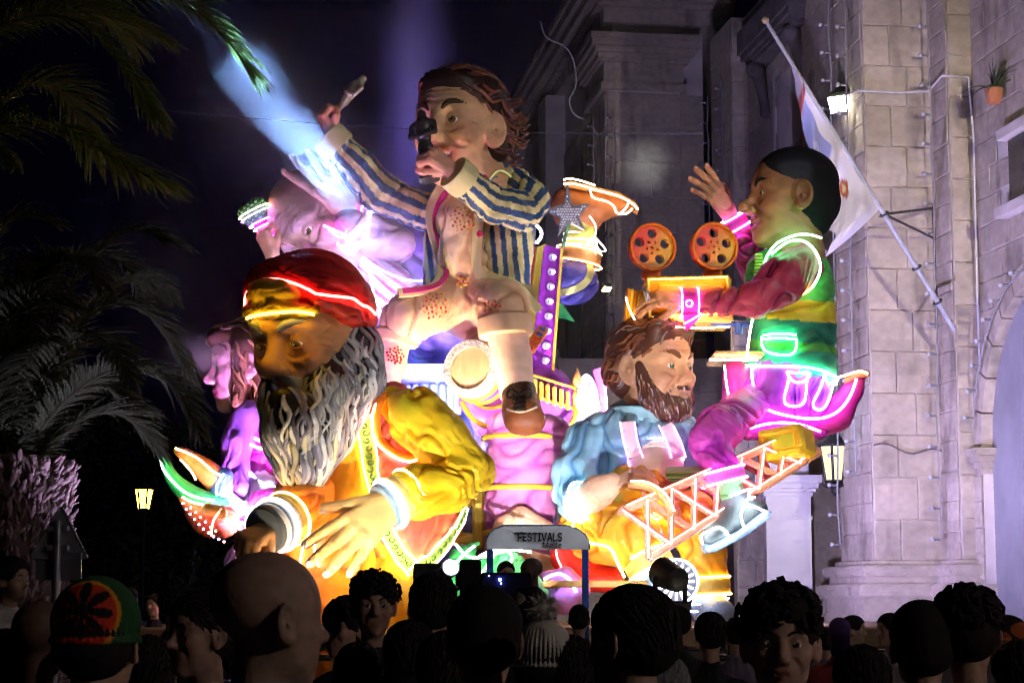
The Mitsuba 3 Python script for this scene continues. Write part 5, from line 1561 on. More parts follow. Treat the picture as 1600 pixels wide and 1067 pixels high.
def boat_seat():
    F = Fig(25.0)
    J = F.J
    t = thing('boat_seat', 'magenta boat-shaped seat with upturned ends, edged in pink neon', 'seat')
    s = Sculpt((0.50, 0.05, 0.30), 0.14)
    F.rods(s, [(1150, 585, 0.0, 22), (1158, 625, 0.0, 26), (1200, 655, 0.0, 26), (1262, 660, 0.0, 24), (1312, 640, 0.0, 20), (1332, 610, 0.0, 14), (1346, 588, 0.0, 7)])
    F.rods(s, [(1150, 585, 0.5, 22), (1158, 625, 0.5, 26), (1200, 655, 0.5, 26), (1262, 660, 0.5, 24), (1312, 640, 0.5, 20), (1332, 610, 0.5, 14), (1346, 588, 0.4, 7)])
    F.blob(s, 1238, 662, 0.25, 92, 60, 22)
    put(t + '__hull', s.mesh(0.024))
    put(part(t, 'plank'), box_mesh(J(1148, 561, 0.1), (F.m(40), 0.55, F.m(4.5)), bev=0.03), col=(0.58, 0.36, 0.2), smooth=False)
    s2 = Sculpt((0.42, 0.22, 0.1), 0.03)
    F.rods(s2, [(1322, 595, -0.1, 5), (1342, 584, -0.1, 7), (1354, 584, -0.1, 6)])
    put(part(t, 'stern_scroll'), s2.mesh(0.02))
    b = Sculpt((0.46, 0.06, 0.34), 0.06)
    F.rods(b, [(1170, 674, -0.1, 14), (1235, 668, -0.2, 16), (1282, 676, -0.1, 10)])
    put(part(t, 'keel'), b.mesh(0.024))
    glow(t, F.path([(1174, 575, -0.4), (1178, 605, -0.42), (1192, 634, -0.45), (1225, 648, -0.45), (1275, 654, -0.42), (1310, 642, -0.4), (1330, 615, -0.35), (1338, 592, -0.3)]), (11, 3, 10), 0.026)
    glow(t, F.path([(1132, 570, -0.3), (1136, 605, -0.35), (1142, 632, -0.38)]), (11, 6, 10), 0.02)
    glow(t, F.path([(1163, 672, -0.4), (1200, 662, -0.42), (1245, 662, -0.45), (1282, 674, -0.4)]), (11, 4, 11), 0.024)
    glow(t, F.path([(1108, 562, -0.48), (1146, 562, -0.5), (1184, 562, -0.5)]), (13, 9, 7), 0.024)
    glow(t, F.path([(1306, 590, -0.3), (1322, 586, -0.3), (1345, 580, -0.25), (1356, 584, -0.25)]), (12, 9, 5), 0.022)


def crane():
    F = Fig(24.0)
    J, rng = F.J, np.random.default_rng(6)
    t = thing('crane_boom', 'salmon pink lattice crane boom slanting up to the yellow counterweight', 'crane')
    A, B = J(990, 836, -1.0), J(1266, 690, 0.6)
    ax = unit(B - A)
    up = unit(np.array([-ax[2], 0, ax[0]]))
    dp = np.array([0, 1.0, 0])
    hw, hd = F.m(40), 0.28
    n = 8
    node = lambda i, u, d: A + (B - A) * i / n + up * u * hw * (1 - 0.5 * i / n) + dp * d * hd
    co = (0.58, 0.26, 0.18)

    def bar(a, b, r, nm):
        L = np.linalg.norm(b - a)
        put(part(t, nm), box_mesh((a + b) / 2, (r, L / 2, r), R=frame_of(b - a, (0.1, -1, 0.2)), bev=r * 0.4), col=np.array(co) * rng.uniform(0.85, 1.15), smooth=False)
    for u in (-1, 1):
        for d in (-1, 1):
            bar(node(0, u, d), node(n, u, d), F.m(6.5), 'chord')
    for i in range(n):
        for d in (-1, 1):
            bar(node(i, -1, d), node(i + (1 if d < 0 else 0), 1, d), F.m(4.6), 'brace')
            bar(node(i, 1, d), node(i + 1, -1, d), F.m(4.6), 'brace')
        bar(node(i, 1, -1), node(i, 1, 1), F.m(4.2), 'brace')
        if i < n:
            off = np.array([0, -0.1, 0])
            glow(t, np.array([node(i, -1, -1), node(i + 1, 1, -1)]) + off, (3.0, 1.6, 1.3), 0.017, n=4)
            if i % 2 == 0:
                glow(t, np.array([node(i, 1, -1), node(i + 1, -1, -1)]) + off, (3.0, 1.5, 1.6), 0.017, n=4)
    for u in (-1, 1):
        glow(t, np.array([node(0.2, u, -1), node(n - 0.3, u, -1)]) + np.array([0, -0.1, 0]) + up * 0.03, (4, 2.2, 1.6), 0.014, n=8)
    arc = F.path([(985, 758, -0.8), (1010, 760, -1.0), (1038, 778, -1.1), (1052, 805, -1.1)])
    put(part(t, 'hook'), tube(spline(arc, 20), F.m(7), 10), col=(0.5, 0.22, 0.1))
    glow(t, spline(arc, 20) + np.array([0, -0.15, 0.04]), (12, 8, 6), 0.018, raw=True)
    w = thing('counterweight', 'bright yellow panelled counterweight box under the boat seat', 'box')
    R = look(-28, 4, -8)
    C = J(1230, 694, 0.1)
    put(w + '__body', box_mesh(C, (F.m(38), F.m(30), F.m(24)), R=R, bev=0.05), col=(0.70, 0.46, 0.02), smooth=False)
    # bevelled frame and panels on the two faces towards the street
    fx, fy, fz = -R[:, 0], R[:, 1], R[:, 2]
    for s_ in (-1, 1):
        put(part(w, 'frame'), box_mesh(C + fy * F.m(31) + fz * F.m(18) * s_, (F.m(34), F.m(3), F.m(5)), R=R, bev=0.03), col=(0.72, 0.50, 0.03), smooth=False)
        put(part(w, 'frame'), box_mesh(C + fy * F.m(31) + fx * F.m(31) * s_, (F.m(5), F.m(3), F.m(13)), R=R, bev=0.03), col=(0.72, 0.50, 0.03), smooth=False)
    put(part(w, 'panel'), box_mesh(C + fy * F.m(30), (F.m(22), F.m(1.2), F.m(11)), R=R, bev=0.01), col=(0.42, 0.42, 0.03), smooth=False)
    b_ = trimesh.creation.icosphere(2, F.m(9))
    put(part(w, 'bolt_head'), (np.array(b_.vertices) + C - fx * F.m(36), np.array(b_.faces)), col=(0.7, 0.5, 0.05))


camera_figure()
film_camera()
boat_seat()
crane()
# ---------------------------------------------------------------- the float's own set pieces
def kicking_leg():
    F = Fig(28.0)
    J, rng = F.J, np.random.default_rng(31)
    t = thing('upturned_leg', 'giant upside-down leg with brown boot, yellow sock and blue trouser, behind the silver star', 'carnival figure')
    b = Sculpt((0.30, 0.10, 0.04), 0.08)
    F.rods(b, [(890, 320, 0, 30), (905, 330, 0, 30), (935, 320, -0.05, 26), (968, 320, -0.08, 16), (984, 322, -0.1, 10)])
    F.rods(b, [(895, 330, 0, 32), (915, 345, 0, 24)])
    b.box(J(930, 283, 0), (F.m(70), 0.5, F.m(12)), R=np.array([[math.cos(.26), 0, math.sin(.26)], [0, 1, 0], [-math.sin(.26), 0, math.cos(.26)]]), rd=0.05, sub=True, k=0.02)
    put(part(t, 'boot'), b.mesh(0.02))
    so = [(880, 290), (890, 288), (930, 298), (965, 306), (992, 322), (998, 332), (975, 318), (930, 306), (880, 297)]
    v, f = prism([((x - 930) * F.u, (300 - y) * F.u) for x, y in so], 0.5, J(930, 300, -0.05), (1, 0, 0), (0, 0, 1))
    put(part(t, 'sole'), (v, f), col=(0.38, 0.17, 0.07), smooth=30)
    for px in ([(880, 281), (895, 280), (930, 290)], [(880, 288), (900, 288), (935, 298), (965, 306), (990, 320), (997, 328)], [(923, 296), (926, 308), (945, 314), (960, 324), (963, 332), (978, 334), (988, 326)], [(982, 312), (980, 322), (970, 333)]):
        glow(t, F.path([(x, y, -0.42) for x, y in px]), (6, 4.5, 2.2), 0.022)
    s = Sculpt((0.5, 0.42, 0.10), 0.05)
    F.rods(s, [(908, 350, 0, 26), (906, 400, 0, 27)])
    put(part(t, 'sock'), folds(s.mesh(0.022), 0.02, 5, axis=(1, 0, 0), seed=2, dark=0.5), label='yellow crumpled sock')
    for y in (368, 378, 386):
        glow(t, circle(J(906, y, 0), (0.1, 0, 1), F.m(27 if y > 370 else 25)), (5, 5, 4.6), 0.02, closed=True, raw=True)
    put(part(t, 'trouser_cuff'), band(J(905, 402, 0), (0.2, 0, 1), F.m(35), F.m(10)), col=(0.48, 0.2, 0.07))
    for k in (-10, 11):
        glow(t, circle(J(905, 402 + k, 0), (0.2, 0, 1), F.m(36)), (6, 4, 2), 0.018, closed=True, raw=True)
    p = Sculpt((0.12, 0.10, 0.46), 0.1)
    F.blob(p, 893, 440, 0.05, 44, 44, 38)
    put(part(t, 'trouser'), folds(p.mesh(0.022), 0.05, 3, axis=(1, 0, 0.7), seed=4, tint=(0.02, 0.01, 0.2), dark=0.8), label='puffed blue trouser end')
    bp, bn = on(p, [(917, 408), (921, 428), (908, 446), (880, 456), (862, 458)], 28, 0.02)
    put(part(t, 'stripe'), ribbon(bp, bn, F.m(6)), col=(0.55, 0.5, 0.2), smooth=30)
    lace = [(921, 338), (930, 352), (928, 370), (918, 380), (926, 372), (940, 382), (946, 392), (938, 392), (930, 372)]
    glow(t, F.path([(x, y, -0.4) for x, y in lace]), (10, 10, 9), 0.016)
    glow(t, F.path([(925, 370, -0.42), (927, 385, -0.42), (931, 396, -0.42)]), (10, 10, 9), 0.016)
    # silver star
    st = thing('star', 'silver five-pointed star studded with small lamps in front of the boot', 'star')
    pts = [(886, 287), (893, 322), (922, 318), (904, 340), (913, 360), (889, 348), (871, 370), (874, 340), (852, 330), (880, 320)]
    v, f = prism([((x - 888) * F.u, (330 - y) * F.u) for x, y in pts], 0.12, J(888, 330, -0.6), (1, 0.1, 0), (0, 0, 1))
    put(st + '__plate', (v, f), 'metalpaint', col=(0.2, 0.2, 0.26), smooth=30)
    from shapely.geometry import Polygon, Point
    g = Polygon(pts).buffer(-3)
    stud = []
    for i in range(20):
        for j in range(22):
            x, y = 852 + i * 4.0 + (j % 2) * 2, 287 + j * 4.0
            if g.contains(Point(x, y)):
                m = trimesh.creation.icosphere(1, 0.014)
                stud.append((np.array(m.vertices) + J(x, y, -0.68), np.array(m.faces), (0.75, 0.75, 0.85)))
    put(st + '__studs', cat(stud), 'metalpaint')
    put(st + '__rod', tube(np.array([J(888, 350, -0.5), J(876, 400, -0.5), J(872, 470, -0.4)]), 0.03, 8), col=(0.15, 0.3, 0.16))


def instrument():
    F = Fig(26.8)
    J, rng = F.J, np.random.default_rng(32)
    t = thing('giant_instrument', 'giant purple and yellow instrument body with a tall lamp-studded neck, behind the striped figure', 'musical instrument')
    # neck: purple face, yellow edge, red side
    X, Z = unit([1, 0.25, 0]), unit(J(868, 385, 0) - J(858, 585, 0))
    for poly, co, nm, o in (([(850, 383), (877, 388), (862, 590), (828, 590), (828, 575)], (0.24, 0.02, 0.36), 'neck', 0.0), ([(838, 386), (852, 380), (845, 500), (832, 585), (818, 585), (820, 540)], (0.55, 0.42, 0.04), 'neck_edge', 0.12), ([(808, 390), (840, 384), (828, 560), (800, 560)], (0.38, 0.03, 0.03), 'neck_side', 0.3)):
        v, f = prism([((x - 850) * F.u, (480 - y) * F.u) for x, y in poly], 0.22, J(850, 480, o), (1, 0.12, 0), (0, 0, 1))
        put(part(t, nm), (v, f), col=co, smooth=30)
    put(part(t, 'trim'), tube(F.path([(878, 388, -0.16), (871, 480, -0.15), (863, 590, -0.12)]), F.m(2.5), 8), col=(0.6, 0.36, 0.05))
    for k in range(8):
        x, y = 866 - k * 1.6, 402 + k * 23
        m = trimesh.creation.icosphere(2, F.m(3.8))
        kk = part(t, 'bulb')
        scene[kk] = mikit.ply((np.array(m.vertices) + J(x, y, -0.2), np.array(m.faces)), 'black', smooth=True)
        scene[kk]['emitter'] = {'type': 'area', 'radiance': lum((1.0, 0.7, 1.3)), 'sampling_weight': 0.15}
        put(part(t, 'bulb_socket'), tube(circle(J(x - 3, y, -0.13), (0.1, -1, 0), F.m(4.5), 14), 0.018, 6, True), col=(0.5, 0.4, 0.6))
    # body
    s = Sculpt((0.34, 0.05, 0.42), 0.12)
    F.rods(s, [(740, 625, 0.0, 24), (800, 630, 0.05, 46), (850, 620, 0.1, 46), (862, 635, 0.1, 42)])
    F.rods(s, [(770, 650, 0.0, 36), (840, 655, 0.0, 38)])
    sm = s.mesh(0.026)
    q = pix(sm[0])
    k = np.clip(1 - np.hypot((q[:, 0] - 760) / 60, (q[:, 1] - 645) / 30), 0, 1)[:, None]
    put(part(t, 'body'), (sm[0], sm[1], sm[2] * (1 - k) + np.array([0.52, 0.06, 0.40]) * k), label='rounded purple instrument body')
    for px in ([(722, 628, -0.75), (740, 655, -0.85), (770, 668, -0.85), (800, 664, -0.85)], [(895, 600, -0.1), (900, 640, -0.3), (890, 665, -0.45), (868, 685, -0.5)], [(845, 660, -0.7), (862, 665, -0.65), (876, 680, -0.5)]):
        put(part(t, 'trim'), tube(spline(F.path(px), 24), F.m(4.5), 10), col=(0.66, 0.42, 0.03))
    kb, kn = on(s, [(828, 603), (860, 612), (897, 625)], 26.8, 0.03)
    put(part(t, 'key_bed'), ribbon(kb, kn, F.m(14)), col=(0.26, 0.03, 0.34), smooth=30)
    for i in range(7):
        p, n = on(s, [(836 + i * 9.0, 594 + i * 3.2), (836 + i * 9.0, 627 + i * 3.2)], 26.8, 0.1, n=4)
        c = p.mean(0)
        put(part(t, 'piano_key'), box_mesh(c, (F.m(3.4), 0.05, F.m(15)), bev=0.02), col=(0.68, 0.52, 0.05), smooth=False)
    for dy in (-16, 16):
        put(part(t, 'trim'), tube(kb + np.array([0, -0.06, -F.m(dy)]), F.m(2.5), 8), col=(0.66, 0.44, 0.04))
    # drum with a glittering rim
    d = thing('drum', 'purple drum with a wooden disc head and glittering silver rim under the tan trousers', 'drum')
    D = Fig(25.6)
    ax = unit(np.array([-0.42, -1.0, 0.12]))
    c = D.J(738, 577, -0.1)
    put(d + '__shell', tube(np.array([c, c - ax * 0.75]), D.m(44), 40), col=(0.30, 0.04, 0.40))
    put(d + '__head', tube(np.array([c, c + ax * 0.05]), D.m(34), 40), 'wood_disc')
    k = d + '__rim'
    n = 44
    prof = [(34, 0.0), (34, 0.1), (45, 0.1), (46, 0.05), (46, -0.05)]
    v, f = lathe([(D.m(a), b) for a, b in prof], n, c, frame_of(np.cross(ax, (0, 0, 1)), ax))
    put(k, (v, f), 'glitter', smooth=30)
    for o in (0.1, 0.32, 0.66):
        put(part(d, 'hoop'), tube(circle(c - ax * o, ax, D.m(46), 40), D.m(3.2), 8, True), col=(0.66, 0.42, 0.03))
    fs = thing('film_strip', 'short orange film strip leaning beside the bare shin', 'film strip')
    E = Fig(25.9)
    a, b = E.J(826, 548, -0.4), E.J(850, 512, -0.2)
    dd = unit(b - a)
    put(fs + '__strip', box_mesh((a + b) / 2, (E.m(9), np.linalg.norm(b - a) / 2, 0.03), R=frame_of(dd, (0, -1, 0.2)), bev=0.01), col=(0.45, 0.14, 0.03), smooth=False)
    sd = unit(np.cross(dd, (0, -1, 0.2)))
    for i in range(5):
        q = a + (b - a) * (i + .5) / 5
        put(part(fs, 'frame'), box_mesh(q + np.array([0, -0.04, 0]), (E.m(5), E.m(2.6), 0.015), R=frame_of(dd, (0, -1, 0.2)), bev=0.004), col=(0.06, 0.06, 0.24) if i > 2 else (0.5, 0.05, 0.02), smooth=False)
    lf = thing('leaf', 'green pointed paper leaf behind the purple neck', 'leaf')
    v, f = prism([((x - 870) * F.u, (480 - y) * F.u) for x, y in [(866, 475), (878, 474), (899, 503), (884, 498), (864, 497)]], 0.05, J(870, 480, 0.3), (1, 0.2, 0), (0, 0, 1))
    put(lf, (v, f), col=(0.03, 0.30, 0.10), smooth=30)


def set_pieces():
    F = Fig(25.4)
    J, rng = F.J, np.random.default_rng(33)
    t = thing('column', 'pink swollen column with yellow bands that carries the instrument', 'column')
    s = Sculpt((0.56, 0.20, 0.40), 0.08)
    F.rods(s, [(815, 695, 0.1, 52), (815, 725, 0.1, 57), (815, 752, 0.1, 53)])
    F.rods(s, [(812, 776, 0.1, 54), (812, 800, 0.1, 55), (808, 850, 0.1, 50), (806, 930, 0.1, 52)])
    F.rods(s, [(800, 678, 0.0, 44), (860, 680, 0.1, 36)])
    put(t + '__shaft', folds(s.mesh(0.026), 0.03, 2.5, axis=(1, 0, 0.2), seed=3, tint=(0.30, 0.05, 0.28), dark=0.7))
    for y, r in ((684, 57), (763, 55), (832, 54)):
        put(part(t, 'ring'), tube(circle(J(812, y, 0.1), (0, 0, 1), F.m(r), 36), F.m(4.5), 10, True), col=(0.68, 0.45, 0.04))
    e = Sculpt((0.62, 0.36, 0.22), 0.05)
    F.rods(e, [(790, 825, -0.4, 20), (815, 812, -0.45, 20), (850, 830, -0.4, 18)])
    F.rods(e, [(820, 875, -0.7, 18), (850, 885, -0.7, 18), (862, 905, -0.7, 14)])
    put(part(t, 'bulge'), e.mesh(0.026), label='skin-coloured swelling on the column')
    # blue fountain behind
    B = Fig(27.6)
    t = thing('fountain', 'pale blue painted fountain basin with ribbed pedestal behind the yellow sleeve', 'fountain')
    prof = [(8, -150), (62, -150), (62, -118), (46, -112), (46, -60), (40, -54), (34, -20), (50, -8), (62, -2), (66, 4), (62, 9), (46, 6), (5, 2)]
    v, f = lathe([(B.m(a), B.m(b)) for a, b in prof], 36, B.J(672, 585, 0.3))
    put(t + '__basin', (v, f), col=(0.36, 0.46, 0.66), smooth=40)
    for k in range(10):
        a = math.pi + 0.15 + k * (math.pi - 0.3) / 9
        o = np.array([math.cos(a), math.sin(a), 0])
        s = Sculpt((0.42, 0.52, 0.72), 0.03)
        c = B.J(672, 585, 0.3)
        s.cone(c + o * B.m(46) - [0, 0, B.m(25)], c + o * B.m(47) - [0, 0, B.m(62)], B.m(6), B.m(4.5))
        put(part(t, 'flute'), s.mesh(0.03))
    for y, r in ((578, 65), (702, 62)):
        glow(t, circle(B.J(672, y, 0.3), (0, 0, 1), B.m(r), 36), (5, 7, 12), 0.03, closed=True, raw=True)
    # blue billowing backdrop that the figures stand before
    bk = Sculpt((0.24, 0.24, 0.60), 0.2)
    K = Fig(29.3)
    K.rods(bk, [(640, 500, 0, 52), (700, 560, 0, 70), (740, 640, 0, 60)])
    K.rods(bk, [(610, 560, 0, 44), (640, 680, 0.2, 70), (660, 780, 0.2, 80)])
    t = thing('backdrop_cloud', 'rounded violet-blue cloud scenery behind the fountain', 'scenery')
    put(t, folds(bk.mesh(0.04), 0.08, 1.2, seed=4, tint=(0.08, 0.06, 0.35), dark=0.6))
    # pink plumes between column and bearded figure
    t = thing('plumes', 'pink and lilac plume-shaped panels with neon edges left of the bearded figure', 'plumes')
    Q = Fig(26.6)
    for px, co in (([(905, 670), (902, 620), (914, 585), (926, 592), (934, 630), (940, 680)], (0.36, 0.24, 0.5)), ([(930, 640), (932, 600), (926, 578), (944, 572), (946, 610), (948, 650)], (0.55, 0.12, 0.45)), ([(914, 660), (918, 610), (922, 600), (928, 640), (930, 660)], (0.62, 0.40, 0.62))):
        v, f = prism([((x - 920) * Q.u, (620 - y) * Q.u) for x, y in px], 0.1, Q.J(920, 620, -0.1 if co[0] > .6 else 0), (1, 0.1, 0), (0, 0, 1))
        put(part(t, 'plume'), (v, f), col=co, smooth=30)
    glow(t, Q.path([(904, 665, -0.12), (903, 620, -0.12), (915, 586, -0.12), (928, 600, -0.12), (936, 640, -0.12)]), (7, 7, 9), 0.02)
    glow(t, Q.path([(944, 575, -0.08), (946, 605, -0.08), (948, 640, -0.08)]), (11, 4, 10), 0.02)
    fl = trimesh.creation.icosphere(2, Q.m(5))
    o = thing('flame_ornament', 'small orange flame-shaped finial beside the pink plumes', 'ornament')
    v, f = lathe([(0.001, 0), (Q.m(6), Q.m(4)), (Q.m(8), Q.m(12)), (Q.m(4), Q.m(22)), (0.001, Q.m(32))], 14, Q.J(902, 605, -0.2))
    put(o, (v, f), col=(0.6, 0.3, 0.08))
    # yellow chair leg frame and green foliage low behind the sleeve
    t = thing('chair_frame', 'yellow slatted chair frame between the yellow sleeve and pink column', 'chair')
    for c, h in (((748, 810, 0.3), (10, 10, 48)), ((728, 842, 0.35), (34, 10, 9)), ((735, 785, 0.35), (22, 10, 6)), ((716, 815, 0.5), (7, 8, 36))):
        put(part(t, 'slat'), box_mesh(J(*c), tuple(F.m(x) for x in h), bev=0.04), col=(0.66, 0.46, 0.05), smooth=False)
    put(part(t, 'panel'), box_mesh(J(725, 806, 0.6), (F.m(20), 0.03, F.m(26)), bev=0.01), col=(0.16, 0.18, 0.5), smooth=False)
    t = thing('foliage_ornament', 'green leaf ornament with white neon veins at the foot of the float', 'leaves')
    W = Fig(23.6)
    for px in ([(700, 900, 0, 22), (722, 870, 0.1, 18), (745, 848, 0.2, 6)], [(715, 930, -0.1, 26), (745, 905, 0, 24), (770, 870, 0.1, 10)], [(770, 930, 0, 30), (790, 880, 0.1, 24), (770, 855, 0.2, 8)], [(690, 930, -0.1, 24), (705, 960, -0.1, 26)], [(830, 930, 0, 28), (810, 880, 0.1, 14)]):
        s = Sculpt((0.07, 0.34, 0.10), 0.06)
        W.rods(s, px)
        put(part(t, 'leaf'), folds(s.mesh(0.026), 0.03, 4, seed=5, dark=0.6))
    for px in ([(690, 925, -0.35), (712, 880, -0.25), (742, 852, -0.2)], [(712, 850, -0.2), (735, 870, -0.25), (770, 866, -0.2), (790, 860, -0.2)], [(722, 940, -0.4), (750, 900, -0.3), (776, 860, -0.25)], [(770, 905, -0.35), (800, 870, -0.25), (770, 848, -0.2)], [(740, 875, -0.3), (770, 860, -0.3), (830, 862, -0.3)]):
        glow(t, W.path(px), (7, 11, 9), 0.022)
    # spoked neon wheel
    t = thing('spoked_wheel', 'black wheel with glowing white spokes under the dungarees', 'wheel')
    V = Fig(23.4)
    c = V.J(1056, 908, -0.1)
    put(t + '__disc', tube(np.array([c, c + [0, 0.12, 0]]), V.m(34), 30), col=(0.03, 0.03, 0.035), smooth=30)
    glow(t, circle(c - [0, 0.03, 0], (0, 1, 0), V.m(34), 32), (8, 9, 12), 0.022, closed=True, raw=True)
    for k in range(16):
        a = k * 2 * math.pi / 16
        d = np.array([math.cos(a), 0, math.sin(a)])
        glow(t, np.array([c + d * V.m(15), c + d * V.m(29)]) - [0, 0.03, 0], (10, 10, 11), 0.02, n=3, name='spoke')
    # violet paper coils beside the column's foot
    t = thing('scroll_ornament', 'violet and pink scroll ornament with pale neon near the blue gantry post', 'ornament')
    s = Sculpt((0.40, 0.16, 0.46), 0.06)
    V.rods(s, [(855, 905, 0.4, 14), (885, 900, 0.35, 14), (905, 920, 0.3, 16), (880, 940, 0.3, 20)])
    put(t + '__body', s.mesh(0.026))
    glow(t, V.path([(850, 905, 0.1), (872, 896, 0.1), (890, 905, 0.1), (900, 925, 0.1)]), (8, 8, 12), 0.025)
    # loops of white neon glimpsed behind the instrument and jacket
    t = thing('neon_loops', 'looped white neon tubes behind the striped jacket', 'neon light')
    for px in ([(822, 352), (830, 350), (842, 356), (846, 368), (840, 378)], [(820, 376), (832, 378), (842, 378)]):
        glow(t, F.path([(x, y, 1.0) for x, y in px]), (10, 10, 12), 0.03)
    # the deck that carries everything
    t = thing('float_deck', 'wooden deck and skirt of the carnival float under the figures', 'float')
    put(t + '__platform', box_mesh((1.6, 26.2, 1.35), (6.2, 3.6, 0.12), bev=0.03), col=(0.16, 0.10, 0.06), smooth=False)
    put(t + '__skirt', box_mesh((1.6, 22.75, 0.72), (6.1, 0.05, 0.5), bev=0.02), col=(0.05, 0.04, 0.05), smooth=False)
    put(part(t, 'edge_board'), box_mesh(Fig(22.8).J(930, 912), (0.6, 0.06, 0.04), bev=0.01), col=(0.5, 0.26, 0.05), smooth=False)
    for x, y in ((-3.6, 23.5), (5.6, 23.5), (-3.6, 29), (5.6, 29)):
        put(part(t, 'wheel'), tube(np.array([[x, y, 0.42], [x + 0.3, y, 0.42]]), 0.42, 24), col=(0.02, 0.02, 0.02), smooth=40)
    # masts that hold the upper figures, inside the scenery
    put(part(t, 'mast'), tube(np.array([[J(760, 470)[0], 26.9, 1.4], [J(760, 470)[0], 26.9, 5.0]]), 0.18, 12), col=(0.1, 0.06, 0.12))
    put(part(t, 'mast'), tube(np.array([[J(690, 470)[0], 28.6, 1.4], [J(690, 470)[0], 28.6, 5.4]]), 0.18, 12), col=(0.1, 0.06, 0.12))
    put(part(t, 'mast'), tube(np.array([[J(862, 460)[0], 28.2, 1.4], [J(862, 460)[0], 28.2, 5.6]]), 0.12, 12), col=(0.1, 0.06, 0.12))


scene['wood_disc'] = {'type': 'twosided', 'bsdf': {'type': 'principled', 'roughness': 0.6, 'base_color': mikit.proc(lambda p, n, uv: mikit.mix((0.46, 0.34, 0.18), (0.30, 0.2, 0.1), mikit.noise(p.x * 60, p.y * 60, p.z * 3) * 0.6 + 0.4 * mikit.noise(p.x * 18, 1, p.z * 1.5)))}}
kicking_leg()
instrument()
set_pieces()
# ---------------------------------------------------------------- the street, the palazzo and what hangs on it
from shapely.geometry import Polygon, LineString, box as sbox
VD = unit((P(350, 940, 30.0) - EYE) * [1, 1, 0])          # along the facade, away from the viewer
VN = np.array([-VD[1], VD[0], 0.0])                       # out of the facade, to the street
UPZ = np.array([0, 0, 1.0])
RS = np.random.default_rng(30)


def walk_to(p, d, px, py=600):
    """From the plan point p along d until the point stands at that picture column."""
    t0, t1 = -30.0, 60.0
    f = lambda t: (lambda q: pix(np.append(q, 1.75 + (940 - py) / FPX * q[1]))[0])(p[:2] + t * d[:2]) - px
    a, b = 0.0, 0.0
    step = 0.05
    s0 = np.sign(f(0.0))
    for k in range(2000):
        if np.sign(f(a + step)) != s0:
            b = a + step
            break
        if np.sign(f(-(k + 1) * 0.05)) != s0:
            a, b = -(k + 1) * 0.05, -k * 0.05
            break
        a += step
    for _ in range(40):
        m = (a + b) / 2
        if np.sign(f(m)) == np.sign(f(a)):
            a = m
        else:
            b = m
    return np.append(p[:2] + a * d[:2], 0.0)


def zof(py, p):
    """Height at the plan point p of what is seen at picture row py."""
    q = P(800, py, p[1])
    return q[2]


def ground_and_street():
    v, f = box_mesh((0, 150, -0.25), (300, 260, 0.25), bev=0.01)
    scene['ground'] = mikit.ply((v, f), {'type': 'principled', 'roughness': 0.75, 'base_color': mikit.proc(lambda p, n, uv: mi.Color3f(0.045 + 0.03 * mikit.fbm(p.x * 3, p.y * 3, 0.0, 3)))})
    labels['ground'] = {'label': 'dark paved square under the crowd', 'kind': 'structure'}


def ashlar(holder, p0, p1, nrm, z0, z1, ch, bw, depth=0.03, hole=None):
    """Stone blocks, one entry each, in courses on the face p0-p1."""
    L = np.linalg.norm(p1 - p0)
    u = (p1 - p0) / L
    n = int(round((z1 - z0) / ch))
    ch = (z1 - z0) / n
    for c in range(n):
        k = max(1, int(round(L / bw)))
        cuts = [0.0]
        for i in range(1, k):
            cuts.append((i + (0.22 if c % 2 else -0.22) * (1 if k > 1 else 0) + RS.uniform(-0.08, 0.08)) * L / k)
        cuts.append(L)
        for a, b in zip(cuts[:-1], cuts[1:]):
            za, zb = z0 + c * ch, z0 + (c + 1) * ch
            if hole and hole((a + b) / 2, (za + zb) / 2):
                continue
            g = 0.007
            v, f = box_mesh((0, 0, 0), ((b - a) / 2 - g, depth / 2, ch / 2 - g), bev=0.014)
            v = v + RS.uniform(-0.004, 0.004, v.shape)
            o = p0 + u * (a + b) / 2 + UPZ * (za + zb) / 2 + nrm * (depth / 2 + RS.uniform(-0.006, 0.012))
            scene[part(holder, 'stone')] = mikit.ply((o + np.outer(v[:, 0], u) + np.outer(v[:, 1], nrm) + np.outer(v[:, 2], UPZ), f), 'stone')


def solid(k, poly, z0, z1, bsdf='mortar', col=None):
    m = trimesh.creation.extrude_polygon(Polygon([tuple(p[:2]) for p in poly]).buffer(0), z1 - z0, engine='earcut')
    v = np.array(m.vertices) + [0, 0, z0]
    scene[k] = mikit.ply((v, np.array(m.faces)), bsdf, **({'color': np.broadcast_to(col, v.shape)} if col is not None else {}))


def moulding(k, poly, prof, bsdf='stone', col=None):
    """A cornice or base that runs round the plan outline: rows (height, projection)."""
    g = Polygon([tuple(p[:2]) for p in poly]).buffer(0)
    vs, fs, o = [], [], 0
    for (za, oa), (zb, ob) in zip(prof[:-1], prof[1:]):
        if zb - za < 1e-4:
            continue
        m = trimesh.creation.extrude_polygon(g.buffer(max(oa, ob), join_style=2), zb - za - 0.002, engine='earcut')
        vs.append(np.array(m.vertices) + [0, 0, za]), fs.append(np.array(m.faces) + o)
        o += len(vs[-1])
    v = np.vstack(vs)
    scene[k] = mikit.ply((v, np.vstack(fs)), bsdf, **({'color': np.broadcast_to(col, v.shape)} if col is not None else {}))


def roundish(z0, z1, off, n=7):
    a = np.linspace(0, np.pi, n + 1)
    z = z0 + (z1 - z0) * (1 - np.cos(a)) / 2
    return [(zz, off * (0.45 + 0.55 * math.sin(aa))) for zz, aa in zip(z, a)]


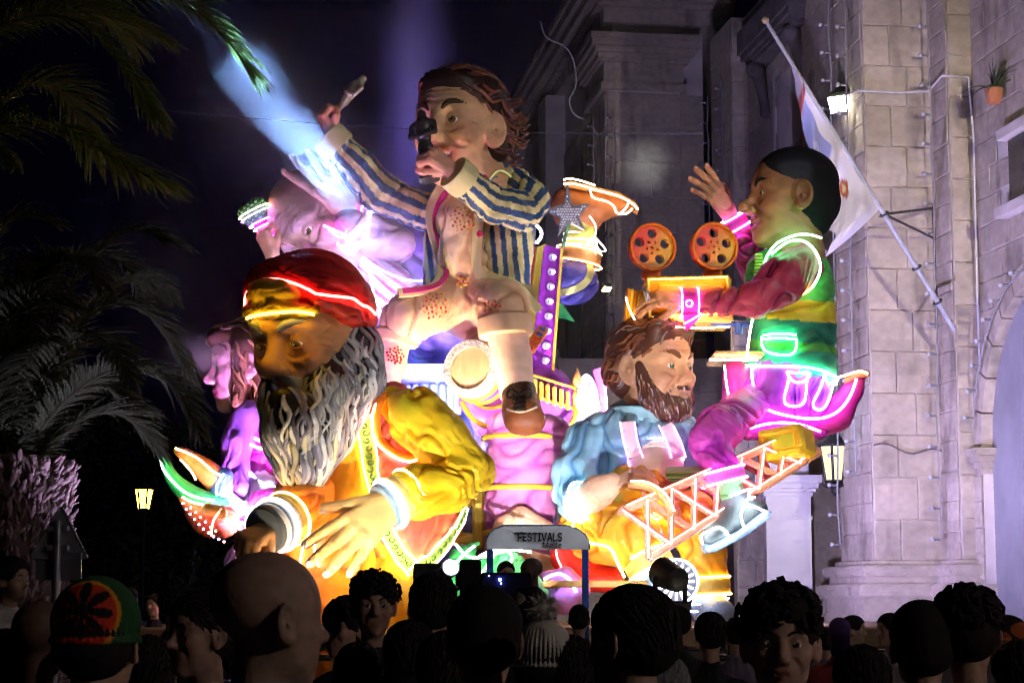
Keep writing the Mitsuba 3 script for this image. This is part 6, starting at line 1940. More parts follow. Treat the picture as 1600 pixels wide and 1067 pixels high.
scene['plaster'] = {'type': 'twosided', 'bsdf': {'type': 'principled', 'roughness': 0.8, 'base_color': mikit.proc(lambda p, n, uv: mi.Color3f(0.52, 0.51, 0.50) * (0.82 + 0.3 * mikit.fbm(p.x * 2, p.y * 2, p.z * 1.2, 4)))}}
scene['dark_stone'] = {'type': 'twosided', 'bsdf': {'type': 'principled', 'roughness': 0.9, 'base_color': mikit.proc(lambda p, n, uv: mi.Color3f(0.10, 0.09, 0.085) * (0.6 + 0.9 * mikit.fbm(p.x * 3, p.y * 3, p.z * 2, 3)))}}  # darker mottled stone; also the flat dark fill of the wing openings


scene['mortar'] = {'type': 'twosided', 'bsdf': {'type': 'principled', 'roughness': 0.9, 'base_color': mikit.proc(lambda p, n, uv: mi.Color3f(0.50, 0.46, 0.41) * (0.7 + 0.5 * mikit.fbm(p.x * 2, p.y * 2, p.z * 2, 3)))}}


scene['grey_plaster'] = {'type': 'twosided', 'bsdf': {'type': 'principled', 'roughness': 0.85, 'base_color': mikit.proc(lambda p, n, uv: mi.Color3f(0.20, 0.20, 0.21) * (0.75 + 0.5 * mikit.fbm(p.x * 2, p.y * 2, p.z * 1.2, 4)))}}


def palazzo():
    t = thing('palazzo', 'tall pale limestone palazzo with giant stepped pilasters along the right', 'building')
    c0 = P(1535, 600, 33.0) * [1, 1, 0]
    c1 = walk_to(c0, VN, 1495)
    c2 = walk_to(c1, VD, 1468)
    c3 = walk_to(c2, VN, 1360)
    c4 = walk_to(c3, VD, 1312)
    c5 = c4 - VN * np.dot(c4 - c2, VN)
    c6 = c5 + VD * 0.7
    t0 = np.dot(c0 - c1, VN)
    c7 = c6 + VN * t0
    HT = 16.0
    zb = zof(878, c3)
    zp = zof(935, c3)
    plan = [c0, c1, c2, c3, c4, c5, c6, c7, c7 - VN * 0.5, c0 - VN * 0.5]
    k = part(t, 'pilaster')
    solid(k, plan, zb, HT)
    ashlar(k, c1, c0, -VD, zb, HT, 0.71, 0.6)
    ashlar(k, c3, c2, -VD, zb, HT, 0.71, 0.72)
    ashlar(k, c2, c1, VN, zb, HT, 0.5, 0.9)
    ashlar(k, c4, c3, VN, zb, HT, 0.5, 0.72)
    q = part(k, 'base')
    moulding(q, plan, [(0, 0.34), (zp - 0.25, 0.34)] + [(zp - 0.25, 0.30), (zp, 0.30)] + roundish(zp, zp + 0.42 * (zb - zp), 0.40) + [(zp + 0.45 * (zb - zp), 0.2), (zp + 0.6 * (zb - zp), 0.2)] + roundish(zp + 0.6 * (zb - zp), zp + 0.93 * (zb - zp), 0.30) + [(zb - 0.05, 0.12), (zb + 0.03, 0.12)])
    # near wall with the arch and a window
    w = part(t, 'wall')
    n0 = c0 - VD * 6.0
    n9 = c0 - VD * 40.0
    wc = walk_to(c0, VD, 1643)            # centre of the arch in plan
    zs = zof(697, wc + VD * 2)
    r = 2.45
    sc = np.dot(wc - n0, VD)
    solid(w, [c0 + VD * 0.2, n9, n9 - VN * 0.6, c0 + VD * 0.2 - VN * 0.6], zs + r + 0.4, HT)
    solid(part(w, 'pier'), [c0 + VD * 0.2, wc + VD * r, wc + VD * r - VN * 0.6, c0 + VD * 0.2 - VN * 0.6], 0, zs + r + 0.42)
    wz0, wz1 = zof(300, wc), zof(190, wc)
    wn = walk_to(c0, VD, 1592)
    ws = np.dot(wn - n0, VD)
    inarch = lambda a, z: (z < zs and abs(a - sc) < r + 0.3) or (z >= zs and np.hypot(a - sc, z - zs) < r + 0.36) or (wz0 < z < wz1 and ws - 1.5 < a < ws + 0.12)
    ashlar(w, n0, c0, VN, zs - 0.05, HT, 0.47, 0.8, hole=inarch)
    for i in range(13):                    # voussoirs
        a0, a1 = i * math.pi / 13, (i + 1) * math.pi / 13 - 0.012
        poly = [(r * math.cos(a0), r * math.sin(a0)), ((r + 0.36) * math.cos(a0), (r + 0.36) * math.sin(a0)), ((r + 0.36) * math.cos(a1), (r + 0.36) * math.sin(a1)), (r * math.cos(a1), r * math.sin(a1))]
        v, f = prism(poly, 0.34, wc + UPZ * zs + VN * 0.02, VD, UPZ)
        scene[part(w, 'voussoir')] = mikit.ply((v, f), 'stone')
    solid(part(t, 'arch_infill'), [wc + VD * r, wc - VD * r, wc - VD * r - VN * 0.3, wc + VD * r - VN * 0.3], 0, zs + r + 0.5, 'grey_plaster')
    pc = [wc + VD * (r + 0.02) + VN * 0.16, wc + VD * (r + 0.5) + VN * 0.16, wc + VD * (r + 0.5) - VN * 0.1, wc + VD * (r + 0.02) - VN * 0.1]
    moulding(part(w, 'impost'), pc, [(zs - 0.42, 0.02), (zs - 0.32, 0.02), (zs - 0.22, 0.06), (zs - 0.12, 0.12), (zs - 0.04, 0.18), (zs, 0.2)])
    kk = part(w, 'pier')
    solid(kk, pc, 0, zs - 0.42)
    ashlar(kk, pc[1], pc[0], VN, 0.4, zs - 0.44, 0.42, 1.2, depth=0.05)
    # window at the right edge: dark opening, sill, reveal
    q = part(t, 'window')
    solid(q, [wn + VN * 0.05, wn - VD * 1.4 + VN * 0.05, wn - VD * 1.4 - VN * 0.05, wn - VN * 0.05], wz0 + 0.02, wz1 - 0.02, {'type': 'principled', 'base_color': rgb((0.02, 0.02, 0.025)), 'roughness': 0.15})
    solid(part(q, 'sill'), [wn + VD * 0.15 + VN * 0.26, wn - VD * 1.5 + VN * 0.26, wn - VD * 1.5, wn + VD * 0.15], wz0 - 0.16, wz0)
    solid(part(q, 'lintel'), [wn + VD * 0.12 + VN * 0.2, wn - VD * 1.5 + VN * 0.2, wn - VD * 1.5, wn + VD * 0.12], wz1, wz1 + 0.16)
    # the bay beyond the big pilaster, with a shuttered window
    b0 = walk_to(c0, VD, 1285)
    b1 = walk_to(c0, VD, 1177)
    k = part(t, 'bay_wall')
    solid(k, [c7 - VN * t0, b1 + VD * 0.3, b1 + VD * 0.3 - VN * 0.6, c7 - VN * (t0 + 0.6)], 0, HT)
    v0, v1 = walk_to(c0, VD, 1270), walk_to(c0, VD, 1226)
    vz0, vz1 = zof(330, v0), zof(76, v0)
    s0, s1 = np.dot(v0 - c7, VD), np.dot(v1 - c7, VD)
    ashlar(k, c7 - VN * t0, b1, VN, 3.4, HT, 0.6, 0.95, hole=lambda a, z: s0 - 0.1 < a < s1 + 0.1 and vz0 < z < vz1)
    q = part(t, 'window')
    fr = 0.16
    for a, b, za, zb_ in ((v0, v0 + VD * fr, vz0, vz1), (v1 - VD * fr, v1, vz0, vz1), (v0 + VD * fr, v1 - VD * fr, vz1 - fr, vz1), (v0 + VD * fr, v1 - VD * fr, vz0, vz0 + fr)):
        solid(part(q, 'frame'), [a + VN * 0.16, b + VN * 0.16, b - VN * 0.02, a - VN * 0.02], za, zb_, 'plaster')
    sh0, sh1 = v0 + VD * 0.3, v0 + VD * 1.2
    solid(part(q, 'shutter'), [sh0 + VN * 0.09, sh1 + VN * 0.09, sh1, sh0], vz0 + fr, vz1 - fr, 'paint', (0.02, 0.09, 0.05))
    for i in range(4):
        za = vz0 + fr + 0.15 + i * (vz1 - vz0 - 0.5) / 4
        solid(part(q, 'pane'), [sh0 + VD * 0.12 + VN * 0.12, sh1 - VD * 0.12 + VN * 0.12, sh1 - VD * 0.12 + VN * 0.08, sh0 + VD * 0.12 + VN * 0.08], za, za + (vz1 - vz0 - 0.5) / 4 - 0.16, {'type': 'principled', 'base_color': rgb((0.25, 0.26, 0.28)), 'roughness': 0.12, 'specular': 0.8})
    solid(part(q, 'reveal'), [sh1 + VN * 0.05, v1 - VD * fr + VN * 0.05, v1 - VD * fr, sh1], vz0 + fr, vz1 - fr, 'plaster')
    hz = zof(52, v0)
    hood = [v0 - VD * 0.7 + VN * 0.5, v1 + VD * 0.9 + VN * 0.5, v1 + VD * 0.9, v0 - VD * 0.7]
    moulding(part(q, 'hood'), hood, [(hz, 0.0), (hz + 0.1, 0.0), (hz + 0.2, 0.05), (hz + 0.35, 0.14), (hz + 0.5, 0.2), (hz + 0.9, 0.1), (hz + 1.2, 0.02)], 'dark_stone')
    for e in (v0 - VD * 0.35, v1 + VD * 0.5):
        s = Sculpt((0.10, 0.09, 0.09), 0.05)
        c = e + VN * 0.2
        s.cone(c + VN * 0.18 + UPZ * (hz - 0.15), c + VN * 0.05 + UPZ * (hz - 0.8), 0.17, 0.11)
        s.cone(c + VN * 0.05 + UPZ * (hz - 0.8), c - VN * 0.02 + UPZ * (hz - 1.15), 0.1, 0.15)
        s.ball(c + VN * 0.25 + UPZ * (hz - 0.12), 0.2)
        v, f, c_ = s.mesh(0.035)
        scene[part(q, 'bracket')] = mikit.ply((v, f), 'dark_stone', smooth=True)
    # second pilaster, narrower
    d0 = walk_to(b1, VN, 1152)
    d1 = walk_to(d0, VD, 1119)
    plan2 = [b1, d0, d1, d1 - VN * np.dot(d1 - b1, VN), d1 - VN * (np.dot(d1 - b1, VN) + .5), b1 - VN * 0.5]
    k = part(t, 'pilaster')
    solid(k, plan2, 0, HT)
    ashlar(k, d0, b1, -VD, 3.0, HT, 0.8, 0.9)
    ashlar(k, d1, d0, VN, 3.0, HT, 0.8, 1.1)
    # far wing: projecting block with a great cornice, running on into the dark
    e0 = d1 + VD * 2.2 - VN * 0.3
    e1 = walk_to(e0, VN, 961)
    e2 = e1 + VD * 26
    e3 = e2 - VN * 8
    plan3 = [e0, e1, e2, e3]
    k = part(t, 'wing')
    solid(k, plan3, 0, HT + 4)
    z1_ = zof(146, e1)
    ashlar(k, e1, e0, -VD, 2.0, z1_, 0.95, 1.2)
    ashlar(k, e1 + VD * 26, e1, VN, 2.0, z1_, 0.95, 1.9)
    ca, cb = zof(100, e1), zof(40, e1)
    pil = [e1 - VD * 0.35 + VN * 0.3, e1 - VD * 0.35 + VN * 0.3 - VN * 2.1, e1 - VN * 1.8 + VD * 2.2, e1 + VN * 0.3 + VD * 2.2]
    moulding(part(k, 'capital'), pil, [(z1_, 0.04), (z1_ + 0.12, 0.1), (z1_ + 0.2, 0.02), (z1_ + 0.75, 0.02), (z1_ + 0.8, 0.12), (z1_ + 0.95, 0.2), (z1_ + 1.1, 0.3), (z1_ + 1.3, 0.4), (z1_ + 1.45, 0.42)])
    moulding(part(k, 'cornice'), plan3, [(cb, 0.3), (cb + 0.4, 0.3), (cb + 0.5, 0.5), (cb + 0.75, 0.75), (cb + 1.0, 0.9), (cb + 1.15, 1.0)])
    f0 = e1 - VD * 0.3 + VN * 0.25
    kk = part(t, 'wing_pilaster')
    solid(kk, [f0, f0 - VN * 2.0, f0 - VN * 2.0 + VD * 2.0, f0 + VD * 2.0], 0, z1_ + 0.05)
    ashlar(kk, f0, f0 - VN * 2.0, -VD, 2.0, z1_ - 0.05, 0.95, 1.0)
    ashlar(kk, f0 + VD * 2.0, f0, VN, 2.0, z1_ - 0.05, 0.95, 1.0)
    for i in range(3):                      # dark panels in place of shaded openings, and half columns further along the wing
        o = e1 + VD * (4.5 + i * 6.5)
        solid(part(k, 'opening'), [o + VN * 0.075, o + VD * 2.4 + VN * 0.075, o + VD * 2.4 - VN * 0.2, o - VN * 0.2], 2.5, z1_ - 3.0, 'dark_stone')
        solid(part(k, 'buttress'), [o + VD * 3.0 + VN * 0.6, o + VD * 4.4 + VN * 0.6, o + VD * 4.4, o + VD * 3.0], 0, cb)
    # porch pier, white
    g0 = P(1196, 740, 36.5) * [1, 1, 0]
    g1 = P(1266, 740, 36.5) * [1, 1, 0]
    pd = [g0, g1, g1 + [0.1, 1.2, 0], g0 + [0.1, 1.2, 0]]
    gz = zof(775, g0)
    k = part(t, 'porch_pier')
    solid(k, pd, 0, gz, 'plaster')
    moulding(part(k, 'cap'), pd, [(gz, 0.04), (gz + 0.08, 0.04), (gz + 0.14, 0.09), (gz + 0.24, 0.14), (gz + 0.32, 0.2), (gz + 0.38, 0.2)], 'plaster')
    moulding(part(k, 'necking'), pd, [(gz - 0.42, 0.03), (gz - 0.36, 0.03)], 'plaster')
    pd2 = [g0 + [0.02, 0.08, 0], g1 + [-0.02, 0.08, 0], g1 + [-0.02, 1.0, 0], g0 + [0.02, 1.0, 0]]
    solid(part(k, 'shaft'), pd2, gz + 0.38, zof(330, g0), 'plaster')
    h0, h1 = P(1262, 800, 38.5) * [1, 1, 0], P(1345, 800, 38.5) * [1, 1, 0]
    kk = part(t, 'recess_wall')
    solid(kk, [h0, h1, h1 + [0, .5, 0], h0 + [0, .5, 0]], 0, zof(560, h0), 'stone')
    moulding(part(kk, 'rail'), [h0, h1, h1 + [0, .3, 0], h0 + [0, .3, 0]], [(zof(772, h0), 0.05), (zof(764, h0), 0.05)])
    h0, h1 = P(1150, 800, 38.0) * [1, 1, 0], P(1200, 800, 38.0) * [1, 1, 0]
    kk = part(t, 'side_pier')
    solid(kk, [h0, h1, h1 + [0, .5, 0], h0 + [0, .5, 0]], 0, zof(500, h0))
    ashlar(kk, h0, h1, np.array([0, -1.0, 0]), 0.5, zof(500, h0), 0.5, 0.35, depth=0.05)
    h0, h1 = P(860, 800, 46.0) * [1, 1, 0], P(1160, 800, 46.0) * [1, 1, 0]
    kk = part(t, 'porch_wall')
    solid(kk, [h0, h1, h1 + [0, .5, 0], h0 + [0, .5, 0]], 0, zof(560, h0))
    ashlar(kk, h0, h1, np.array([0, -1.0, 0]), 0.3, zof(560, h0), 0.8, 1.3, depth=0.06)
    return c0, c1, c2, c3, c4, c7, b1, d0, d1, e0, e1, f0, wc, r, zs, wn, wz1, t0


PL = palazzo()


def hang_things():
    c0, c1, c2, c3, c4, c7, b1, d0, d1, e0, e1, f0, wc, r, zs, wn, wz1, t0 = PL

    def string(p, nrm, pya, pyb, label, step=0.52, curve=None):
        t = thing('bulb_string', label, 'string of bulbs', 'strings of unlit bulbs on the palazzo')
        if curve is None:
            z0, z1 = zof(pyb, p), min(zof(pya, p), 14.5)
            line = np.array([p + nrm * 0.17 + UPZ * z for z in np.linspace(z1, z0, 14)])
            line += RS.normal(0, 0.012, line.shape)
        else:
            line = curve
        put(t + '__cable', tube(line, 0.016, 6), 'matte', col=(0.24, 0.24, 0.26))
        L = np.concatenate([[0], np.cumsum(np.linalg.norm(np.diff(line, axis=0), axis=1))])
        for s in np.arange(0.2, L[-1], step):
            q = np.array([np.interp(s, L, line[:, i]) for i in range(3)])
            sd = -unit(np.cross(nrm, UPZ)) * RS.choice([-1, 1], p=[0.12, 0.88]) if curve is None else nrm
            sd = np.array([-1.0, -0.15, 0.05]) if curve is None else nrm
            a = tube(np.array([q, q + sd * 0.10]), 0.022, 6)
            m = trimesh.creation.icosphere(1, 0.04)
            put(part(t, 'bulb'), cat([(a[0], a[1], np.array([0.16, 0.16, 0.18])), (np.array(m.vertices) + q + sd * 0.15, np.array(m.faces), np.array([0.34, 0.34, 0.38]))]), 'paint')
    string(c3 + VN * 0.06 - VD * 0.0 + VD * 0.25, VN, -20, 738, 'unlit bulb string down the near front corner of the big pilaster')
    string(c4 - VD * 0.35, VN, -20, 855, 'unlit bulb string down the far front corner of the big pilaster')
    string(c2 - VD * 0.35, VN, -20, 845, 'unlit bulb string in the angle behind the big pilaster, above the flagpole foot')
    string(d0 + VD * 0.4, VN, -20, 330, 'unlit bulb string right of the two on the narrow pilaster by the waving hand')
    string(d1 - VD * 0.2, VN, -20, 470, 'unlit bulb string left of the two on the narrow pilaster by the waving hand')
    string(f0 - VN * 0.12 - VD * 0.12, -VD, 150, 620, 'unlit bulb string on the far wing, right of the two, above the film reels')
    string(f0 + VD * 0.9, VN, 160, 430, 'unlit bulb string on the far wing, left of the two, beside the neon boot')
    a = np.linspace(0.12, 1.5, 16)
    string(None, VN, 0, 0, 'unlit bulb string curving round the arch at the right edge', curve=np.array([wc + VD * (r + 0.18) * math.cos(x) + UPZ * (zs + (r + 0.18) * math.sin(x)) + VN * 0.26 for x in a]), step=0.45)

    def floodlight(name_label, pos, aim, size, color, power, ang, key_, w):
        t = thing('floodlight', name_label, 'floodlight')
        d = unit(np.asarray(aim) - pos)
        R = frame_of(d, UPZ)
        put(t + '__housing', box_mesh(pos - d * size * 0.55, (size, size * 0.45, size * 0.8), R=R, bev=size * 0.2), col=(0.03, 0.035, 0.03), smooth=False)
        k = part(t, 'lens')
        v, f = box_mesh(pos + d * 0.0, (size * 0.82, 0.012, size * 0.62), R=R, bev=0.004)
        scene[k] = mikit.ply((v, f), 'black')
        scene[k]['emitter'] = {'type': 'area', 'radiance': lum(np.array(color) * 14), 'sampling_weight': 0.3}
        put(part(t, 'bracket'), tube(np.array([pos - d * size * 0.9, pos - d * size * 0.9 + np.array([size * 1.2, 0.3, -size * 0.3])]), 0.03, 8), col=(0.05, 0.05, 0.05))
        spot(key_, pos + d * 0.1, aim, color, power, ang, weight=w)
        return t
    p = P(1312, 163, 34.3)
    floodlight('lit floodlight on the palazzo beside the flagpole', p, p + np.array([-1.0, -1.6, -1.1]), 0.24, (1, 0.92, 0.72), 6.0, 60, 'floodlight_beam', 2)
    p = P(948, 452, 40.0)
    floodlight('small warm lit floodlight above the bearded figure', p, p + np.array([0.5, -0.9, -1.4]), 0.11, (1, 0.55, 0.12), 9.0, 70, 'floodlight_beam_warm', 2)
    p = c0 - VD * 19 + VN * 0.9 + UPZ * 8.5  # four unseen floodlights added to light pilaster, gantry, float and crowd
    floodlight('added unseen floodlight beyond the right edge, turned to the big pilaster', p, P(1390, 430, 34), 0.3, (1, 0.86, 0.72), 300, 17, 'added_flood_pilaster', 4)
    p = c0 - VD * 20 + VN * 0.9 + UPZ * 8.5
    floodlight('added unseen floodlight beyond the right edge, turned to the gantry', p, P(840, 840, 19.0), 0.3, (0.9, 0.92, 1.0), 190, 5, 'added_flood_gantry', 2)
    p = c0 - VD * 17.5 + VN * 0.9 + UPZ * 9.0
    floodlight('added unseen floodlight beyond the right edge, turned to the float', p, P(760, 470, 25.0), 0.3, (1, 0.93, 0.88), 62, 19, 'added_flood_float', 5)
    p = c0 - VD * 35 + VN * 1.4 + UPZ * 6.5
    floodlight('added unseen floodlight beyond the right edge, turned to the square', p, np.array([0, 7.0, 1.5]), 0.3, (1, 0.82, 0.72), 26, 75, 'added_flood_square', 3)
    # cables
    t = thing('cable', 'thin pale cable looping across the big pilaster from the floodlight', 'cable')
    z = zof(148, c3)
    pts = [P(1330, 172, 34.3), c4 + VN * 0.12 + UPZ * zof(160, c4), c3 + VN * 0.14 - VD * 0.1 + UPZ * zof(145, c3), c3 - VN * 0.6 - VD * 0.12 + UPZ * zof(146, c3), c2 - VD * 0.12 + UPZ * zof(146, c2) + VN * 0.1, c1 + VN * 0.15 - VD * 0.1 + UPZ * zof(122, c1), c0 - VD * 0.1 + VN * 0.12 + UPZ * zof(124, c0), c0 - VD * 0.25 + VN * 0.12 + UPZ * zof(220, c0), c0 - VD * 0.2 + VN * 0.12 + UPZ * zof(480, c0), c0 - VD * 0.22 + VN * 0.12 + UPZ * zof(700, c0)]
    put(t, tube(np.vstack([pts[0] + (pts[i + 1] - pts[i]) * 0 if False else np.linspace(pts[i], pts[i + 1], 6) for i in range(len(pts) - 1)]), 0.018, 6), 'matte', col=(0.5, 0.5, 0.52))
    t = thing('cable', 'dark cable sagging across the lower part of the big pilaster', 'cable')
    a, b = c3 + VN * 0.02 - VD * 0.1, c2 - VD * 0.12
    put(t, tube(np.array([a + (b - a) * s + UPZ * (zof(697, c3) + 0.06 * math.sin(9 * s) - 0.12 * s) for s in np.linspace(0.02, 0.98, 20)]), 0.012, 6), 'matte', col=(0.08, 0.07, 0.07))
    t = thing('cable', 'loose white cable hanging in curves on the dark far wing', 'cable')
    put(t, tube(spline([P(845, 35, 50), P(855, 60, 50), P(880, 72, 50), P(897, 100, 50), P(898, 140, 50), P(890, 155, 50), P(896, 178, 50), P(912, 186, 50)], 40), 0.02, 6), 'matte', col=(0.5, 0.5, 0.55))
    t = thing('overhead_wire', 'thin wire crossing the night sky behind the raised statuette', 'wire')
    put(t, tube(np.array([P(200 + 900 * s, 168 + 40 * s + 14 * math.sin(3.1 * s), 40) for s in np.linspace(0, 1, 24)]), 0.008, 5), 'matte', col=(0.12, 0.12, 0.16))
    # lantern
    t = thing('wall_lantern', 'lit iron wall lantern with tapering cream panes beside the big pilaster', 'lantern')
    C = P(1304, 722, 35.2)
    u = 35.2 / FPX
    for i in range(6):
        a0, a1 = i * math.pi / 3 + .2, (i + 1) * math.pi / 3 + .2
        ra, rb, za, zb = 24 * u, 15 * u, 26 * u, -30 * u
        q = np.array([[ra * math.cos(a0), ra * math.sin(a0), za], [ra * math.cos(a1), ra * math.sin(a1), za], [rb * math.cos(a1), rb * math.sin(a1), zb], [rb * math.cos(a0), rb * math.sin(a0), zb]])
        qi = q * [0.93, 0.93, 1]
        k = part(t, 'pane')
        scene[k] = mikit.ply((np.vstack([C + q * [.97, .97, .95], C + qi * [.97, .97, .95]]), np.array([[0, 2, 1], [0, 3, 2], [4, 5, 6], [4, 6, 7]])), 'black')
        scene[k]['emitter'] = {'type': 'area', 'radiance': lum((0.55, 0.45, 0.27)), 'sampling_weight': 0.3}
        put(part(t, 'bar'), tube(np.array([C + q[0], C + q[3]]), 2.0 * u, 6), col=(0.02, 0.02, 0.02))
        for e in ((0, 1), (3, 2)):
            put(part(t, 'rim'), tube(np.array([C + q[e[0]], C + q[e[1]]]), 2.2 * u, 6), col=(0.02, 0.02, 0.02))
        m = trimesh.creation.icosphere(1, 3.4 * u)
        put(part(t, 'finial'), (np.array(m.vertices) + C + q[3] * 1.05 - UPZ * 5 * u, np.array(m.faces)), col=(0.02, 0.02, 0.02))
    v, f = lathe([(0.001, 60 * u), (5 * u, 54 * u), (8 * u, 42 * u), (26 * u, 27 * u), (25 * u, 25 * u)], 12, C)
    put(part(t, 'roof'), (v, f), col=(0.02, 0.02, 0.02), smooth=30)
    v, f = lathe([(14 * u, -30 * u), (10 * u, -38 * u), (6 * u, -42 * u), (7 * u, -48 * u), (0.001, -54 * u)], 12, C)
    put(part(t, 'foot'), (v, f), col=(0.02, 0.02, 0.02), smooth=30)
    arm = spline([C - UPZ * 40 * u, C + np.array([0.2, 0.2, -0.2]), C + np.array([0.35, 0.5, 0.6]), C + np.array([0.4, 1.0, 0.65])], 20)
    put(part(t, 'arm'), tube(arm, 0.02, 8), col=(0.02, 0.02, 0.02))
    for k_ in range(2):
        cc = C + np.array([-0.25 + 0.1 * k_, 0.6, 0.75 - 0.2 * k_])
        th = np.linspace(0, 9, 40)
        put(part(t, 'scroll'), tube(cc + np.stack([0.16 * (1 - th / 11) * np.cos(th), 0 * th, 0.16 * (1 - th / 11) * np.sin(th)], 1), 0.014, 6), col=(0.03, 0.03, 0.03))
    # flagpole with brackets, and the flag
    t = thing('flagpole', 'slanting flagpole held out from the big pilaster by iron stays', 'flagpole')
    A, B = P(1492, 516, 32.6), P(1196, 32, 30.6)
    put(t + '__pole', tube(np.array([A + (B - A) * s for s in np.linspace(0, 1, 12)]), np.linspace(0.045, 0.032, 12), 10), col=(0.30, 0.31, 0.35))
    m = trimesh.creation.icosphere(2, 0.06)
    put(t + '__finial', (np.array(m.vertices) + B, np.array(m.faces)), col=(0.4, 0.3, 0.2))
    dp = lambda py: A + (B - A) * ((516 - py) / 484.0)
    w1 = c2 + VN * 0.05 - VD * 0.08
    ir = (0.05, 0.05, 0.06)
    for a, b, nm in ((dp(330), w1 + UPZ * zof(327, c2), 'stay'), (dp(330), w1 + UPZ * zof(374, c2), 'stay'), (dp(470), w1 + UPZ * zof(450, c2), 'stay'), (w1 + UPZ * zof(322, c2), w1 + UPZ * zof(515, c2), 'rail')):
        put(part(t, nm), tube(np.array([a, (a + b) / 2, b]), 0.022, 8), col=ir)
    for py in (330, 415, 470):
        put(part(t, 'ring'), tube(circle(dp(py), B - A, 0.075, 16), 0.016, 6, True), col=ir)
    t = thing('flag', 'limp white flag with a blue edge and small red emblem on the slanting pole', 'flag')
    nu, nv = 60, 44
    U, V = np.meshgrid(np.linspace(0, 1, nu), np.linspace(0, 1, nv), indexing='ij')
    top = np.array([dp(95 + 225 * x) for x in np.linspace(0, 1, nu)])
    botp = np.array([[np.interp(x, [0, .25, .42, .6, .8, 1], [1240, 1262, 1272, 1284, 1302, 1290]), np.interp(x, [0, .25, .42, .6, .8, 1], [122, 212, 288, 345, 372, 402])] for x in np.linspace(0, 1, nu)])
    bot = np.array([P(a, b, 31.2) for a, b in botp])
    g = top[:, None] + (bot - top)[:, None] * V[..., None]
    wv = 0.09 * np.sin(U * 15 + V * 2.0) + 0.05 * np.sin(U * 31 - V * 3)
    g = g + wv[..., None] * np.array([0.3, -1.0, 0]) * np.minimum(V * 4, 1)[..., None] + np.array([0, 0, -0.05]) * np.sin(V * np.pi)[..., None]
    c = np.tile(np.array([0.52, 0.50, 0.56]), (nu, nv, 1))
    c[(U > 0.17) & (U < 0.46) & (V > 0.25)] = (0.22, 0.24, 0.46)
    ring = np.hypot((U - 0.38) * 3.2, (V - 0.72))
    c[(ring > 0.14) & (ring < 0.2)] = (0.45, 0.44, 0.55)
    em = np.hypot((U - 0.70) * 3.0, (V - 0.33) * 1.6)
    c[em < 0.16] = (0.32, 0.10, 0.05)
    c[em < 0.07] = (0.5, 0.35, 0.2)
    c[(U < 0.17) & (V > 0.0)] = (0.40, 0.36, 0.42)
    c[(U > 0.10) & (U < 0.16)] = (0.30, 0.08, 0.08)
    i, j = np.meshgrid(np.arange(nu - 1), np.arange(nv - 1), indexing='ij')
    q = np.stack([i * nv + j, (i + 1) * nv + j, (i + 1) * nv + j + 1, i * nv + j + 1], -1).reshape(-1, 4)
    f = np.vstack([q[:, [0, 1, 2]], q[:, [0, 2, 3]]])
    v = g.reshape(-1, 3)
    nn = vnormals(v, f) * 0.006
    ff = np.vstack([f, f[:, ::-1] + len(v)])
    put(t, (np.vstack([v + nn, v - nn]), ff, np.vstack([c.reshape(-1, 3)] * 2)), 'matte')
    # plant on the window head
    t = thing('potted_plant', 'spindly plant in a small clay pot above the window at the right edge', 'plant')
    base = walk_to(c0, VD, 1588) + VN * 0.22
    zt = zof(162, base)
    v, f = lathe([(0.001, 0), (0.11, 0), (0.15, 0.24), (0.13, 0.24), (0.001, 0.2)], 16, base + UPZ * zt)
    put(t + '__pot', (v, f), 'matte', col=(0.35, 0.14, 0.07), smooth=30)
    lv = []
    for i in range(26):
        a, e, L = RS.uniform(0, 6.28), RS.uniform(-0.5, 1.4), RS.uniform(0.3, 0.75)
        d = np.array([math.cos(a) * math.cos(e), math.sin(a) * math.cos(e), math.sin(e)])
        lv.append((*tube(spline([base + UPZ * (zt + .22), base + UPZ * (zt + .25) + d * L * .5 + UPZ * .06, base + UPZ * (zt + .2) + d * L], 6), np.array([.012, .014, .012, .009, .006, .002]), 5), np.array([0.04, 0.06, 0.03])))
    put(t + '__leaves', cat(lv), 'matte')


ground_and_street()
hang_things()
# ---------------------------------------------------------------- palms, trees, road sign, street lamp, gantry and stage lamps
RP = np.random.default_rng(40)
LEAF = np.array([0.10, 0.13, 0.03])


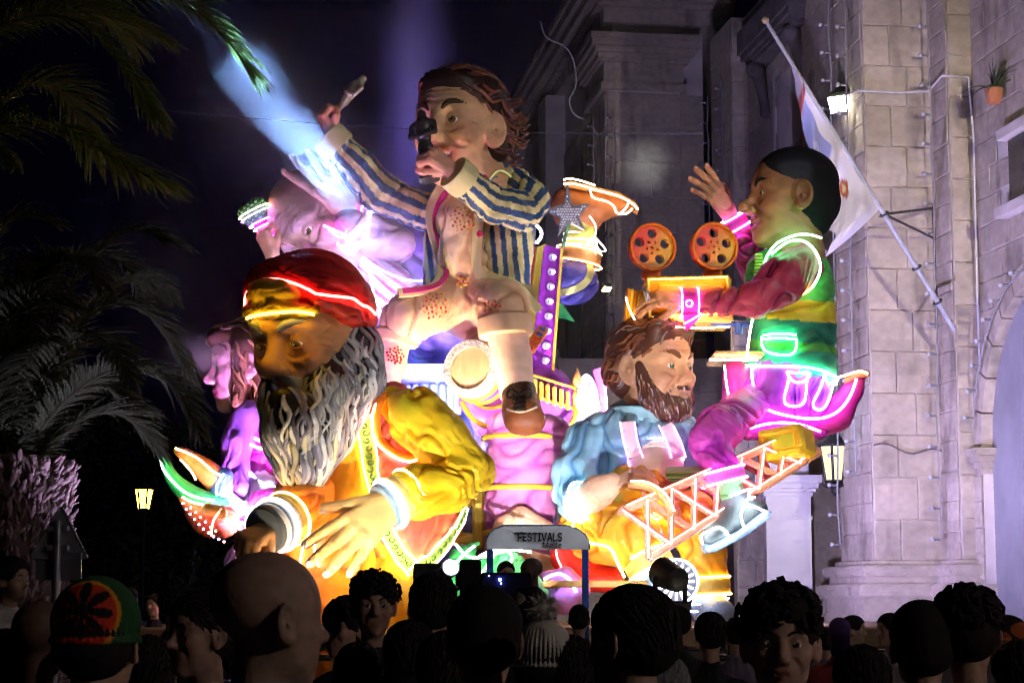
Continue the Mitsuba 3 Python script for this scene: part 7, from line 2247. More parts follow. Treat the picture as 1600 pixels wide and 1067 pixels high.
def frond(k, px, Y, Lpx, droop=0.7, n=64, wid=0.016, col=LEAF, Y1=None, sides=(1, -1), fwd=0.5, rw=0.018):
    """A feather palm leaf: a tapering midrib and two rows of folded leaflets."""
    Y1 = Y if Y1 is None else Y1
    ctrl = [P(a, b, Y + (Y1 - Y) * i / (len(px) - 1)) for i, (a, b) in enumerate(px)]
    r = spline(ctrl, 50)
    t = unit(np.gradient(r, axis=0))
    out = []
    v, f = tube(r, np.linspace(rw, 0.004, 50), 6)
    out.append((v, f, np.array([0.10, 0.10, 0.06])))
    u = Y / FPX
    vs, fs, cs, o = [], [], [], 0
    for s in np.linspace(0.06, 1.0, n):
        i = min(int(s * 49), 48)
        p, tt = r[i] + (r[i + 1] - r[i]) * (s * 49 - i), t[i]
        lat = unit(np.cross(tt, UPZ) + np.array([0, 0.0001, 0]))
        nr = np.cross(lat, tt)
        L = Lpx * u * (0.55 + 0.45 * math.sin(min(s * 1.35 + 0.25, 1.9) * math.pi / 2)) * (1 - 0.3 * s ** 6)
        for sd in sides:
            l = L * RP.uniform(0.85, 1.12)
            d = unit(lat * sd * (1 - 0.55 * s ** 2) + tt * (fwd + 0.9 * s ** 3) + nr * RP.normal(0.15, 0.10) + RP.normal(0, 0.06, 3))
            ds = [d, unit(d - UPZ * droop * 0.45), unit(d - UPZ * droop)]
            q = [p, p + ds[0] * l * 0.3, p + ds[0] * l * 0.3 + ds[1] * l * 0.35, p + ds[0] * l * 0.3 + ds[1] * l * 0.35 + ds[2] * l * 0.35]
            w = unit(np.cross(d, nr)) * wid
            h = nr * wid * 0.5
            vv = [q[0] - w * .5 + h, q[0], q[0] + w * .5 + h, q[1] - w + h, q[1], q[1] + w + h, q[2] - w * .8 + h, q[2], q[2] + w * .8 + h, q[3]]
            ff = [(0, 1, 4), (0, 4, 3), (1, 2, 5), (1, 5, 4), (3, 4, 7), (3, 7, 6), (4, 5, 8), (4, 8, 7), (6, 7, 9), (7, 8, 9)]
            vs += vv
            fs += [(a + o, b + o, c + o) for a, b, c in ff]
            cs += [col * RP.uniform(0.7, 1.35)] * 10
            o += 10
    out.append((np.array(vs), np.array(fs), np.array(cs)))
    put(k, cat(out), 'leafy', smooth=False)


scene['leafy'] = {'type': 'principledthin', 'base_color': {'type': 'mesh_attribute', 'name': 'vertex_color'}, 'roughness': 0.7, 'diff_trans': 1.3, 'eta': 1.3}


def palms():
    t = thing('palm_tree', 'palm whose dark fronds hang in from the top left corner, one tip lit green', 'palm tree')
    Y = 21.0
    for px, L, y1 in (([(-160, 130), (20, 30), (160, -14), (262, -4), (325, 34), (366, 78), (388, 108)], 62, 21.5), ([(-150, 120), (0, 42), (110, 30), (180, 90), (215, 140), (236, 178)], 58, 20.5), ([(-160, 240), (0, 195), (75, 198), (140, 228), (190, 258), (232, 278)], 84, 20),
                      ([(-170, 200), (-60, 60), (60, 20), (160, 24), (250, 60)], 56, 22), ([(-160, 300), (-40, 200), (60, 130), (110, 160), (140, 240)], 60, 22.5), ([(-160, 260), (-90, 215), (-20, 228), (20, 262)], 30, 19.5), ([(-200, 80), (-80, 10), (40, -20), (140, 0), (200, 60)], 64, 22.5)):
        frond(part(t, 'frond'), px, Y, L * 1.7, droop=0.45, n=130, Y1=y1, wid=0.018, rw=0.026)
    put(t + '__trunk', tube(np.array([P(-210, 120, 21) * [1, 1, 0] + [0, 0, z] for z in (0, 2.5, 5, 7.6)]), np.array([.36, .3, .28, .34]), 18), 'leafy', col=(0.07, 0.055, 0.04))
    t = thing('palm_tree', 'low palm with arching fronds and a rough scaly trunk at the left edge', 'palm tree')
    Y = 14.0
    C = (22, 735)
    for px, L, y1, dr in (([C, (60, 560), (130, 420), (195, 364), (240, 367), (284, 385)], 34, 14.8, .7), ([C, (10, 560), (60, 430), (105, 405), (140, 420), (158, 446)], 44, 13.2, .8), ([C, (80, 590), (150, 490), (210, 480), (258, 520), (288, 575)], 50, 14.4, .8),
                          ([C, (80, 650), (150, 590), (210, 577), (265, 600), (302, 662)], 52, 13.6, .8), ([C, (50, 620), (110, 535), (150, 528), (180, 548), (200, 590)], 40, 13.0, .7), ([C, (-10, 600), (10, 500), (60, 468), (110, 480)], 44, 13.4, .7),
                          ([C, (0, 660), (-10, 590), (30, 540), (80, 532)], 40, 12.8, .8), ([C, (70, 700), (130, 655), (190, 650), (240, 700)], 46, 14.6, .8), ([C, (60, 680), (100, 610), (150, 600), (230, 640)], 42, 15, .8),
                          ([C, (-40, 560), (-30, 420), (20, 345), (80, 350)], 44, 14.6, .7), ([C, (30, 560), (70, 440), (140, 395), (200, 420), (225, 468)], 40, 15.4, .8), ([C, (-60, 640), (-90, 560), (-70, 500)], 40, 14, .8), ([C, (90, 560), (170, 450), (230, 436), (268, 470)], 40, 15.6, .8)):
        frond(part(t, 'frond'), px, Y, L * 1.8, droop=dr * 0.4, n=120, Y1=y1, wid=0.011, col=np.array([0.095, 0.10, 0.062]))
    base = P(8, 735, 14.0) * [1, 1, 0]
    zt = P(8, 735, 14.0)[2]
    sc = [tube(np.array([base + UPZ * z for z in np.linspace(0, zt + .1, 6)]), np.array([.36, .36, .38, .42, .44, .3]), 20)]
    pieces = [(sc[0][0], sc[0][1], np.array([0.09, 0.06, 0.05]))]
    for i in range(1900):
        z = zt * (0.35 + 0.67 * i / 1900)
        a = i * 2.39996 + RP.normal(0, 0.14)
        m = trimesh.creation.icosphere(1, 1.0)
        r = 0.40 + 0.05 * z / zt
        o = np.array([math.cos(a), math.sin(a), 0])
        R = frame_of(unit(o * RP.uniform(0.3, 1.3) + UPZ + RP.normal(0, 0.3, 3)), o)
        v = np.array(m.vertices) * [0.014, 0.05, 0.011] * RP.uniform(0.6, 1.5) @ R.T + base + o * (r + RP.uniform(-0.02, 0.05)) + UPZ * (z + RP.normal(0, 0.02))
        pieces.append((v, np.array(m.faces), np.array([0.26, 0.17, 0.17]) * RP.uniform(0.6, 1.3)))
    put(t + '__trunk', cat(pieces), 'matte', smooth=False, label='trunk clad in rough old leaf bases')
    # small lit leaf sprays beyond
    for (x, y, Yt, R_, lab) in ((205, 800, 46, 2.6, 'dark rounded tree behind the street lamp'), (300, 850, 42, 2.0, 'dark bushy tree left of the horned cluster'), (120, 760, 50, 3.0, 'dark tree behind the road sign')):
        t = thing('tree', lab, 'tree')
        c = P(x, y, Yt)
        put(t + '__trunk', tube(np.array([c * [1, 1, 0], c * [1, 1, .5], c]), np.array([.25, .2, .1]), 10), 'matte', col=(0.06, 0.05, 0.04))
        n = 2600
        d = unit(RP.normal(size=(n, 3)))
        lump = 0.6 + 0.6 * meshkit.fbm(d * 2.2, 3, int(x))
        p = c + d * (R_ * lump * RP.uniform(0.5, 1.0, n) ** 0.5)[:, None]
        a = unit(RP.normal(size=(n, 3))) * 0.16
        b = unit(np.cross(a, RP.normal(size=(n, 3)))) * 0.07
        v = np.stack([p - a, p + b, p + a, p - b], 1).reshape(-1, 3)
        i = np.arange(n) * 4
        f = np.vstack([np.stack([i, i + 1, i + 2], 1), np.stack([i, i + 2, i + 3], 1)])
        put(t + '__crown', (v, f, np.repeat(np.array([0.03, 0.045, 0.02]) * RP.uniform(.6, 1.4, (n, 1)), 4, 0)), 'leafy', smooth=False)


def street_things():
    t = thing('road_sign', 'triangular road sign seen from behind on a grey pole in front of the scaly trunk', 'road sign')
    Y = 13.0
    u = Y / FPX
    C = P(93, 838, Y)
    tri = Polygon([(-38 * u, -31 * u), (40 * u, -31 * u), (2 * u, 42 * u)]).buffer(3 * u, join_style=1)
    v, f = prism(list(tri.exterior.coords), 0.012, C, (1, 0.15, 0), (0, 0, 1))
    put(t + '__plate', (v, f), 'metalpaint', smooth=30, col=(0.26, 0.26, 0.30))
    rim = np.array(tri.exterior.coords)[::2]
    put(t + '__rim', tube(np.array([C + np.array([1, .15, 0]) * a - [0, 0.012, 0] + UPZ * b for a, b in rim]), 0.008, 6, True), 'metalpaint', col=(0.3, 0.3, 0.34))
    put(t + '__pole', tube(np.array([[C[0], Y - 0.06, 0], [C[0], Y - 0.06, C[2] + 24 * u]]), 0.026, 10), 'metalpaint', col=(0.3, 0.3, 0.34))
    for z in (-18, 12):
        put(part(t, 'clamp'), box_mesh(C + UPZ * z * u - [0, 0.04, 0], (0.07, 0.03, 0.018), bev=0.005), 'metalpaint', col=(0.28, 0.28, 0.3), smooth=False)
    put(part(t, 'lower_plate'), box_mesh(C - UPZ * 46 * u, (0.15, 0.008, 0.09), bev=0.003), 'metalpaint', col=(0.2, 0.2, 0.23), smooth=False)
    # street lamp
    t = thing('street_lamp', 'lit yellow street lantern on a dark post among the trees at the left', 'street lamp')
    Y = 34.0
    u = Y / FPX * 1.3
    C = P(225, 779, Y)
    for i in range(6):
        a0, a1 = i * math.pi / 3, (i + 1) * math.pi / 3
        q = np.array([[11 * u * math.cos(a0), 11 * u * math.sin(a0), 11 * u], [11 * u * math.cos(a1), 11 * u * math.sin(a1), 11 * u], [7 * u * math.cos(a1), 7 * u * math.sin(a1), -12 * u], [7 * u * math.cos(a0), 7 * u * math.sin(a0), -12 * u]])
        k = part(t, 'pane')
        scene[k] = mikit.ply((C + q, np.array([[0, 2, 1], [0, 3, 2]])), 'black')
        scene[k]['emitter'] = {'type': 'area', 'radiance': lum((6.0, 2.6, 0.25)), 'sampling_weight': 0.1}
        put(part(t, 'bar'), tube(np.array([C + q[0] * 1.03, C + q[3] * 1.03]), 0.9 * u, 6), col=(0.01, 0.01, 0.01))
    v, f = lathe([(0.001, 22 * u), (4 * u, 18 * u), (13 * u, 11.5 * u), (12 * u, 11 * u)], 12, C)
    put(part(t, 'roof'), (v, f), col=(0.01, 0.01, 0.01), smooth=30)
    put(part(t, 'post'), tube(np.array([C * [1, 1, 0], C - UPZ * 14 * u]), np.array([.05, .03]), 10), 'matte', col=(0.003, 0.003, 0.003))
    # gantry with lettering
    t = thing('gantry', 'arched gantry sign with blue posts and a grey lettered panel in front of the float', 'sign')
    Y = 19.0
    u = Y / FPX
    O = P(840, 840, Y)
    w, pw = 79, 10
    outer = sbox(-w * u, -140 * u, w * u, 18 * u)
    arch = Polygon([(-w, -18), (-w, -4), (-w + 4, 5), (-w + 13, 13), (-w + 27, 18), (w - 34, 18), (w - 18, 13), (w - 6, 4), (w, -6), (w, -18)])
    v, f = prism([(a * u, b * u) for a, b in arch.exterior.coords], 0.10, O, (1, 0, 0), (0, 0, 1))
    put(t + '__panel', (v, f), 'paint', col=(0.42, 0.43, 0.47), smooth=30)
    edge = np.array([O + np.array([a * u, -0.03, b * u]) for a, b in [(-w, -18), (-w, -4), (-w + 4, 5), (-w + 13, 13), (-w + 27, 18), (w - 34, 18), (w - 18, 13), (w - 6, 4), (w, -6), (w, -18)]])
    put(t + '__edge', tube(edge, 0.014, 8), 'paint', col=(0.04, 0.05, 0.1))
    for s_, lab in ((-1, 'post'), (1, 'post')):
        put(part(t, lab), box_mesh(O + np.array([s_ * (w - pw / 2) * u, 0.01, -0.5 * (18 * u + O[2])]), (pw / 2 * u, 0.05, (O[2] - 18 * u) / 2), bev=0.008), 'paint', col=(0.012, 0.03, 0.14), smooth=False)
    def words(txt, x, y, h, nm, bold, wpx):
        m = meshkit.text_mesh(txt, h * u, 0.006, bold)
        v = np.array(m.vertices)
        sx = wpx * u / (v[:, 0].max() - v[:, 0].min())
        v[:, 0] = (v[:, 0] - v[:, 0].min()) * sx
        wv = P(x, y, Y - 0.056) + np.stack([v[:, 0], -v[:, 2], v[:, 1]], 1)
        put(part(t, nm), (wv, np.array(m.faces)), 'paint', col=(0.01, 0.01, 0.014), smooth=False)
    words('FESTIVALS', 809, 845, 12.5, 'lettering', True, 69)
    words('Malta', 848, 855, 8.0, 'lettering', False, 29)
    put(part(t, 'lettering_bar'), box_mesh(P(808, 832.5, Y - 0.056), (4.5 * u, 0.004, 1.1 * u), bev=0.001), 'paint', col=(0.01, 0.01, 0.014), smooth=False)
    put(part(t, 'lettering_bar'), box_mesh(P(814, 832.0, Y - 0.056), (3.0 * u, 0.004, 1.1 * u), bev=0.001), 'paint', col=(0.01, 0.01, 0.014), smooth=False)
    # black boxes and screen in front of the float
    t = thing('loudspeaker', 'black loudspeaker box left of the lit moving lamp', 'loudspeaker')
    c = P(672, 902, 18.5)
    put(t + '__cabinet', box_mesh(c, (0.15, 0.15, 0.13), bev=0.015), 'matte', col=(0.012, 0.012, 0.014), smooth=False)
    put(t + '__grille', box_mesh(c - [0, 0.152, 0], (0.135, 0.006, 0.115), bev=0.004), 'matte', col=(0.02, 0.02, 0.022), smooth=False)
    put(t + '__stand', tube(np.array([c * [1, 1, 0], c - [0, 0, 0.12]]), 0.03, 10), 'matte', col=(0.012, 0.012, 0.012))
    t = thing('loudspeaker', 'upright black loudspeaker box just left of the blue gantry post', 'loudspeaker')
    c = P(735, 905, 18.0)
    put(t + '__cabinet', box_mesh(c, (0.095, 0.14, 0.175), bev=0.015), 'matte', col=(0.012, 0.012, 0.014), smooth=False)
    put(t + '__grille', box_mesh(c - [0, 0.142, 0], (0.085, 0.006, 0.16), bev=0.004), 'matte', col=(0.02, 0.02, 0.022), smooth=False)
    put(t + '__stand', tube(np.array([c * [1, 1, 0], c - [0, 0, 0.17]]), 0.03, 10), 'matte', col=(0.012, 0.012, 0.012))
    t = thing('camera_monitor', 'black camera monitor with a small blue light under the gantry', 'screen')
    c = P(790, 915, 14.5)
    put(t + '__case', box_mesh(c, (0.185, 0.03, 0.095), bev=0.012), 'matte', col=(0.012, 0.012, 0.016), smooth=False)
    put(t + '__screen', box_mesh(c - [0, 0.032, 0], (0.17, 0.004, 0.083), bev=0.002), 'paint', col=(0.008, 0.01, 0.03), smooth=False)
    for x, y, r, co in ((781, 905, 0.012, (2, 3, 14)), (764, 899, 0.006, (3, 3, 10)), (783, 911, 0.006, (4, 5, 14))):
        m = trimesh.creation.icosphere(1, r)
        k = part(t, 'light')
        scene[k] = mikit.ply((np.array(m.vertices) + P(x, y, 14.45), np.array(m.faces)), 'black')
        scene[k]['emitter'] = {'type': 'area', 'radiance': lum(co), 'sampling_weight': 0.1}
    put(t + '__stand', tube(np.array([c * [1, 1, 0], c - [0, 0, 0.09]]), 0.02, 10), 'matte', col=(0.012, 0.012, 0.012))


def stage_light(label, pos, aim, size=0.13, lens=(8, 8, 9), yoke=True):
    """A moving-head lamp: barrel, lens and yoke; its spot is set where it is called."""
    t = thing('stage_light', label, 'stage light')
    pos = np.asarray(pos, float)
    d = unit(np.asarray(aim, float) - pos)
    v, f = tube(np.array([pos - d * size * 2.2, pos - d * size * 2.0, pos - d * size * 0.6, pos, pos]), np.array([.5, .8, .95, 1.0, .86]) * size, 20)
    put(t + '__barrel', (v, f), 'paint', col=(0.02, 0.02, 0.024), smooth=40)
    k = part(t, 'lens')
    v, f = tube(np.array([pos - d * 0.005, pos + d * 0.012]), size * 0.84, 20)
    scene[k] = mikit.ply((v, f), 'black')
    scene[k]['emitter'] = {'type': 'area', 'radiance': lum(lens), 'sampling_weight': 0.1}
    if yoke:
        sd = unit(np.cross(d, UPZ) + np.array([1e-3, 0, 0]))
        for s_ in (-1, 1):
            put(part(t, 'yoke'), tube(np.array([pos - d * size + sd * size * 1.15 * s_, pos - d * size + sd * size * 1.15 * s_ - UPZ * size * 1.8]), 0.025, 8), 'paint', col=(0.02, 0.02, 0.024))
        put(part(t, 'base'), box_mesh(pos - d * size - UPZ * size * 1.9, (size * 1.3, size, size * 0.3), bev=0.02), 'paint', col=(0.02, 0.02, 0.024), smooth=False)
    return pos + d * 0.03


palms()
street_things()
# ---------------------------------------------------------------- the crowd
RC = np.random.default_rng(50)


def person(label, px, py, hpx, yaw, hair='short', skin=(0.36, 0.22, 0.15), hcol=(0.015, 0.012, 0.012), cloth=(0.02, 0.02, 0.024), pitch=0, roll=0, beard=None, hat=None, smile=0.0, arms=None, group=None, hood=False, zfeet=0.0, jaw=1.0):
    """px, py: middle of the head (between crown and chin); hpx: its height in picture pixels, which sets the distance."""
    Y = 0.236 * FPX / hpx
    O, R, S = P(px, py, Y), look(yaw, pitch, roll), 0.236
    t = thing('person', label, 'person', group)
    h = 0.236 / min(52, max(24, hpx / 2.6))
    neck = O - UPZ * 0.25 + unit(R[:, 1] * [1, 1, 0]) * -0.035
    hs = head_solid(O, R, S, skin, neck_to=neck, wrinkles=False, smile=smile, nose=1.0, jaw=jaw, blush=np.asarray(skin) * [1, .8, .75], lip=np.asarray(skin) * [.9, .55, .55], open_=0.6, neck_r=0.2, nose_w=0.9, brow=0.8)
    if beard is not None:
        for x in (-1, 1):
            hs.stain((x * 0.2, 0.16, -0.32), 0.16, beard, 0.85).stain((x * 0.24, 0.06, -0.2), 0.09, beard, 0.7)
        hs.stain((0, 0.3, -0.43), 0.13, beard, 0.9).stain((0, 0.37, -0.205), 0.06, beard, 0.8)
        hs.ell((0, 0.13, -0.36), (0.235, 0.215, 0.155), k=0.04)
    if hair == 'bald':      # a shaven scalp shows where hair would grow
        hs.stain((0, -0.2, 0.12), 0.36, np.asarray(skin) * 0.55, 0.65)
    f0 = unit(R[:, 1] * [1, 1, 0])
    sd = np.array([-f0[1], f0[0], 0])
    # head and body are one figure: skin above, clothes modelled over it
    put(t + '__head', hs.mesh(h), 'skin')
    if abs((yaw + 180) % 360 - 180) < 100 and hpx > 30:
        put_pieces(t, 'eye', eye_mesh(O, R, S, iris=(0.06, 0.035, 0.02)), 2, 'skin')
    hc = np.asarray(hcol, float)
    if abs((yaw + 180) % 360 - 180) < 110 and hpx > 30:
        put_pieces(t, 'eyebrow', brow_mesh(O, R, S, hc, 0.55, -0.005), 2, 'matte')
    b = Sculpt(hc, 0.05, O, R, S)
    if hair != 'bald':
        gr = 0.03 if hair == 'fade' else 0.06
        b.ell((0, -0.08, 0.18), (0.335 + gr, 0.42 + gr, 0.345 + gr))
        b.ell((0, -0.19, -0.02), (0.325 + gr * 0.6, 0.34 + gr * .5, 0.32))
        if hair == 'long':
            b.ell((0, -0.2, -0.3), (0.36, 0.28, 0.45)).ell((0, -0.2, -0.6), (0.34, 0.22, 0.3))
        if hair == 'curly':
            b.ell((0, -0.02, 0.30), (0.39, 0.43, 0.25))
        b.ell((0, 0.42, -0.02), (0.285, 0.36, 0.31 if hair != 'curly' else 0.27), sub=True, k=0.03)
        for x in (-1, 1):
            if hair != 'long':
                b.ell((x * 0.42, 0.06, -0.16), (0.17, 0.20, 0.22), sub=True, k=0.02)
        m = b.mesh(h * 1.15)
        pieces = [m]
        if hair == 'curly':
            sdp = seeds_on(m, 330, RC, lambda c: ((c - O) @ R[:, 2] / S > 0.12) * 1.0)
            pieces.append(locks(b, sdp, lambda p, n, s: n * (0.9 - 1.8 * s) + R[:, 0] * np.sin(p[:, :1] * 90) - UPZ * 0.3, 0.045, 0.0075, hc * 1.8, hc * 0.6, steps=7, wave=2.2, freq=1.4, rng=RC, stick=0.2, sides=5))
        elif hpx > 60 and hat is None:
            sdp = seeds_on(m, 420, RC, lambda c: ((c - O) @ R[:, 2] / S > -0.05) * 1.0)
            pieces.append(locks(b, sdp, lambda p, n, s: -R[:, 1] * 0.7 - UPZ * 0.7 + n * 0.12, 0.05, 0.004, hc * 2.0, hc * 0.6, steps=6, wave=0.4, rng=RC, stick=0.5, sides=5))
        put(t + '__hair', cat(pieces), 'matte')
    # clothes
    c = np.asarray(cloth, float)
    top, z = neck[2], neck[2]
    k = max(0.02, h * 2.4)
    g = Sculpt(c, 0.09)
    mid = neck * [1, 1, 0]
    sh = z - 0.09
    g.cone(mid + sd * 0.15 + UPZ * sh, mid - sd * 0.15 + UPZ * sh, 0.085)
    g.cone(mid + UPZ * (z + 0.035), mid + UPZ * (sh - 0.02), 0.082, 0.13)
    hip = 0.52 * z + zfeet * 0.4
    g.ell(mid + UPZ * (sh - 0.2) + f0 * 0.02, (0.21, 0.15, 0.26), R=np.stack([sd, f0, UPZ], 1))
    g.cone(mid + UPZ * (sh - 0.3), mid + UPZ * hip, 0.15, 0.155)
    for s_ in (-1, 1):
        a = mid + sd * 0.2 * s_ + UPZ * (sh - 0.02)
        if arms and s_ in arms:
            e, w_ = arms[s_]
            g.cone(a, e, 0.062, 0.05).cone(e, w_, 0.05, 0.04)
        else:
            e = a + sd * 0.04 * s_ - UPZ * 0.3
            g.cone(a, e, 0.065, 0.052).cone(e, e - UPZ * 0.24 + f0 * 0.1, 0.05, 0.042)
        g.cone(mid + sd * 0.09 * s_ + UPZ * hip, mid + sd * 0.1 * s_ + UPZ * (zfeet + 0.08), 0.095, 0.055, col=(0.015, 0.016, 0.02))
        g.cone(mid + sd * 0.1 * s_ + UPZ * (zfeet + 0.05), mid + sd * 0.1 * s_ + UPZ * (zfeet + 0.05) + f0 * 0.15, 0.05, 0.045, col=(0.012, 0.012, 0.012))
    if hood:
        g.cone(mid - f0 * 0.1 + sd * 0.09 + UPZ * (z - 0.0), mid - f0 * 0.1 - sd * 0.09 + UPZ * (z - 0.0), 0.075)
        g.cone(mid - f0 * 0.09 + UPZ * (z + 0.02), mid + f0 * 0.07 + UPZ * (z - 0.06), 0.09, 0.07)
    put(t + '__clothes', folds(g.mesh(max(0.018, k * 0.8)), 0.012, 9, axis=(0.2, 0.1, 1), seed=int(px) % 17, dark=0.3), 'matte')  # creases coloured darker: shade painted into the cloth
    for s_ in ((-1, 1) if not arms else [q for q in (-1, 1) if q not in arms]):
        e = mid + sd * 0.24 * s_ + UPZ * (sh - 0.56) + f0 * 0.1
        hd, _ = hand_solid(e, frame_of((0.0, 0, -1.0) + f0 * 0.2, sd * s_), 0.095, skin, curl=(25, 28, 30, 32), thumb=(30, 10), left=s_ < 0)
        put(part(t, 'hand'), hd.mesh(0.012), 'skin')
    if hat:
        hat(t, O, R, S, h)
    return t, O, R, S


def cap(color, button=True, peak=True, reverse=False):
    def make(t, O, R, S, h):
        s = Sculpt(color, 0.03, O, R, S)
        s.ell((0, -0.08, 0.2), (0.40, 0.47, 0.37))
        s.box((0, 0, -0.25), (0.8, 0.8, 0.36), sub=True, k=0.01)
        y = -1 if reverse else 1
        s.ell((0, y * 0.5 - 0.08, 0.13), (0.27, 0.27, 0.035), k=0.03)
        k = part(t, 'cap')
        put(k, s.mesh(h * 1.1), 'matte')
    return make


def beanie(color, stripes=None, pom=None, tall=0.42):
    def make(t, O, R, S, h):
        s = Sculpt(color, 0.04, O, R, S)
        s.ell((0, -0.1, 0.2), (0.40, 0.46, tall))
        s.ell((0, -0.1, 0.03), (0.415, 0.475, 0.12), k=0.03)
        s.box((0, 0, -0.36), (0.8, 0.8, 0.36), sub=True, k=0.01)
        v, f, c = s.mesh(h * 0.95)
        q = (v - O) @ R / S
        a = np.arctan2(q[:, 0], q[:, 1] + 0.1)
        v = v + vnormals(v, f) * ((0.0035 if stripes is None else 0.001) * np.sin(a * 46) * (q[:, 2] < 0.5))[:, None]
        if stripes is not None:
            c = stripes(q)
        k = part(t, 'knitted_hat')
        put(k, (v, f, c), 'matte')
        if pom is not None:
            o = O + S * (np.array([0, -0.12, 0.2 + tall + 0.12]) @ R.T)
            b = Sculpt(pom, 0.02, o, np.eye(3), 1.0).ball((0, 0, 0), 0.032)
            m = b.mesh(0.008)
            sp = seeds_on(m, 500, RC)
            put(part(t, 'pompom'), cat([m, locks(b, sp, lambda p, n, s_: n + 0.4 * np.sin(p * 300), 0.026, 0.0028, pom, np.asarray(pom) * 0.6, steps=4, stick=0.0, rng=RC, sides=4)]), 'matte')
    return make


def leaf_hat(q):
    """A knitted disc: red ground, black seven-fingered leaf, gold ring, green outside; on the back of the crown."""
    c = np.array([0, -0.52, 0.33])
    d = unit(np.array([0.05, -0.95, 0.2]))
    e1 = unit(np.cross(d, [0, 0, 1]))
    e2 = np.cross(e1, d)
    p = q - np.array([0, -0.1, 0.2])
    x, y = unit(p) @ e1, unit(p) @ e2
    r, a = np.hypot(x, y), np.arctan2(x, y)
    front = unit(p) @ d > 0
    col = np.tile([0.02, 0.07, 0.03], (len(q), 1))
    col = np.where((front & (r < 0.74))[:, None], (0.62, 0.26, 0.02), col)
    col = np.where((front & (r < 0.66))[:, None], (0.5, 0.035, 0.02), col)
    fing = 0.62 * np.abs(np.cos(a * 4.0)) ** 0.8 * (0.85 + 0.15 * np.cos(a)) + 0.08
    col = np.where((front & (r < fing))[:, None], (0.008, 0.008, 0.008), col)
    return col


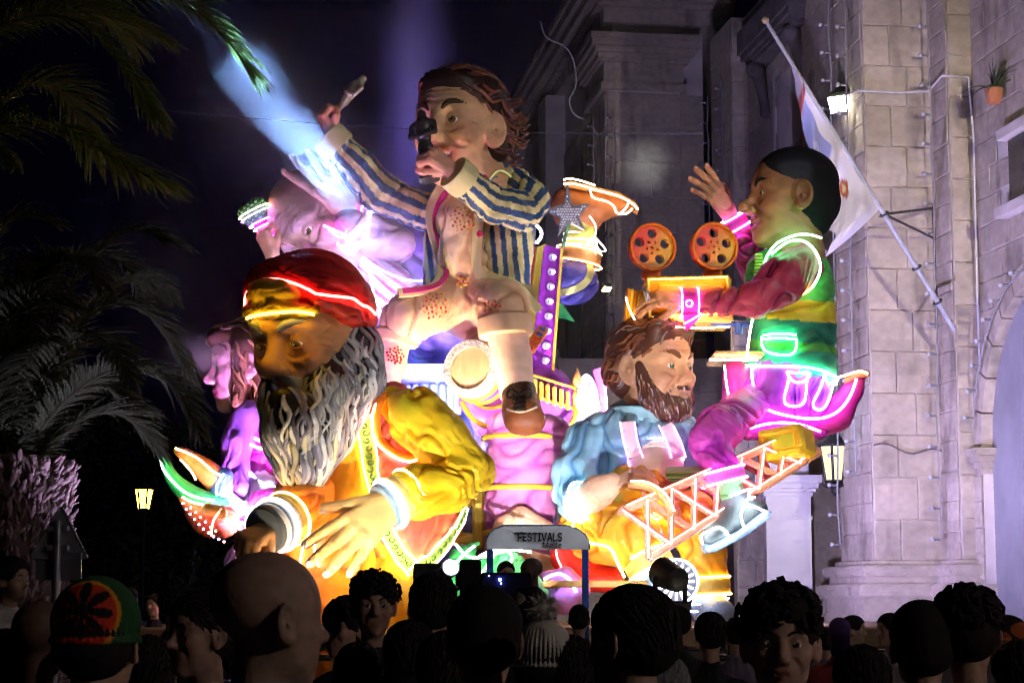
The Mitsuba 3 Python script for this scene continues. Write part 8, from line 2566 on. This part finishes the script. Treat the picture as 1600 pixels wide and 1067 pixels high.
def crowd():  # each person is measured in the photograph: head middle, head height, facing
    F = {'skin': (0.36, 0.22, 0.15)}
    person('bald broad-necked person seen from behind, nearest head at the lower left', 424, 968, 208, 122, 'bald', skin=(0.30, 0.19, 0.15), cloth=(0.012, 0.012, 0.016), jaw=1.15)
    person('person in a knitted red, gold and green hat with a black leaf on its back', 155, 1005, 168, 172, 'short', cloth=(0.02, 0.03, 0.02), hat=beanie((0.02, 0.07, 0.03), leaf_hat))
    person('dark-skinned shaven person left of the knitted leaf hat, seen from behind', 62, 1000, 122, 178, 'bald', skin=(0.12, 0.07, 0.05), cloth=(0.01, 0.01, 0.012))
    person('person with dark hair and beard in a white hooded top at the far left edge', 20, 906, 64, 62, 'short', beard=(0.03, 0.02, 0.02), cloth=(0.5, 0.48, 0.5), hood=True)
    person('person with short dark hair looking left, between leaf hat and bald head', 312, 990, 128, -48, 'fade', skin=(0.33, 0.2, 0.15))
    person('dark-haired person seen from behind, left of the bald head', 275, 940, 66, 175, 'short')
    person('person with long dark hair glancing left, right of the bald head', 538, 982, 88, -35, 'long', skin=(0.42, 0.26, 0.2), cloth=(0.02, 0.02, 0.02))
    person('person with a big mop of curly black hair facing the camera before the yellow robe', 584, 946, 92, 8, 'curly', skin=(0.36, 0.22, 0.16), cloth=(0.02, 0.02, 0.025))
    person('person with cropped hair in a grey hooded top seen from behind, under the lit lamp', 678, 950, 100, 176, 'fade', cloth=(0.12, 0.12, 0.16), hood=True)
    person('person in a plain dark cap seen from behind, in front of the gantry', 757, 1002, 148, 182, 'short', cloth=(0.01, 0.01, 0.012), hat=cap((0.012, 0.012, 0.016), reverse=False))
    person('person in a cream flat cap with their back turned, under the gantry', 826, 958, 74, 200, 'short', cloth=(0.02, 0.02, 0.02), hat=cap((0.5, 0.46, 0.4)))
    person('person in a white knitted hat with a fluffy pompom', 846, 1040, 116, 186, 'long', cloth=(0.03, 0.03, 0.035), hat=beanie((0.5, 0.48, 0.45), None, (0.62, 0.58, 0.54)))
    person('bearded person with faded short hair turned away to the left, right of the pompom hat', 982, 1002, 158, -128, 'fade', beard=(0.02, 0.016, 0.016), cloth=(0.02, 0.02, 0.026), skin=(0.34, 0.21, 0.16))
    person('young person with thick tousled dark hair facing the camera', 1220, 1006, 158, -6, 'curly', skin=(0.40, 0.25, 0.19), cloth=(0.012, 0.012, 0.016))
    person('dark-haired person seen from behind, left of the tousled-haired one', 1110, 992, 62, 180, 'short')
    person('person in a black cap seen from behind at the lower right', 1440, 1012, 128, 178, 'short', cloth=(0.01, 0.01, 0.012), hat=cap((0.01, 0.01, 0.012)))
    person('person with thick dark hair seen from behind, right of the black cap', 1512, 990, 128, 170, 'curly', cloth=(0.012, 0.012, 0.014))
    person('person in an orange cap looking left at the right edge', 1572, 1010, 84, -40, 'short', skin=(0.4, 0.25, 0.18), hat=cap((0.30, 0.07, 0.02)), cloth=(0.1, 0.03, 0.02))
    person('person in a yellow high-visibility vest beside the palazzo', 1336, 984, 40, 70, 'short', cloth=(0.42, 0.55, 0.05), skin=(0.45, 0.3, 0.24))
    person('person in a white top looking left in front of the big pilaster', 1388, 984, 46, -70, 'short', cloth=(0.45, 0.4, 0.42), skin=(0.5, 0.32, 0.26))
    person('person with violet-dyed hair beside the yellow vest', 1312, 990, 44, 170, 'long', hcol=(0.08, 0.04, 0.16), cloth=(0.3, 0.05, 0.05))
    person('person with greying hair at the bottom edge, left of the tousled-haired one', 1034, 1085, 108, 180, 'short', hcol=(0.16, 0.15, 0.17))
    person('person with long dark hair at the bottom, between pompom hat and bearded person', 892, 1062, 116, 178, 'long')
    person('person with a shaven head and beard on the float deck, under the gantry', 829, 893, 43, -58, 'bald', skin=(0.16, 0.1, 0.08), beard=(0.02, 0.015, 0.015), cloth=(0.012, 0.012, 0.015))
    person('person with short hair peeping over the monitor under the gantry', 791, 897, 38, 12, 'fade', skin=(0.5, 0.33, 0.24), cloth=(0.05, 0.05, 0.06))
    person('dark-haired person at the bottom edge, right of the long-haired one', 640, 1030, 104, 184, 'long')
    person('person with dark bobbed hair at the bottom, in front of the grey hood', 700, 1055, 118, 172, 'long', hcol=(0.02, 0.014, 0.012))
    person('dark-clad person with short hair at the bottom right, beside the tousled-haired one', 1345, 1072, 110, 186, 'short')
    person('person with short hair in front of the deck, right of the gantry post', 905, 968, 44, 175, 'fade')
    person('person with dark hair tied back, under the spoked wheel', 1060, 975, 50, 182, 'short')
    person('person in a dark hood at the bottom left corner', 12, 1052, 118, 170, 'short', hood=True)
    person('person with long hair at the bottom, right of the leaf hat', 232, 1058, 112, 182, 'long')
    person('person with cropped hair at the bottom, between bald head and curly mop', 560, 1060, 100, 178, 'fade')
    person('person with short dark hair at the lower right, below the arch', 1592, 1062, 104, 184, 'short')
    for i, (x, y, hp, yw, hr, lab) in enumerate(((60, 930, 30, 80, 'short', 'small far-off person looking right, beside the white hood'), (97, 928, 26, 20, 'short', 'small far-off person under the road sign pole'), (122, 934, 27, -60, 'long', 'small far-off long-haired person right of the sign pole'), (146, 926, 24, 60, 'fade', 'small far-off person, rightmost under the road sign'), (40, 938, 30, -150, 'long', 'small far-off long-haired person beside the white hood'),
                                               (205, 935, 30, 160, 'short', 'small far-off person between the sign and the lamp'), (240, 945, 32, -20, 'short', 'far-off person below the street lamp'), (1290, 1002, 40, -170, 'short', 'small far-off person left of the violet hair'), (1425, 985, 40, 150, 'long', 'small far-off long-haired person before the big pilaster'), (945, 985, 48, 180, 'short', 'dark head before the float deck, right of the gantry'), (1150, 990, 48, 176, 'fade', 'dark head left of the tousled-haired person'))):
        person(lab, x, y, hp, yw, hr, skin=(0.45, 0.28, 0.22), cloth=((0.02, 0.02, 0.03), (0.15, 0.12, 0.18), (0.03, 0.03, 0.05))[i % 3])


crowd()
# ---------------------------------------------------------------- stage lamps and smoke
def lamps():
    W = (0.75, 0.85, 1.0)
    # the lamp whose beam crosses the sky to the palm
    a = np.array(P(663, 462, 27.3))
    tip = P(380, 108, 21.6)
    p = stage_light('moving lamp behind the turban sending a bluish white beam up to the palm', a, tip, 0.12, (25, 25, 25))
    d = unit(tip - p)
    e1 = unit(np.cross(d, UPZ))
    e2 = np.cross(d, e1)
    for i in range(5):                      # the wide front lens, as five small beams side by side
        o = (e1 * math.cos(i * 1.2566) + e2 * math.sin(i * 1.2566)) * 0.10
        spot('beam_palm_%d' % i, p + o + d * 0.02, tip + o * 1.8, (0.24, 0.45, 1.0), 2700, 2.0, 1.3, 8)
    a = np.array(P(648, 520, 29.0))
    p = stage_light('moving lamp behind the fountain sending a bluish beam straight up', a, a + np.array([-0.1, 0.2, 9]), 0.12, (18, 18, 22))
    spot('beam_up', p, a + np.array([-0.12, 0.2, 9]), (0.40, 0.55, 1.0), 420, 1.3, 0.9, 14)
    a = np.array(P(968, 655, 27.0))
    aim = P(1008, 268, 50.0)
    p = stage_light('moving lamp behind the bearded figure aimed at the far wing', a, aim, 0.12, (14, 15, 18))
    spot('beam_wing', p, aim, (0.8, 0.9, 1.0), 330, 1.7, 0.5, 6)
    a = np.array(P(864, 556, 27.0))
    p = stage_light('moving lamp right of the purple neck aimed towards the bearded figure', a, P(1010, 590, 29), 0.11, (20, 20, 24))
    spot('beam_right', p, P(1010, 592, 29), (0.5, 0.65, 1.0), 60, 5, 3, 5)
    a = np.array(P(349, 563, 24.6))
    p = stage_light('small lamp behind the fair-haired figure sending a faint beam left', a, P(250, 585, 24.4), 0.08, (14, 14, 18))
    spot('beam_left', p, P(250, 585, 24.4), (0.5, 0.65, 1.0), 30, 6, 4, 5)
    a = np.array(P(704, 886, 18.1))
    p = stage_light('lit moving lamp on the loudspeakers below the pointed vest', a, a + np.array([0.35, -1.0, 0.35]), 0.085, (10, 9, 11.5))
    a = np.array(P(1034, 893, 19.5))
    stage_light('dark moving lamp in front of the spoked wheel', a, a + np.array([-0.5, 0.9, 0.3]), 0.15, (0.05, 0.05, 0.06))
    # wash lamps out of view, most added to brighten figures, palms and smoke
    for lab, px, py, Y, aim, co, pw, ang, wt in (
            ('added white wash lamp low in front of the yellow sleeve', 650, 990, 18.3, P(640, 755, 21.6), (1, 0.93, 0.74), 28, 22, 4),
            ('added warm wash lamp low in front of the turbaned figure', 500, 985, 20.2, P(500, 700, 22), (1, 0.72, 0.42), 7, 40, 3),
            ('added cool wash lamp low in front of the bearded figure', 965, 990, 19.6, P(985, 730, 24.2), (0.88, 0.92, 1.0), 38, 20, 4),
            ('added violet wash lamp on the rear deck behind the sleeve', 600, 640, 26.6, P(570, 390, 28.0), (0.42, 0.24, 1.0), 9, 60, 5),
            ('violet wash lamp turned to the palazzo', 1060, 955, 29.4, P(1450, 470, 33.5), (0.56, 0.46, 1.0), 100, 52, 8),
            ('cool wash lamp turned to the palazzo door', 1230, 965, 24.5, P(1250, 820, 36), (0.62, 0.55, 1.0), 90, 55, 4),
            ('added amber wash lamp under the striped figure', 720, 705, 24.6, P(730, 420, 26), (1.0, 0.80, 0.52), 14, 46, 6),
            ('added magenta wash lamp below the fair-haired figure', 420, 860, 22.6, P(395, 650, 24), (0.85, 0.42, 1.0), 34, 50, 3),
            ('added violet wash lamp towards the palms', 352, 1005, 13.2, P(90, 520, 14.5), (0.66, 0.60, 1.0), 10, 27, 5),
            ('added blue wash lamp behind the pink column', 700, 690, 26.2, P(690, 570, 29), (0.36, 0.38, 1.0), 13, 75, 4),
            ('added white wash lamp low in front of the pink column', 852, 985, 20.6, P(815, 735, 25), (1, 0.85, 0.95), 75, 13, 3),
            ('added white wash lamp beside the plumes', 925, 720, 25.6, P(880, 560, 26.8), (0.9, 0.85, 1.0), 16, 60, 3),
            ('added deep blue wash lamp on the rear deck shining up into the smoke', 575, 600, 29.9, P(555, 200, 29.6), (0.20, 0.14, 1.0), 95, 40, 8),
            ('added lilac wash lamp on the left deck turned up to the bald figure', 405, 640, 25.4, P(490, 345, 28.0), (1.0, 0.84, 1.0), 11, 22, 3),
            ('added warm wash lamp low at the right front, turned up to the counterweight', 1205, 990, 20.0, P(1232, 690, 25.0), (1.0, 0.85, 0.6), 34, 9, 3),
            ('added green wash lamp under the boat seat', 1130, 690, 25.6, P(1210, 420, 25), (0.7, 0.95, 0.75), 0.6, 50, 1),
            ('added warm wash lamp low at the right front, turned up to the film camera', 1120, 985, 19.0, P(1085, 420, 24.5), (1.0, 0.80, 0.60), 48, 11, 4)):
        p = stage_light(lab, P(px, py, Y), aim, 0.1, np.array(co) * 9)
        spot('wash_' + str(px), p, aim, co, pw, ang, ang * 0.5, wt)


def smoke():
    """Stage smoke drifting over the float: one closed box, its density is shaped along the beams so that they show."""
    lo = np.array([P(180, 500, 27)[0], 19.3, 3.4])
    hi = np.array([P(1130, 500, 27)[0], 31.5, 11.5])
    n = (72, 56, 56)
    g = np.stack(np.meshgrid(*[lo[i] + (hi[i] - lo[i]) * (np.arange(n[i]) + .5) / n[i] for i in range(3)], indexing='ij'), -1)
    x = g.reshape(-1, 3)
    a, b = P(663, 462, 27.3), P(380, 108, 21.6)
    d = unit(b - a)
    t = np.clip((x - a) @ d, -0.5, 12)
    rr = np.linalg.norm(x - a - t[:, None] * d, axis=1)
    puff = meshkit.fbm(x * 1.5, 4, 3)
    wisp = np.clip((puff - 0.36) * 3.2, 0, 1)
    dens = 0.0003 + 0.004 * np.clip((meshkit.fbm(x * 0.6, 3, 8) - 0.4) * 3, 0, 1)
    dens += np.exp(-(rr / 0.5) ** 2) * (0.10 * np.exp(-((t - 1.0) / 1.1) ** 2) + 0.13) * (0.35 + wisp) * (t < np.linalg.norm(b - a) + 0.1)
    c = P(648, 520, 29.0)
    r2 = np.hypot(x[:, 0] - c[0], x[:, 1] - c[1])
    h = x[:, 2] - c[2]
    dens += np.exp(-(r2 / 0.35) ** 2) * (0.10 + 0.25 * np.exp(-((h - 3.6) / 1.3) ** 2)) * (0.3 + wisp) * (h > -0.5)
    c = P(345, 560, 23.8)
    dens += 1.4 * np.exp(-(((x - c) / [0.34, 0.4, 0.12]) ** 2).sum(1)) * (0.3 + wisp)
    edge = np.minimum(np.minimum((x - lo) / (hi - lo), (hi - x) / (hi - lo)).min(1) * 9, 1)
    dens = (dens * edge).reshape(n).astype(np.float32)
    vol = mi.VolumeGrid(np.ascontiguousarray(dens.transpose(2, 1, 0))[..., None])
    tw = T().translate(lo.tolist()).scale((hi - lo).tolist())
    scene['smoke'] = {'type': 'cube', 'to_world': T().translate(((lo + hi) / 2).tolist()).scale(((hi - lo) / 2).tolist()), 'bsdf': {'type': 'null'},
                      'interior': {'type': 'heterogeneous', 'albedo': {'type': 'constvolume', 'value': {'type': 'rgb', 'value': [0.95, 0.95, 0.95]}}, 'sigma_t': {'type': 'gridvolume', 'grid': vol, 'to_world': tw, 'filter_type': 'trilinear'}, 'scale': 1.0}}
    labels['smoke'] = {'label': 'stage smoke drifting through the lamp beams over the float', 'kind': 'stuff'}


lamps()
smoke()
